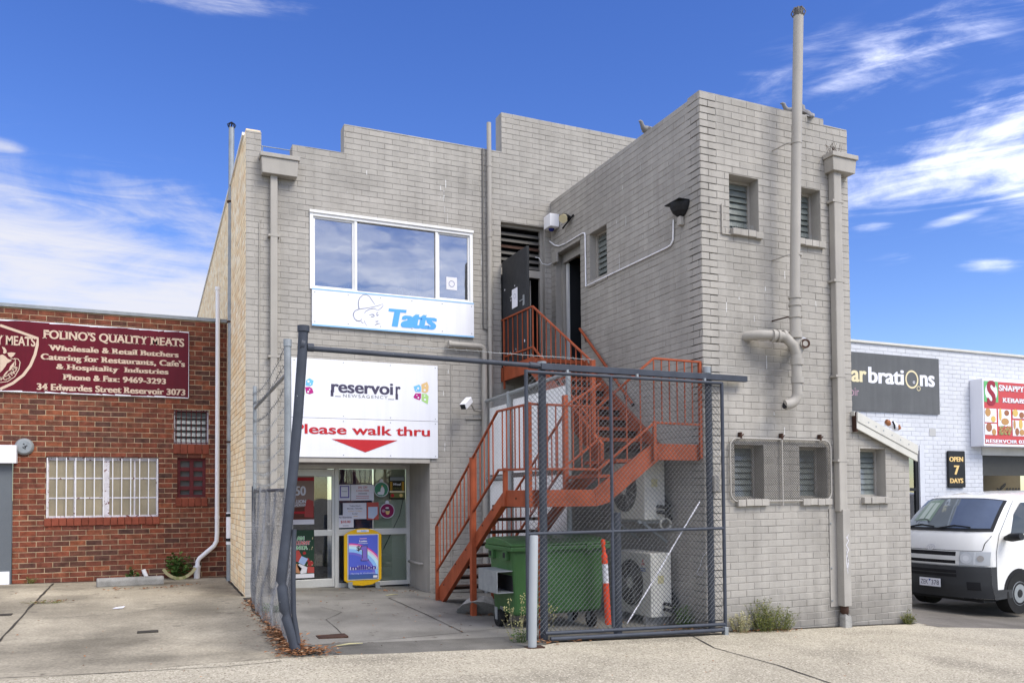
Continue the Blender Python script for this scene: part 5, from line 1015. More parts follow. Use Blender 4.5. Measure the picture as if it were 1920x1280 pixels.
# thin pipes on the front wall
vp2 = thing('vent_pipe', 'slim beige vent pipe beside the upper doorway, topping the middle parapet', 'vent pipe', (4.98, YA - .07, .1))
MB().tube([(4.965, YA - .07, .1), (4.965, YA - .07, 7.62)], .037, 14).build('pipe', 'pipe', vp2)
for z in (5.75, 4.3, 6.9): MB().tube([(4.965, YA - .07, z), (4.965, YA - .07, z + .05)], .043, 14).build('collar', 'pipe', vp2)
a, b = atY(842, 645, YA - .09), atY(908, 650, YA - .09)
wp = thing('waste_pipe', 'grey waste pipe elbow turning down the front wall under the long white sign', 'pipe', (a.x, YA - .09, 1.0))
MB().tube([(a.x, YA - .09, a.z), (4.78, YA - .09, a.z), (4.83, YA - .09, a.z - .015), (4.85, YA - .09, a.z - .06), (4.85, YA - .09, .12)], .045, 14).build('pipe', 'pipe', wp); MB().tube([(a.x - .012, YA - .09, a.z), (a.x + .03, YA - .09, a.z)], .056, 14).build('end_cap', 'pipe', wp)
cd = MB(); cd.tube([(4.87, YA - .02, 7.2), (4.865, YA - .02, 4.35), (4.87, YA - .02, 4.28), (4.93, YA - .02, 4.26)], .012, 6)
tag(cd.build('conduit', flat('dark_conduit', (.13, .125, .12))), 'thin dark conduit running down the front wall left of the slim vent pipe', 'conduit')
cd = MB(); cd.tube([(4.31, YA - .014, 3.68), (4.30, YA - .014, .1)], .008, 6); tag(cd.build('conduit', 'pipe'), 'thin grey conduit on the front wall beside the security camera', 'conduit')
cd = MB(); cd.tube([(1.42, YA - .014, 5.6), (1.40, YA - .014, 5.55), (1.395, YA - .014, .5)], .008, 6); tag(cd.build('conduit', 'pipe'), 'thin grey conduit on the front wall left of the square downpipe', 'conduit')
MBw = MB(); MBw.tube([(1.43, YA + .05, 6.70), (1.866, YA + .05, 6.70)], .007, 6); MBw.tube([(1.45, YA + .05, 6.42), (1.45, YA + .05, 6.70)], .007, 6); tag(MBw.build('rail', 'galv'), 'thin steel rail across the parapet gap over the left rain head', 'rail')
# security camera
SCm = thing('security_camera', 'white security camera on a bracket arm beside the white shop signs', 'camera', (4.4, YA, 2.9))
c0 = atY(878, 752, YA - .28); c1 = c0 + Vector((-.12, -.09, -.10))
MB().beam(c0 + Vector((.03, .02, .03)), c1, .105, .10).build('housing', 'white', SCm, bevel=.012); d_ = (c1 - c0).normalized(); MB().beam(c1, c1 + d_ * .006, .085, .08).build('lens_window', 'black', SCm)
MB().tube([c0 + Vector((.02, .05, -.02)), Vector((c0.x + .10, YA - .18, c0.z - .05)), Vector((c0.x + .17, YA - .10, c0.z - .12)), Vector((4.83, YA - .05, c0.z - .12))], .016, 8).build('arm', 'pipe', SCm)
MB().tube([(c0.x + .05, YA - .02, c0.z - .25), (4.83, YA - .02, c0.z - .24)], .014, 8).build('cable_duct', 'pipe', SCm)
# lamps and conduit by the upstairs doors
SL = thing('alarm_box', 'white box with a blue lamp under it in the corner above the upstairs doors', 'alarm box', (XB - .1, 11.98, 6.1))
bz = atX(1035, 418, XB - .08); MB().box(XB - .18, XB - .012, bz.y - .13, bz.y + .11, bz.z - .10, bz.z + .115).build('casing', 'white', SL, bevel=.01); MB().ball((XB - .09, bz.y, bz.z - .105), .05, .05, .04, 12).build('lamp', flat('blue_lamp', (.02, .03, .22), .2), SL)
FLm = thing('floodlight', 'small round floodlight on the wing wall next to the white alarm box', 'light', (XB - .1, 11.65, 6.0))
fz = atX(1057, 410, XB - .12)
MB().tube([(XB - .01, fz.y - .0, fz.z + .03), (XB - .09, fz.y, fz.z + .03), (XB - .13, fz.y - .03, fz.z + .01)], [.03, .055, .06], 14).build('body', 'black', FLm)
MB().tube([(XB - .13, fz.y - .03, fz.z + .01), (XB - .17, fz.y - .07, fz.z - .03)], [.055, .07], 16).build('reflector', 'creaml', FLm)
MB().tube([(XB - .02, fz.y - .14, fz.z + .03), (XB - .06, fz.y + .16, fz.z - .10)], .014, 6).build('arm', 'black', FLm)
DM = thing('dome_light', 'black half-dome wall light on the wing wall near its front corner', 'light', (XB - .1, 8.55, 5.2))
dz = atX(1268, 392, XB - .1); vs = []
mb = MB()
pr = [(.155, .075), (.155, .055), (.145, .02), (.12, -.03), (.07, -.075), (.02, -.09)]
for i in range(len(pr) - 1):
    for k in range(14):
        a0, a1 = pi / 2 + pi * k / 14, pi / 2 + pi * (k + 1) / 14
        f_ = lambda r, z, a: Vector((XB - .012 + cos(a) * r, dz.y + sin(a) * r, dz.z + z)); mb.face([f_(*pr[i], a0), f_(*pr[i + 1], a0), f_(*pr[i + 1], a1), f_(*pr[i], a1)])
mb.build('bowl', 'black', DM); MB().box(XB - .17, XB - .012, dz.y - .16, dz.y + .16, dz.z + .075, dz.z + .085).build('rim', 'black', DM, bevel=.003); MB().box(XB - .07, XB - .012, dz.y - .035, dz.y + .035, dz.z - .20, dz.z - .09).build('junction_box', 'pipe', DM, bevel=.006)
Xc = XB - .022; X_ = lambda x, y: atX(x, y, Xc)
cw = MB(); cw.tube([X_(1026, 430), X_(1025, 440), X_(1030, 452), X_(1040, 460), X_(1048, 461.5), X_(1060, 457), X_(1092, 437.5), X_(1096, 437), X_(1097, 442)], .012, 7)
cw.tube([X_(1097, 440), X_(1098.5, 538), X_(1102, 535), X_(1250, 464.5), X_(1258, 459), X_(1262, 450), X_(1263, 412)], .012, 7)
tag(cw.build('conduit', 'white'), 'white conduit looping from the alarm box along the wing wall to the dome light', 'conduit')
jb = thing('junction_box', 'small white junction box with a loose wire beside the upstairs side door', 'junction box', (XB - .03, 11.99, 5.4))
j0 = X_(1041.5, 484); MB().box(XB - .05, XB - .01, j0.y - .09, j0.y + .09, j0.z - .085, j0.z + .085).build('casing', 'pipe', jb, bevel=.008)
MB().tube([Vector((XB - .03, j0.y + .09, j0.z - .05)), Vector((XB - .08, YA - .03, j0.z - .075)), Vector((5.93, YA - .02, j0.z - .06)), Vector((5.87, YA - .02, j0.z + .03)), Vector((5.82, YA + .02, j0.z + .045))], .006, 5).build('wire', 'white', jb)
MB_ = MB(); MB_.box(6.40, 6.412, YC - .03, YC - .008, 4.80, 5.16); MB_.box(6.40, 6.53, YC - .03, YC - .008, 4.79, 4.802); tag(MB_.build('bracket', 'pipe'), 'thin angle bracket on the wing wall left of the upper louvre window', 'bracket')
wb = MB(); wb.box(6.18, 6.27, YC - .09, YC - .008, 1.62, 1.82); tag(wb.build('meter_box', 'pipe', bevel=.01), 'small beige box on the wing corner behind the chain-link gate', 'box')

# pipes in front of the red building
GPp = thing('vent_pipe', 'tall galvanised vent pipe in the corner between red and yellow brick walls', 'vent pipe', (1.16, 14.55, .19))
Yp = 14.55; xg = atY(431, 700, Yp).x; gt = atY(435, 240, Yp).z
MB().tube([(xg, Yp, atY(428, 960, Yp).z), (xg + .02, Yp, gt)], .047, 16).build('pipe', 'galv', GPp)
MB().tube([(xg, Yp, .12), (xg, Yp, atY(428, 1020, Yp).z)], .05, 16).build('pipe', 'galv', GPp)
MB().tube([(xg, Yp, atY(428, 1020, Yp).z), (xg, Yp, atY(428, 960, Yp).z)], .055, 16).build('pipe_joint', 'white', GPp)
for y in (968, 1014): z = atY(428, y, Yp).z; MB().tube([(xg, Yp, z), (xg, Yp, z + .05)], .062, 16).build('clamp', 'dark', GPp)
for y in (605, 380, 830): z = atY(428, y, Yp).z; mb = MB(); mb.tube([(xg, Yp, z), (xg, Yp, z + .03)], .052, 14); mb.tube([(xg + .05, Yp, z + .015), (XL + .01, Yp, z + .015)], .009, 6); mb.build('wall_bracket', 'rust', GPp)
cg = MB()
for k in range(8): a = k * pi / 4; cg.tube([(xg + .02 + cos(a) * .047, Yp + sin(a) * .047, gt), (xg + .02 + cos(a) * .07, Yp + sin(a) * .07, gt + .05), (xg + .02, Yp, gt + .10)], .008, 5)
cg.build('wire_cowl', 'dark', GPp)
WPp = thing('downpipe', 'white plastic downpipe bending to a floor drain at the right of the red building', 'downpipe', (.74, YR - .08, .2))
Yp = YR - .085; z8 = lambda x, y: atY(x, y, Yp)
MB().tube([z8(408.5, 541), z8(407, 1000), z8(406, 1014), z8(401, 1023), z8(374, 1046), z8(370.5, 1052), z8(369.5, 1070)], .037, 16).build('pipe', 'white', WPp)
MB().tube([z8(369.5, 1060), z8(369.5, 1064), z8(369.5, 1065), z8(369.3, 1086)], [.062, .062, .055, .05], 16).build('drain_socket', 'white', WPp)
MB().tube([z8(408.5, 538), z8(408.5, 544)], .046, 14).build('cap', 'white', WPp); MB().tube([z8(407.3, 966), z8(407.3, 972)], .042, 14).build('collar', 'white', WPp)
PS = MB(); PS.tube([z8(269, 1067), z8(271, 1073), z8(276, 1083)], [.033, .036, .03], 12); tag(PS.build('pipe_stub', 'white'), 'short white pipe stub sticking out of the red brick wall behind the concrete block', 'pipe')
WSb = MB(); a = onG(182, 1101); b = onG(308, 1095); L_ = (b - a); t = L_.normalized(); nrm = Vector((-t.y, t.x, 0)); h = .135; poly = [(0, .0), (.0, .7), (.04, 1), (.14, 1), (.18, .7), (.18, 0)]
WSb.prism([a + nrm * q_[0] + Vector((0, 0, q_[1] * h)) for q_ in poly], L_); tag(WSb.build('wheel_stop', 'kerb', bevel=.015), 'weathered concrete wheel stop lying in front of the red brick wall', 'wheel stop')
for nm, q_, lab in (('drain_cover', (257, 1184, 297, 1188), 'small dark drain grate in the middle of the left concrete driveway'), ('drain_cover', (-20, 1151, 24, 1156), 'dark cover set in the driveway at the far left edge'), ('pit_cover', (598, 1189, 645, 1198), 'square rusty pit cover in the yard paving before the shop door')):
    a = onG(q_[0], q_[3]); b = onG(q_[2], q_[1]); w = abs(b.x - a.x); mb = MB(); z = gz(a.x, a.y)
    mb.box(a.x, a.x + w, a.y, a.y + w * .62, z - .02, z + .014); tag(mb.build(nm, 'rust' if nm[0] == 'p' else 'joint', bevel=.003), lab, 'drain cover')

# ================================================================== steel staircase
X1, X1b, X3, YF = 3.85, 4.68, 5.19, 8.15
ST = thing('staircase', 'red-oxide painted steel staircase climbing in three flights to the upstairs doors', 'staircase', (4.6, 9.6, 0))
def P3(*a): return Vector(a)
def stringer(pts, ext, nm='stringer'): return MB().prism(pts, ext).build(nm, 'orange', ST, bevel=.004)
zg = gz(X1, 11.3)
for X, w in ((X1 - .03, .06), (X1b - .03, .06)):
    stringer([(X, 11.36, zg + .02), (X, 11.17, zg + .0), (X, 8.99, 1.465), (X, 8.76, 1.655), (X, 8.90, 1.66), (X, 11.36, .26)], (w, 0, 0))
stringer([(X1 - .03, 8.988, 1.465), (X1 - .03, YF, 1.465), (X1 - .03, YF, 1.655), (X1 - .03, 8.758, 1.655)], (.05, 0, 0), 'landing_beam')
stringer([(X1 + .022, YF, 1.465), (4.65, YF, 1.465), (4.62, YF, 1.655), (X1 + .022, YF, 1.655)], (0, .05, 0), 'landing_beam')
for Y in (YF, 8.98):
    stringer([(4.652, Y, 1.465), (4.80, Y, 1.50), (5.50, Y, 2.0), (5.42, Y, 2.195), (4.622, Y, 1.655)] if Y == YF else [(4.652, Y, 1.465), (5.2, Y, 1.84), (5.2, Y, 2.05), (4.622, Y, 1.655)], (0, .05, 0))
stringer([(5.502, YF, 2.0), (6.10, YF, 2.0), (6.10, YF, 2.195), (5.422, YF, 2.195)], (0, .05, 0), 'landing_beam')
bx('landing', 'rust', ST, X1 + .025, 4.66, YF + .055, 9.0, 1.60, 1.65); bx('landing', 'rust', ST, 5.3, 6.09, YF + .055, 9.05, 2.14, 2.19)
for X in (X3 - .02, 6.03):
    stringer([(X, 8.95, 2.03), (X, 9.05, 2.0), (X, 11.02, 3.42), (X, 11.02, 3.66), (X, 10.95, 3.66), (X, 8.95, 2.24)], (.05, 0, 0))
stringer([(X3 - .025, 11.02, 3.43), (X3 - .025, 12.13, 3.43), (X3 - .025, 12.13, 3.655), (X3 - .025, 11.02, 3.655)], (.05, 0, 0), 'landing_beam')
stringer([(X3 + .027, 11.0, 3.43), (6.09, 11.0, 3.43), (6.09, 11.0, 3.655), (X3 + .027, 11.0, 3.655)], (0, .05, 0), 'landing_beam')
bx('landing', 'rust', ST, X3 + .026, 6.09, 11.055, 12.13, 3.60, 3.645)
for i in range(8):                                      # first flight
    t = (i + 1) / 9; z = zg + .05 + (1.65 - zg - .05) * t; y = 11.28 - (11.28 - 8.9) * t + .13
    MB().box(X1 + .03, X1b - .03, y - .13, y + .13, z - .035, z).build('tread', 'rust', ST, bevel=.003)
for i in range(2):
    t = (i + 1) / 3; z = 1.65 + .54 * t; x = 4.65 + .77 * t - .1
    mb = MB(); mb.box(x - .12, x + .14, YF + .052, 8.97, z - .04, z); mb.build('tread', 'orange', ST, bevel=.003)
for i in range(8):
    t = (i + .9) / 9; z = 2.19 + 1.46 * t; y = 9.05 + 1.95 * t
    mb = MB(); mb.box(X3 + .035, 6.025, y - .01, y + .24, z - .035, z); mb.box(X3 + .035, 6.025, y - .012, y - .004, z - .055, z); mb.build('tread', 'rust', ST, bevel=.003)
    mb = MB(); mb.box(X3 + .04, 6.02, y - .020, y - .0125, z - .045, z + .002); mb.build('nosing', 'orange', ST)
    mb = MB(); mb.box(X3 + .04, 6.02, y + .228, y + .236, z + .001, z + .125); mb.build('gap_shade_panel', 'rust', ST)  # added dark panel, its colour stands in for shade between treads
def rail(a, b, r=.019, sq=True, nm='handrail'):
    mb = MB(); mb.beam(a, b, .027, .026) if sq else mb.tube([a, b], r, 8); return mb.build(nm, 'orange', ST, bevel=.004 if sq else 0)
def bars(a, b, a2, b2, n, skip_ends=True, w=.0125):
    a, b, a2, b2 = map(Vector, (a, b, a2, b2))
    for i in range(n):
        t = (i + (1 if skip_ends else 0)) / (n + 1 if skip_ends else n - 1)
        MB().beam(a.lerp(b, t), a2.lerp(b2, t), w, w, up=(0, 1, 0)).build('baluster', 'orange', ST)
def post(x, y, z0, z1, w=.05, nm='post'): return MB().box(x - w / 2, x + w / 2, y - w / 2, y + w / 2, z0, z1).build(nm, 'orange', ST, bevel=.004)
XO = X1 - .055
rail((XO, 11.36, 1.15), (XO, 9.03, 2.605)); rail((XO, 11.33, .52), (XO, 9.0, 1.90)); rail((XO, 9.03, 2.605), (XO, YF, 2.60)); rail((XO, 9.0, 1.90), (XO, YF, 1.885), nm='lower_rail')
bars((XO, 11.33, .52), (XO, 9.03, 1.90), (XO, 11.33, 1.16), (XO, 9.03, 2.59), 15)
bars((XO, 9.0, 1.90), (XO, YF, 1.885), (XO, 9.0, 2.6), (XO, YF, 2.59), 6)
post(XO, 11.33, gz(XO, 11.3), 1.16, .045); post(XO, 9.87, gz(XO, 9.87), 2.09, .07); post(XO + .02, 8.85, 1.47, 1.92, .05)
post(XO + .14, YF - .035, gz(XO, YF), 1.47, .07); post(XO, YF - .03, 1.46, 2.62, .04)
rail((X1b, 11.3, 1.15), (X1b, 9.02, 2.58)); rail((X1b, 11.3, .52), (X1b, 9.02, 1.94)); bars((X1b, 11.3, .52), (X1b, 9.02, 1.94), (X1b, 11.3, 1.15), (X1b, 9.02, 2.57), 13); post(X1b, 11.3, gz(X1b, 11.3), 1.15, .045)
post(X1b, 8.97, 1.5, 2.83, .06)
YO = YF - .03                                           # front rail of the landing and the short flight
rail((XO, YO, 2.60), (4.66, YO, 2.60)); rail((XO, YO, 1.885), (4.66, YO, 1.885), nm='lower_rail'); bars((XO, YO, 1.885), (4.66, YO, 1.885), (XO, YO, 2.59), (4.66, YO, 2.59), 7)
rail((4.66, YO, 2.60), (5.42, YO, 3.20)); rail((4.66, YO, 1.885), (5.42, YO, 2.44), nm='lower_rail'); bars((4.66, YO, 1.70), (5.42, YO, 2.24), (4.66, YO, 2.59), (5.42, YO, 3.19), 5, False)
rail((5.42, YO, 3.20), (6.13, YO, 3.195)); rail((5.42, YO, 2.44), (6.10, YO, 2.43), nm='lower_rail'); bars((5.42, YO, 2.44), (6.08, YO, 2.43), (5.42, YO, 3.19), (6.08, YO, 3.19), 5)
post(6.085, YO, 2.02, 3.20, .04); post(5.42, YO, 2.0, 2.46, .04)
rail((X1b, 8.97, 2.70), (5.19, 8.97, 3.0)); rail((X1b, 8.97, 1.95), (5.19, 8.97, 2.32), nm='lower_rail'); bars((X1b, 8.97, 1.95), (5.19, 8.97, 2.32), (X1b, 8.97, 2.70), (5.19, 8.97, 3.0), 4)
rail((X3, 9.17, 3.30), (X3, 10.955, 4.41)); rail((X3, 9.17, 2.52), (X3, 10.955, 3.80), nm='lower_rail'); bars((X3, 9.17, 2.35), (X3, 10.955, 3.62), (X3, 9.17, 3.29), (X3, 10.955, 4.40), 11)
post(X3, 9.17, 2.05, 3.33, .06)
rail((X3 - .005, 10.955, 4.41), (X3 - .005, 12.13, 4.43)); rail((X3 - .005, 10.955, 3.80), (X3 - .005, 12.0, 3.82), nm='lower_rail'); bars((X3, 10.955, 3.64), (X3, 12.06, 3.66), (X3, 10.955, 4.40), (X3, 12.06, 4.42), 7, False, .017); post(X3 - .01, 12.02, 3.3, 4.42, .03)
MB().tube([(XB - .075, 11.04, 4.155), (XB - .075, 9.55, 2.825)], .022, 10).build('wall_handrail', 'orange', ST); MB().tube([(XB - .075, 9.56, 2.834), (XB - .075, 9.545, 2.82)], .024, 10).build('rail_end', 'black', ST)
for t in (.1, .85): y, z = 11.04 - 1.49 * t, 4.155 - 1.33 * t; MB().tube([(XB - .075, y, z), (XB - .06, y, z - .09), (XB - .008, y, z - .09)], .009, 6).build('rail_bracket', 'rust', ST)
for (y, z) in ((11.1, .33), (10.6, .66), (10.2, .88), (9.6, 1.22), (9.25, 1.42), (8.55, 1.56)):
    mb = MB(); mb.tube([(X1 - .038, y, z), (X1 - .030, y, z)], .011, 8); mb.build('bolt', 'rust', ST)
cr_ = MB(); cr_.tube([(3.95, 10.0, gz(3.95, 10.0) - .02), (3.98, 10.05, gz(4, 10) + .05), (4.0, 10.1, gz(4, 10) + .075)], [.33, .27, .14], 14, sm=False); tag(cr_.build('footing', 'kerb'), 'rough concrete footing hump on the ground by the first staircase post', 'footing')

# ================================================================== fences and gate
YG = 7.97
GF = thing('gateway', 'slate grey pipe gateway frame with a bent dented left post and a long track beam', 'gateway', (2.6, YG, .05))
G = lambda x, y, Y=YG: atY(x, y, Y)
pp = [G(569, 613), G(567, 660), G(559, 775), G(549, 890), G(541, 965), G(535, 1020), G(531, 1052), G(527, 1088), G(529, 1094), G(529, 1101), G(534, 1144), G(537, 1150), G(537, 1157), G(548, 1190), G(557, 1230)]
MB().tube(pp, [.047, .047, .047, .047, .048, .049, .050, .049, .034, .049, .050, .034, .049, .050, .048], 20).build('bent_post', 'gate', GF)
MB().tube([pp[0] + Vector((0, 0, -.045)), pp[0] + Vector((0, 0, .012))], .058, 18).build('post_cap', 'gate', GF)
MB().tube([G(552, 992, YG - .03), G(551, 1010, YG - .03), G(550, 1090, YG - .03), G(551, 1150, YG - .03), G(560, 1205, YG - .03)], .022, 10).build('old_stile', 'gate', GF)
MB().tube([G(566, 652), G(1012, 686)], .026, 14).build('crossbar', 'gate', GF); MB().tube([G(576, 651), G(588, 652)], .040, 14).build('clamp', 'gate', GF); MB().tube([G(992, 684), G(1008, 686)], .036, 14).build('clamp', 'gate', GF)
MB().tube([G(563, 645), G(570, 647)], .06, 16).build('clamp', 'gate', GF)
xp = G(1016, 900, YG + .1).x
def rpost(px, ytop, Y, r, ybase=None): p = G(px, ytop, Y); return MB().tube([(p.x, Y, gz(p.x, Y) - .03), (p.x, Y, p.z)], r, 16).build('post', 'gate', GF)
rpost(1016, 682, YG + .10, .043); MB().tube([G(1016, 678, YG + .1), G(1016, 690, YG + .1)], .05, 16).build('post_cap', 'galv', GF)
rpost(1327, 690, YG + .10, .043); MB().tube([G(1325, 688, YG + .1), G(1325, 700, YG + .1)], .05, 16).build('post_cap', 'galv', GF)
rpost(1156, 960, YG + .14, .05)
rr = random.Random(15); wa, wb_ = G(700, 642), G(1118, 673); pts = [wa.lerp(wb_, k / 20) + Vector((0, .06, rr.uniform(-.004, .004))) for k in range(21)]
mb = MB(); mb.tube(pts, .0028, 4)
for p in pts[1:-1]: mb.tube([p + Vector((-.012, 0, .02)), p + Vector((.012, 0, -.02))], .0024, 3, caps=False)
mb.build('barbed_wire', 'wire_g', GF)
a, b = G(1014, 686), G(1400, 717); zb = (a.z + b.z) / 2 + .02
MB().box(a.x, b.x, YG - .02, YG + .04, zb - .035, zb + .035).build('track_beam', 'gate', GF, bevel=.004)
SG = thing('sliding_gate', 'slate grey chain-link sliding gate hung in front of the bins and the staircase', 'gate', (5.0, YG - .05, .0))
YS = YG - .05
xl, xm, xr = G(988, 900, YS).x, G(1147, 900, YS).x, G(1356, 900, YS).x
zt_ = (G(988, 699, YS).z + G(1356, 716, YS).z) / 2; zb_ = .12; zm_ = 1.185
def pipe(a, b, r, nm, par, m='gate'): return MB().tube([a, b], r, 12).build(nm, m, par)
pipe((xl, YS, .06), (xl, YS, zt_ + .02), .021, 'stile', SG); pipe((xm, YS, zb_), (xm, YS, zt_), .019, 'stile', SG); pipe((xr, YS, -.04), (xr, YS, zt_ + .01), .021, 'stile', SG)
pipe((xl, YS, zt_), (xr, YS, zt_), .019, 'top_rail', SG); pipe((xl, YS, zm_), (xr, YS, zm_), .018, 'middle_rail', SG); pipe((xl + .2, YS, .115), (xr, YS, .045), .021, 'bottom_rail', SG); pipe((xl + .25, YS - .03, .055), (xr - .02, YS - .03, -.015), .023, 'ground_rail', SG)
for x in (xl + .5, xm + .35, xr - .25): bx('hanger', 'galv', SG, x - .012, x + .012, YS - .012, YS + .012, zt_, zb - .03)
bx('roller_foot', 'galv', SG, xr - .05, xr + .0, YS - .06, YS + .01, -.12, .02, bevel=.004)
chain_mesh(lambda u, v: Vector((xl + .02 + u, YS + .006 * sin(u * 7 + v * 3), .10 + v)), int((xr - xl - .04) / .029), int((zt_ - .11) / .029),  .058, .0037, 'wire_mesh', 'wire', SG, jit=.0015)
a, b = G(1176, 1168, YS + .03), G(1312, 940, YS + .03)
MB().ribbon([a, a.lerp(b, .4) + Vector((.01, 0, 0)), a.lerp(b, .62), b], .016, (0, -1, 0)).build('brace_strap', 'paper', SG)
bo = thing('bollard', 'pale grey round steel bollard standing in front of the sliding gate', 'bollard', onG(998, 1214))
p0 = onG(998, 1214); zt5 = atY(1003, 1003, p0.y).z
MB().tube([p0 + Vector((0, 0, -.01)), Vector((p0.x + .03, p0.y, zt5 - .01)), Vector((p0.x + .03, p0.y, zt5))], [.045, .045, .040], 18).build('post', flat('pale_galv', (.30, .32, .335)), bo); bx('base_plate', 'rust', bo, p0.x - .07, p0.x + .12, p0.y - .06, p0.y + .06, p0.z, p0.z + .012)
# chain-link fence beside the driveway
XF = 1.27
LF = thing('chain_link_fence', 'sagging chain-link fence with barbed wire strands beside the left concrete driveway', 'fence', (XF, 10, .15))
MB().tube([(XF, 11.62, .17), (XF, 11.62, 1.75)], .027, 12).build('post', 'gate', LF)
MB().tube([(XF, 11.49, 1.6), (XF, 11.49, 3.10)], .026, 12).build('post', 'galv', LF)
MB().tube([(XF, 8.56, 1.2), (XF, 8.56, 2.7), (XF - .0, 8.575, 3.20)], .036, 14).build('post', 'galv', LF); MB().tube([(XF, 8.572, 3.14), (XF, 8.576, 3.215)], .042, 14).build('post_cap', 'galv', LF)
MB().tube([(XF, 8.56, gz(XF, 8.56)), (XF, 8.56, 1.2)], .036, 14).build('post', 'gate', LF)
MB().tube([(XF, 8.60, 2.87), (XF, 11.45, 2.80)], .020, 10).build('brace', 'galv', LF)
MB().tube([(XF, 8.56, 1.67), (XF, 11.62, 1.68)], .02, 10).build('top_rail', 'gate', LF)
rr = random.Random(8)
for i, (za, zb6) in enumerate(((3.12, 2.98), (2.96, 2.86), (2.72, 2.62), (2.52, 2.46), (2.32, 2.28), (2.14, 2.10), (1.98, 1.95), (1.84, 1.82))):
    mb = MB(); pts = []
    for k in range(25): t = k / 24; pts.append(Vector((XF + rr.uniform(-.006, .006) - .03, 8.56 + 2.93 * t, za + (zb6 - za) * t - .10 * sin(pi * t) + rr.uniform(-.006, .006))))
    mb.tube(pts, .0028, 4)
    for k in range(1, 24): p = pts[k]; mb.tube([p + Vector((-.012, -.01, .024)), p + Vector((.012, .01, -.024))], .0024, 3, caps=False); mb.tube([p + Vector((.012, -.012, .02)), p + Vector((-.012, .012, -.02))], .0024, 3, caps=False)
    mb.build('barbed_wire', 'wire_g' if i > 2 else 'wire', LF)
chain_mesh(lambda u, v: Vector((XF - .03 + .03 * sin(u * 2.1) * (1 - v / 1.6) - .05 * exp(-((v - .3) / .3) ** 2) + .012 * sin(u * 9 + v * 5), 8.02 + u, gz(XF, 8 + u) + v * (1.0 + .02 * sin(u * 3)))), int(3.55 / .028), int(1.55 / .028), .056, .0024, 'wire_mesh', 'wire_m', LF, jit=.003)
# sheeted fence under the staircase
XS = 4.86
WF = thing('sheeted_fence', 'galvanised chain-link fence lined with white sheets behind the first stair flight', 'fence', (XS, 10.6, .05))
for y, zt7 in ((12.06, 3.13), (11.12, 3.14), (9.22, 3.20)): MB().tube([(XS, y, gz(XS, y)), (XS, y, zt7)], .034, 14).build('post', 'galv', WF)
MB().tube([(XS, 12.06, 3.09), (XS, 11.12, 3.11), (XS, 9.22, 3.15)], .027, 12).build('top_rail', 'galv', WF); MB().tube([(XS, 12.06, 1.86), (XS, 11.12, 1.87)], .024, 12).build('middle_rail', 'galv', WF)
M['sheet'] = mat('white_sheeting', (.90, .91, .92), .5, var=.03, streak=.05)
for (ya_, yb_, z0_, z1_) in ((9.27, 11.08, 1.93, 3.02), (11.16, 12.0, 1.92, 2.98), (9.27, 11.08, .25, 1.86), (11.16, 12.0, .3, 1.82)): bx('sheet', 'sheet', WF, XS + .05, XS + .056, ya_, yb_, z0_, z1_)
bx('dark_gap', 'rust', WF, XS + .06, XS + .07, 9.27, 12.0, 1.80, 1.95)
chain_mesh(lambda u, v: Vector((XS - .02, 9.22 + u, .25 + v)), int(2.84 / .029), int(2.85 / .029), .058, .0018, 'wire_mesh', 'wire_g', WF)

# ================================================================== bin, safety post, air conditioners
bxl, bxr, by0, by1 = 3.80, 5.05, 8.62, 9.36
BN = thing('wheelie_bin', 'large green four-wheeled rubbish bin with a steel fork pocket behind the gate', 'bin', (4.5, 9.0, gz(4.5, 9)))
zB0, zB1 = .19, .98
mb = MB(); t_ = .05
lo = [(bxl + t_, by0 + t_, zB0), (bxr - t_, by0 + t_, zB0), (bxr - t_, by1 - t_, zB0), (bxl + t_, by1 - t_, zB0)]; hi = [(bxl, by0, zB1), (bxr, by0, zB1), (bxr, by1, zB1), (bxl, by1, zB1)]
mb.add(lo + hi, [(3, 2, 1, 0), (4, 5, 6, 7)] + [(k, (k + 1) % 4, 4 + (k + 1) % 4, 4 + k) for k in range(4)]); bd = mb.build('body', 'green', BN, bevel=.05, seg=4)
mb = MB(); mb.box(bxl - .035, bxr + .035, by0 - .035, by1 + .035, .945, 1.0); mb.build('rim', 'green', BN, bevel=.012)
for y in (by0 + .10, by1 - .22): mb = MB(); mb.box(bxl - .04, bxl + .01, y, y + .12, .84, .95); mb.build('lift_lug', 'green', BN, bevel=.01); bx('lug_slot', 'dark', BN, bxl - .043, bxl - .0405, y + .03, y + .09, .87, .93)
mb = MB(); mb.prism([(bxl - .03, by0 - .03, 1.002), (bxl - .03, by0 - .03, 1.03), (bxl - .03, by0 + .18, 1.075), (bxl - .03, by1 - .2, 1.10), (bxl - .03, by1 + .02, 1.06), (bxl - .03, by1 + .02, 1.002)], (bxr - bxl + .06, 0, 0)); mb.build('lid', 'green', BN, bevel=.015, seg=3)
for x in (4.2, 4.75): mb = MB(); mb.box(x, x + .08, by0 - .05, by0 - .034, .93, 1.02); mb.build('lid_handle', 'green', BN, bevel=.006)
mb = MB(); mb.box(bxl - .18, bxl + .03, by0 + .05, by0 + .62, .715, .727); mb.box(bxl - .18, bxl + .03, by0 + .05, by0 + .62, .47, .482); mb.box(bxl - .18, bxl - .168, by0 + .05, by0 + .62, .482, .715); mb.build('fork_pocket', 'galv', BN)
bx('pocket_shadow_plate', 'dark', BN, bxl + .02, bxl + .032, by0 + .06, by0 + .61, .482, .715)
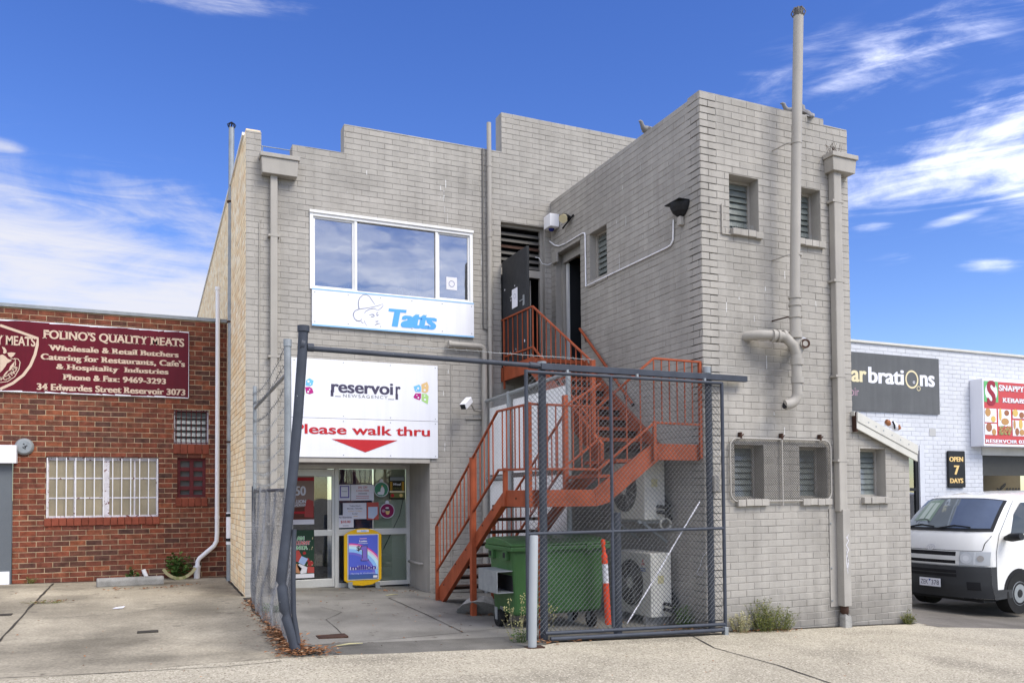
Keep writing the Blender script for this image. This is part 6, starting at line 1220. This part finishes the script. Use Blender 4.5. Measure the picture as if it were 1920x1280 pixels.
def caster(x, y):
    z = gz(x, y); mb = MB(); mb.tube([(x - .026, y, z + .105), (x + .026, y, z + .105)], .10, 22); w = mb.build('wheel', 'rubber', BN, bevel=.012)
    mb = MB(); mb.tube([(x - .03, y, z + .105), (x + .03, y, z + .105)], .045, 16); mb.build('hub', 'black', w)
    mb = MB(); mb.prism([(x - .04, y - .03, z + .09), (x - .04, y + .03, z + .09), (x - .04, y + .05, z + .235), (x - .04, y - .03, z + .235)], (.008, 0, 0)); mb.prism([(x + .032, y - .03, z + .09), (x + .032, y + .03, z + .09), (x + .032, y + .05, z + .235), (x + .032, y - .03, z + .235)], (.008, 0, 0)); mb.build('wheel_fork', 'galv', w)
for x, y in ((bxl + .0, 9.03), (bxr - .15, by0 + .14), (bxl + .16, by1 - .1), (bxr - .15, by1 - .12)): caster(x, y)
sp_ = thing('safety_post', 'orange flexible traffic post with a white reflective band behind the gate', 'traffic post', (5.12, 8.45, gz(5.1, 8.5)))
xs, ysp = atY(1137, 1100, 8.45).x, 8.45; z = lambda py: atY(1137, py, 8.45).z; orr = flat('safety_orange', (.72, .07, .02), .5)
xt8 = atY(1131, 1012, 8.45).x
MB().tube([(xs + .02, ysp, z(1170)), (xt8 + .03, ysp, z(1092))], [.038, .036], 16).build('lower_tube', orr, sp_)
MB().tube([(xt8 + .03, ysp, z(1092)), (xt8 + .02, ysp, z(1056))], .0355, 16).build('white_band', 'signw', sp_)
MB().tube([(xt8 + .02, ysp, z(1056)), (xt8 + .012, ysp, z(1040)), (xt8 + .01, ysp, z(1036)), (xt8, ysp, z(1022)), (xt8 - .003, ysp, z(1014)), (xt8 - .004, ysp, z(1010))], [.036, .036, .022, .022, .03, .018], 16).build('upper_tube', orr, sp_)
def aircon(x0, x1, y0, y1, z0, z1, label, logo):
    t = thing('air_conditioner', label, 'air conditioner', ((x0 + x1) / 2, (y0 + y1) / 2, z0 - .06), 'air conditioners under the staircase')
    bx('casing', 'acw', t, x0, x1, y0, y1, z0, z1, bevel=.015)
    bx('side_cover', 'acw', t, x0 + .03, x1 - .02, y0 - .006, y0 + .01, z0 + .05, z1 - .08, bevel=.004)
    cy, cz = y1 - .36, (z0 + z1) / 2; r = min(.30, (z1 - z0) * .41)
    MB().disc((x0 - .0015, cy, cz), (0, 1, 0), (0, 0, 1), r, 36).build('fan_opening', 'dark', t)
    mb = MB()
    for k in range(9): rr_ = r * (k + 1) / 9.2; mb.ring((x0 - .012, cy, cz), (0, 1, 0), (0, 0, 1), rr_, rr_ - .005, 32)
    for k in range(8): a = k * pi / 4; mb.ribbon([(x0 - .011, cy + cos(a) * .07, cz + sin(a) * .07), (x0 - .011, cy + cos(a + .3) * r, cz + sin(a + .3) * r)], .008, (-1, 0, 0))
    mb.build('fan_grille', 'acw', t); MB().disc((x0 - .014, cy, cz), (0, 1, 0), (0, 0, 1), .075, 24).build('grille_hub', 'acw', t)
    fb = MB()
    for k in range(3): a = k * 2.094; fb.prism([(x0 + .0 - .004, cy + cos(a) * .06, cz + sin(a) * .06), (x0 - .004, cy + cos(a - .5) * r * .9, cz + sin(a - .5) * r * .9), (x0 - .004, cy + cos(a + .4) * r * .9, cz + sin(a + .4) * r * .9)], (.002, 0, 0))
    fb.build('fan_blade', flat('fan_grey', (.12, .12, .12)), t)
    yl, zl_ = y0 + .17, z1 - .13
    if logo:
        for (dy, dz_) in ((0, .028), (.024, -.014), (-.024, -.014)):
            a = {0: 0, .024: -2.094, -.024: 2.094}[dy]; mb = MB(); pts = [(0, .052), (-.015, .026), (0, 0), (.015, .026)]
            mb.face([(x0 - .0025, yl + p * cos(a) - q_ * sin(a), zl_ + p * sin(a) + q_ * cos(a)) for p, q_ in pts]); mb.build('emblem_diamond', flat('emblem_red', (.45, .03, .03)), t)
    for k in range(2): mb = MB(); mb.face([(x0 - .0025, yl + .06, zl_ - .06 - k * .028), (x0 - .0025, yl - .06, zl_ - .06 - k * .028), (x0 - .0025, yl - .06, zl_ - .076 - k * .028), (x0 - .0025, yl + .06, zl_ - .076 - k * .028)]); mb.build('brand_strip', flat('print_blue', (.12, .17, .36)), t)
    bx('rating_label', flat('label_yellow', (.50, .46, .26)), t, x0 + .10, x0 + .19, y0 - .009, y0 - .0065, z0 + .42, z0 + .52)
    for k, dz_ in enumerate((.10, .17)): MB().tube([(x0 + .19, y0 - .01, z0 + dz_), (x0 + .19, y0 - .10, z0 + dz_), (x0 + .26, y0 - .13, z0 + dz_ - .02), (x1 + .02, y0 - .10, z0 + dz_ - .1 + k * .1), (XB - .02, y0 + .15, z0 + dz_ + .15)], .022, 10).build('pipe_insulation', 'black', t)
    return t
a1 = aircon(5.68, 5.99, 8.63, 9.46, .06, .86, 'white air conditioner unit with a red three-diamond emblem on the ground under the stairs', True)
for y in (8.72, 9.32): bx('foot', 'kerb', a1, 5.66, 6.0, y, y + .06, -.06, .06)
a2 = aircon(5.70, 6.01, 8.78, 9.62, 1.27, 2.06, 'white air conditioner unit hung on wall brackets under the upper stair landing', False)
for y in (8.86, 9.5): mb = MB(); mb.box(5.66, XB - .01, y, y + .04, 1.225, 1.265); mb.beam((5.75, y + .02, 1.22), (XB - .012, y + .02, .98), .03, .03); mb.build('bracket', 'galv', a2)
for k in range(3): MB().tube([(5.95 + cos(t * .5) * .08, 8.70 - k * .012, 1.22 + sin(t * .5) * .07) for t in range(13)], .006, 5).build('cable_loop', 'acw', a2)
a = MB(); a.tube([atX(1325, 1035, XB - .012), atX(1318, 1042, XB - .012), atX(1312, 1062, XB - .012), atX(1306, 1075, XB - .012), atX(1312, 1078, XB - .012), atX(1320, 1066, XB - .012)], .004, 5); tag(a.build('cable', 'paper'), 'loose thin white cable loop on the wing wall beside the lower air conditioner', 'cable')

# ================================================================== white van in the lane
def build_van():
    F0 = Vector((11.74, 9.57, gz(11.9, 9.5) + .004)); ph = radians(-3)
    rear = Vector((cos(ph), -sin(ph), 0)); side = Vector((-sin(ph), -cos(ph), 0))
    V = thing('van', 'white delivery van nose-on in the lane beside the white brick building', 'van', F0)
    def Wd(z): return .845 if z < 1.28 else .845 - .125 * ((z - 1.28) / .65) ** 1.2
    def Pt(x, z, t, out=0.0):
        bow = .27 * abs(t) ** 3.2 * max(0, min(1, (1.9 - x) / 1.2)) if x < 3 else -.06 * abs(t) ** 4
        drop = .06 * t ** 4 * max(0, min(1, (z - 1.5) / .4))
        return F0 + rear * (x + bow - out * (1 if x < 1.0 else 0) * (1.0 if z < 1.3 else .75)) + side * (t * Wd(z)) + Vector((0, 0, z - drop + (out * .7 if z > 1.3 else 0)))
    prof = [(.14, .26), (.07, .45), (.05, .70), (.055, .90), (.085, 1.06), (.135, 1.22), (.21, 1.33), (.41, 1.54), (.59, 1.72), (.74, 1.845), (.90, 1.905), (1.4, 1.945), (2.2, 1.98), (3.6, 1.975), (4.45, 1.94), (4.62, 1.82), (4.70, 1.34), (4.72, .8), (4.70, .32)]
    T = [-1, -.97, -.9, -.75, -.5, -.25, 0, .25, .5, .75, .9, .97, 1]
    mb = MB(); n = len(T); vs = [Pt(x, z, t, out=-.02 if abs(t) == 1 else 0) for x, z in prof for t in T]
    mb.add(vs, [(i * n + k, i * n + k + 1, (i + 1) * n + k + 1, (i + 1) * n + k) for i in range(len(prof) - 1) for k in range(n - 1)], 0, True)
    for s in (-1, 1):
        lowf = [vs[i * n + (n - 1 if s > 0 else 0)] for i in range(0, 7)]; lowr = [vs[i * n + (n - 1 if s > 0 else 0)] for i in range(len(prof) - 3, len(prof))]
        upp = [vs[i * n + (n - 1 if s > 0 else 0)] for i in range(6, len(prof) - 2)]
        mb.face(lowf + lowr, 0); mb.face(upp, 0)
    mb.face([Pt(.14, .26, -1), Pt(.14, .26, 1), Pt(4.7, .32, 1), Pt(4.7, .32, -1)], 0)
    body = mb.build('body', 'van', V)
    def patch(name, m, pts_tz, out, parent=V, sub=10):      # strip lying on the nose: list of (x, z) rows between t0 and t1
        rows, t0, t1 = pts_tz; b = MB(); vs = []
        zs = sorted(set([z for _, z in rows] + [z for _, z in prof[:11] if rows[0][1] < z < rows[-1][1]]))
        rows = [(next(prof[i][0] + (prof[i + 1][0] - prof[i][0]) * (z - prof[i][1]) / (prof[i + 1][1] - prof[i][1]) for i in range(11) if prof[i][1] <= z <= prof[i + 1][1]), z) for z in zs]
        for (x, z) in rows:
            for k in range(sub + 1): t = t0 + (t1 - t0) * k / sub; vs.append(Pt(x, z, t, out))
        b.add(vs, [(i * (sub + 1) + k, i * (sub + 1) + k + 1, (i + 1) * (sub + 1) + k + 1, (i + 1) * (sub + 1) + k) for i in range(len(rows) - 1) for k in range(sub)], 0, True)
        return b.build(name, m, parent)
    M['vglass'] = mat('van_glass', (.20, .235, .27), .03, metal=.55, var=.12, vscale=2, fine=0, spec=.8)
    M['vglass2'] = mat('van_side_glass', (.012, .014, .015), .04, var=.05, fine=0, spec=.6)
    patch('windscreen_seal', 'black', ([(.262, 1.318), (.50, 1.54), (.72, 1.72), (.915, 1.85)], -.955, .955), .012)
    ws = patch('windscreen', 'vglass', ([(.29, 1.36), (.50, 1.545), (.72, 1.722), (.885, 1.832)], -.91, .91), .02)
    patch('seat_view', flat('green_glass_view', (.16, .22, .18), .05), ([(.40, 1.46), (.56, 1.59), (.74, 1.735), (.85, 1.81)], -.72, -.26), .0215, ws); patch('seat', flat('seat_view_pale', (.34, .40, .36), .08), ([(.44, 1.49), (.6, 1.625), (.78, 1.76)], -.60, -.47), .023, ws); patch('seat', flat('seat_view_pale', (.34, .40, .36), .08), ([(.44, 1.49), (.6, 1.625), (.78, 1.76)], -.43, -.32), .023, ws)
    sw = MB(); c = Pt(.30, 1.425, -.43, .03); U = (Pt(.30, 1.425, -.3, .03) - c).normalized(); Vv = (Pt(.41, 1.54, -.43, .03) - c).normalized(); sw.ring(c, U, Vv, .13, .112, 22, 0, .7, 0, pi); sw.build('steering_wheel', 'black', ws)
    for t0, t1 in ((-.75, -.1), (.0, .62)): b = MB(); b.tube([Pt(.215, 1.345, t0, .03), Pt(.275, 1.395, (t0 + t1) / 2, .034), Pt(.25, 1.37, t1, .03)], .010, 6); b.build('wiper', 'black', V)
    bump = patch('bumper', flat('dark_bumper', (.042, .044, .047), .5), ([(.15, .265), (.06, .36), (.03, .50), (.03, .66), (.045, .775)], -1.0, 1.0), .035, sub=20)
    b = MB(); b.face([Pt(.05, .775, 1, .03), Pt(.05, .5, 1, .03), Pt(.14, .25, 1, .02), F0 + rear * .80 + side * .86 + Vector((0, 0, .27)), F0 + rear * .78 + side * .86 + Vector((0, 0, .40)), F0 + rear * .42 + side * .862 + Vector((0, 0, .41)), F0 + rear * .40 + side * .862 + Vector((0, 0, .775))]); b.build('bumper_end', flat('dark_bumper', (.042, .044, .047), .5), V)
    for z in (.60, .665): patch('bumper_slot', 'dark', ([(.04, z), (.04, z + .045)], -.62, .50), .04, bump)
    patch('fog_lamp_recess', 'dark', ([(.05, .40), (.04, .53)], .66, .86), .041, bump)
    patch('grille', 'dark', ([(.05, .80), (.05, 1.0)], -.62, .48), .012)
    gb = flat('grille_white', (.62, .62, .60), .3)
    patch('grille_bar', gb, ([(.05, .865), (.05, .935)], -.64, .52), .03); patch('grille_bar', gb, ([(.05, .79), (.05, .812)], -.66, .54), .03); patch('grille_bar', gb, ([(.05, .79), (.07, 1.01)], .48, .545), .028)
    hl = flat('headlamp', (.42, .44, .46), .08); M['hl'] = hl
    H = patch('headlight', hl, ([(.05, .795), (.055, .90), (.078, 1.01)], .55, .99), .03)
    for tc_, r_, m_ in ((.66, .085, flat('lamp_chrome', (.52, .54, .56), .06)), (.66, .045, flat('lamp_bright', (.62, .64, .66), .05)), (.87, .05, flat('lamp_grey', (.30, .29, .28), .1))):
        b = MB(); c_ = Pt(.055, .905, tc_, .036 + .0015 / r_ * .02); ex = (Pt(.055, .905, tc_ + .05, .036) - c_).normalized(); b.disc(c_, ex, (0, 0, 1), r_, 22); b.build('lamp_bowl', m_, H)
    for tt in (.775, .79): patch('lamp_divider', flat('lamp_bright', (.75, .77, .8), .05), ([(.05, .80), (.075, 1.0)], tt, tt + .008), .036, H)
    patch('headlight', hl, ([(.05, .80), (.055, .90), (.075, 1.0)], -.985, -.63), .03)
    # number plate and badge
    pc = Pt(.03, .49, -.0, .05)
    b = MB(); e = side * .186; up = Vector((0, 0, .067)); fr = -rear * .004
    q0 = pc + fr; b.prism([q0 - e - up, q0 + e - up, q0 + e + up, q0 - e + up], rear * .01); np_ = b.build('number_plate', 'signw', V)
    for txt, u0, u1 in (('ZEK', -.165, -.03), ('378', .03, .165)):
        b = MB(); write(b, txt, lambda u, z: q0 - rear * .002 + side * u + Vector((0, 0, z)), u0, u1, -.037, .078, bold=.0); b.build('lettering', 'ink', np_)
    b = MB(); b.face([q0 - rear * .002 + side * u + Vector((0, 0, z)) for u, z in ((-.022, .05), (.022, .05), (0, .012))]); b.build('plate_mark', flat('mark_blue', (.04, .08, .3)), np_)
    bc = Pt(.085, 1.06, -.02, .04); ch = flat('chrome', (.5, .5, .52), .15); Uz = (Vector((0, 0, 1)) + rear * .45).normalized()
    b = MB(); b.ring(bc, side, Uz, .075, .062, 24, 0, .68); b.ring(bc - rear * .001, side, Uz, .028, .019, 18, 0, 1.5); b.ring(bc - rear * .001 + Uz * .017, side, Uz, .05, .041, 18, 0, .42); b.build('badge', ch, V)
    # side: door window, seams, mirror, wheels
    S = lambda x, z, o=.004: F0 + rear * x + side * (Wd(z) + o) + Vector((0, 0, z))
    b = MB(); b.face([S(.80, 1.28), S(1.72, 1.28), S(1.72, 1.78), S(1.22, 1.78), S(.98, 1.6)]); b.build('door_window', 'vglass2', V)
    b = MB(); b.face([S(1.9, 1.28), S(3.2, 1.28), S(3.2, 1.78), S(1.9, 1.78)]); b.build('side_window', 'vglass2', V)
    for pts in ([(.42, .42), (.42, 1.0), (.50, 1.28), (1.05, 1.83)], [(1.80, .3), (1.80, 1.85)], [(.42, .405), (3.0, .40)]): b = MB(); b.ribbon([S(x, z, .006) for x, z in pts], .010, side); b.build('panel_gap', 'black', V)
    b = MB(); b.ribbon([Pt(.165, 1.26, .95, .012), Pt(.11, 1.14, .89, .012), Pt(.075, 1.03, .875, .012)], .014, -rear); b.ribbon([Pt(.05, 1.02, t_, .006) for t_ in (-.6, -.3, 0, .3, .6, .88)], .009, -rear); b.build('bonnet_gap', 'black', V)
    b = MB(); b.tube([S(.66, 1.22, .02), S(.60, 1.24, .14), S(.60, 1.26, .30)], [.05, .085, .07], 14, sy=.8); b.build('mirror', 'black', V)
    for (x, s) in ((.98, 1), (.98, -1), (3.55, 1), (3.55, -1)):
        c = F0 + rear * x + side * (s * .745) + Vector((0, 0, .325)); b = MB(); b.tube([c - side * s * .10, c + side * s * .112], .325, 30); w = b.build('wheel', 'rubber', V, bevel=.02)
        b = MB(); b.tube([c + side * s * .09, c + side * s * .118], [.20, .19], 24); b.build('rim', 'galv', w); b = MB(); b.tube([c + side * s * .112, c + side * s * .125], [.075, .06], 18); b.build('hub', 'black', w)
        b = MB(); b.ring(c + side * s * .1195, rear, (0, 0, 1), .185, .15, 24); b.build('rim_groove', 'dark', w)
        if s > 0:
            b = MB(); cc = F0 + rear * x + side * .849 + Vector((0, 0, .325)); b.face([cc + rear * (cos(t) * .40) + Vector((0, 0, sin(t) * .40 if sin(t) > 0 else max(-.05, sin(t)))) for t in [2 * pi * k / 32 for k in range(32)]]); b.build('wheel_arch', 'dark', V)
    b = MB(); b.prism([F0 + rear * .3 + side * -.7 + Vector((0, 0, .2)), F0 + rear * .3 + side * .7 + Vector((0, 0, .2)), F0 + rear * .3 + side * .7 + Vector((0, 0, .3)), F0 + rear * .3 - side * .7 + Vector((0, 0, .3))], rear * 4.2); b.build('underbody', 'black', V)
build_van()

# ================================================================== birds, odds and ends
def pigeon(p, heading, label, tilt=35):
    h = Vector((sin(heading), cos(heading), 0)); up = Vector((0, 0, 1)); t = radians(tilt); ax = h * cos(t) + up * sin(t)
    r = thing('pigeon', label, 'bird', p, 'pigeons on the parapets'); c = Vector(p) + up * .085
    c = Vector(p) + up * .075
    pts = [c - ax * .22, c - ax * .15, c - ax * .09, c - ax * .02, c + ax * .05, c + ax * .10 + up * .01, c + ax * .12 + up * .045, c + ax * .135 + up * .075, c + ax * .155 + up * .085, c + ax * .185 + up * .075]
    MB().tube(pts, [.018, .024, .042, .056, .054, .038, .027, .029, .018, .004], 12, sy=.9).build('body', flat('pigeon_grey', (.20, .195, .19)), r)
    for s in (-1, 1):
        sd_ = h.cross(up) * s; MB().tube([c + ax * .05 + sd_ * .058, c - ax * .05 + sd_ * .062, c - ax * .19 + sd_ * .03], [.03, .035, .008], 8, sy=.5).build('wing', flat('pigeon_wing', (.27, .26, .25)), r)
        MB().tube([c - up * .05 + sd_ * .02, Vector(p) + sd_ * .02 + up * .0], .005, 5).build('leg', 'rust', r)
a = atY(1512, 212, YC + .1); pigeon((a.x, YC + .1, 6.535), radians(20), 'grey pigeon perched on the wing parapet just right of the tall vent pipe')
a = atY(1488, 206, YC + .12); pigeon((a.x, YC + .12, 6.53), radians(-70), 'grey pigeon mostly hidden behind the tall vent pipe on the parapet', 10)
a = atX(1216, 240, XB + .1); pigeon((XB + .1, a.y, 6.50), radians(-100), 'pigeon leaning out over the long side parapet of the wing', 2)
a = atY(1672, 800, YC + .25)
ob = thing('old_shoe', 'scuffed brown and white shoe lying on the lean-to roof', 'shoe', a)
MB().tube([a + Vector((-.10, 0, .055)), a + Vector((-.05, 0, .05)), a + Vector((.02, 0, .03)), a + Vector((.09, 0, -.01)), a + Vector((.12, 0, -.03))], [.04, .06, .055, .05, .02], 12, sy=.9).build('upper', 'signw', ob)
MB().tube([a + Vector((-.13, -.02, .075)), a + Vector((-.10, -.025, .06)), a + Vector((-.07, -.02, .03))], [.03, .04, .03], 10).build('toe_patch', flat('tan_leather', (.28, .11, .045)), ob); MB().tube([a + Vector((-.05, -.06, .075)), a + Vector((-.02, -.065, .02)), a + Vector((.0, -.05, -.03))], .012, 6).build('stripe', 'black', ob); MB().tube([a + Vector((.08, -.03, .02)), a + Vector((.11, -.03, -.03))], .03, 8).build('heel_patch', flat('tan_leather', (.28, .11, .045)), ob)

# weeds
def weed(name, label, p, n, h, spread, m, kind='stem', seed=1, lean=.5, flowers=False, group=None):
    rr = random.Random(seed); mb = MB(); fl = MB(); p = Vector(p)
    for i in range(n):
        a = rr.uniform(0, 2 * pi); r = rr.random() ** .6; L = h * rr.uniform(.45, 1.05) * (1 - .35 * r); d = Vector((cos(a) * spread * r, sin(a) * spread * r * .6, 0))
        b = p + d * .45; tip = b + d * lean + Vector((rr.uniform(-.03, .03), rr.uniform(-.03, .03), L)); mid = b.lerp(tip, .5) + Vector((0, 0, L * .08)); w = .004 if kind == 'stem' else .006
        view = Vector((.6, .8, 0)) if i % 2 else Vector((-.8, .6, 0))
        mb.ribbon([b, mid, tip], [w, w * .8, w * .3], view)
        k = int(L / (.016 if kind == 'stem' else .03))
        for j in range(k):
            t = rr.uniform(.15, 1); q = b.lerp(mid, t * 2) if t < .5 else mid.lerp(tip, t * 2 - 1); aa = rr.uniform(0, 6.28)
            if kind == 'leafy': l, wd = rr.uniform(.035, .08), rr.uniform(.016, .034)
            else: l, wd = rr.uniform(.012, .032), rr.uniform(.004, .008)
            u = Vector((cos(aa), sin(aa), rr.uniform(-.2, .8))).normalized(); s_ = u.cross(Vector((rr.uniform(-1, 1), rr.uniform(-1, 1), 1))).normalized()
            mb.face([q, q + u * l * .5 + s_ * wd, q + u * l, q + u * l * .5 - s_ * wd])
        if flowers and rr.random() < .8:
            for j in range(6): q = tip + Vector((rr.uniform(-.035, .035), rr.uniform(-.035, .035), rr.uniform(-.05, .01))); mb.ball(q, .008, .008, .009, 6, 1)
    if flowers:
        tag(mb.build(name, [m, flat('dry_flower', (.42, .40, .18))]), label, 'weed', group)
    else: tag(mb.build(name, m), label, 'weed', group)
def wy(px, Y): a = atY(px, 1150, Y); return (a.x, Y, gz(a.x, Y))
weed('weed', 'large bushy yellow-green weed growing along the base of the wing wall', wy(1434, YC - .10), 110, .46, .34, 'weed', seed=3); weed('weed', 'low greyish dry weed left of the big bushy weed by the wing wall', wy(1388, YC - .10), 60, .30, .22, 'straw', seed=4)
weed('weed', 'feathery weed at the right end of the bushy weeds by the wing wall', wy(1468, YC - .10), 60, .33, .22, 'weed', seed=5, lean=.8)
weed('weed', 'small yellow-green weed at the outer corner of the lean-to wall', wy(1704, YC - .08), 70, .20, .14, 'weed', seed=6)
weed('weed', 'green weed growing beside the lower air conditioner behind the gate', (6.0, 8.36, gz(6.0, 8.3)), 60, .34, .22, 'weedg', seed=7)
a = onG(972, 1200); weed('flowering_weed', 'dry flowering weed left of the pale bollard', a, 16, .55, .26, 'straw', seed=8, lean=.5, flowers=True)
a = onG(1026, 1198); weed('flowering_weed', 'taller dry flowering weed right of the pale bollard', a, 9, .62, .16, 'straw', seed=9, lean=.5, flowers=True)
weed('weed', 'low green tuft at the foot of the flowering weed by the bollard', onG(975, 1204), 40, .16, .16, 'weedg', seed=10)
a = atY(335, 1070, YR - .12); weed('weed', 'leafy dark green weed against the red brick wall beside the floor drain', (a.x, YR - .14, gz(a.x, YR)), 34, .50, .26, 'weedg', 'leafy', seed=11); a = atY(248, 1075, YR - .1); weed('weed', 'small leafy weed behind the concrete wheel stop', (a.x, YR - .12, gz(a.x, YR)), 14, .24, .12, 'weedg', 'leafy', seed=12)
weed('weed', 'sparse grass at the foot of the chain-link fence', (1.36, 10.6, gz(1.36, 10.6)), 50, .16, .25, 'weedg', seed=13); weed('weed', 'flat grass patch in the joint of the left driveway', onG(84, 1131), 40, .05, .30, 'weed', seed=14)
weed('weed', 'tiny grass tuft by the grey door of the red building', (-1.8, YR - .05, gz(-1.8, YR)), 24, .14, .14, 'weed', seed=15)
bk = MB(); a, b = atY(306, 1072, YR - .25), atY(366, 1075, YR - .25); P = [Vector((a.x + (b.x - a.x) * t, YR - .30, gz(a.x, YR) + .20 - .17 * sin(pi * t) ** .7)) for t in [k / 10 for k in range(11)]]
bk.ribbon(P, .05, (0, -1, .2)); bk.ribbon([p + Vector((0, .012, .0)) for p in P], .05, (0, 1, .2)); tag(bk.build('bark_strip', 'straw'), 'curved dry palm sheath lying in front of the leafy weed', 'bark')
# dry leaves
def litter():
    rr = random.Random(31); mb = MB()
    def leaf(x, y, zoff=0, s=1.0):
        l, w = rr.uniform(.03, .085) * s, rr.uniform(.008, .02) * s; a = rr.uniform(0, 6.28); z = gz(x, y) + .011 + zoff + rr.uniform(0, .012)
        u = Vector((cos(a), sin(a), rr.uniform(-.12, .3))); v = Vector((-sin(a), cos(a), rr.uniform(-.3, .3)))
        c = Vector((x, y, z)); mb.face([c, c + u * l * .4 + v * w + Vector((0, 0, .006)), c + u * l, c + u * l * .5 - v * w])
    def along(pts, n, wid, s=1.0, pile=0):
        for i in range(n):
            k = rr.randrange(len(pts) - 1); p = pts[k].lerp(pts[k + 1], rr.random()); leaf(p.x + rr.gauss(0, wid), p.y + rr.gauss(0, wid * 1.2), rr.random() * pile, s)
    along([Vector((1.24, 8.05, 0)), Vector((1.24, 9.2, 0))], 850, .075, .9, .05); along([Vector((1.22, 9.2, 0)), Vector((1.18, 11.6, 0))], 330, .06, .8, .02); along([Vector((1.15, 7.95, 0)), Vector((1.5, 7.9, 0))], 420, .08, .8, .04)
    along([onG(885, 1152), onG(945, 1150)], 90, .09); along([onG(1010, 1206), onG(1090, 1200), onG(1130, 1196)], 130, .05, .9); along([onG(1240, 1184), onG(1345, 1178)], 90, .06, .8); along([onG(1370, 1186), onG(1490, 1182)], 110, .05, .7)
    along([onG(190, 1107), onG(305, 1103), onG(365, 1096)], 80, .05, .9); along([onG(60, 1132), onG(120, 1127)], 50, .06, .8); along([onG(680, 1108), onG(800, 1110)], 40, .06, .8)
    for i in range(120): leaf(rr.uniform(1.4, 6), rr.uniform(8.0, 13), 0, .6)
    for i in range(120): leaf(rr.uniform(-3, 10), rr.uniform(5.2, 8.2), 0, .35)
    for i in range(60): leaf(rr.uniform(-3, 1.2), rr.uniform(8, 15), 0, .5)
    o = mb.build('leaf_litter', 'leaf'); o['kind'] = 'stuff'
litter()
for (px, py, l, a, lab) in ((655, 1211, .28, .1, 'pale dry bark stick lying on the dark strip before the shop door'), (735, 1117, .2, .3, 'short dry bark curl on the yard paving near the entrance recess')):
    p = onG(px, py); mb = MB(); mb.tube([p + Vector((-l / 2, -.02, .02)), p + Vector((0, .01, .025)), p + Vector((l / 2, l * a * .5, .02))], [.008, .014, .006], 7, sy=.6); tag(mb.build('stick', 'straw'), lab, 'stick')
a = onG(222, 1141); mb = MB(); mb.face([a + Vector((-.07, -.03, .012)), a + Vector((.05, -.04, .014)), a + Vector((.08, .03, .03)), a + Vector((-.03, .05, .02))]); tag(mb.build('paper_scrap', 'paper'), 'scrap of pale paper on the left concrete driveway', 'paper')
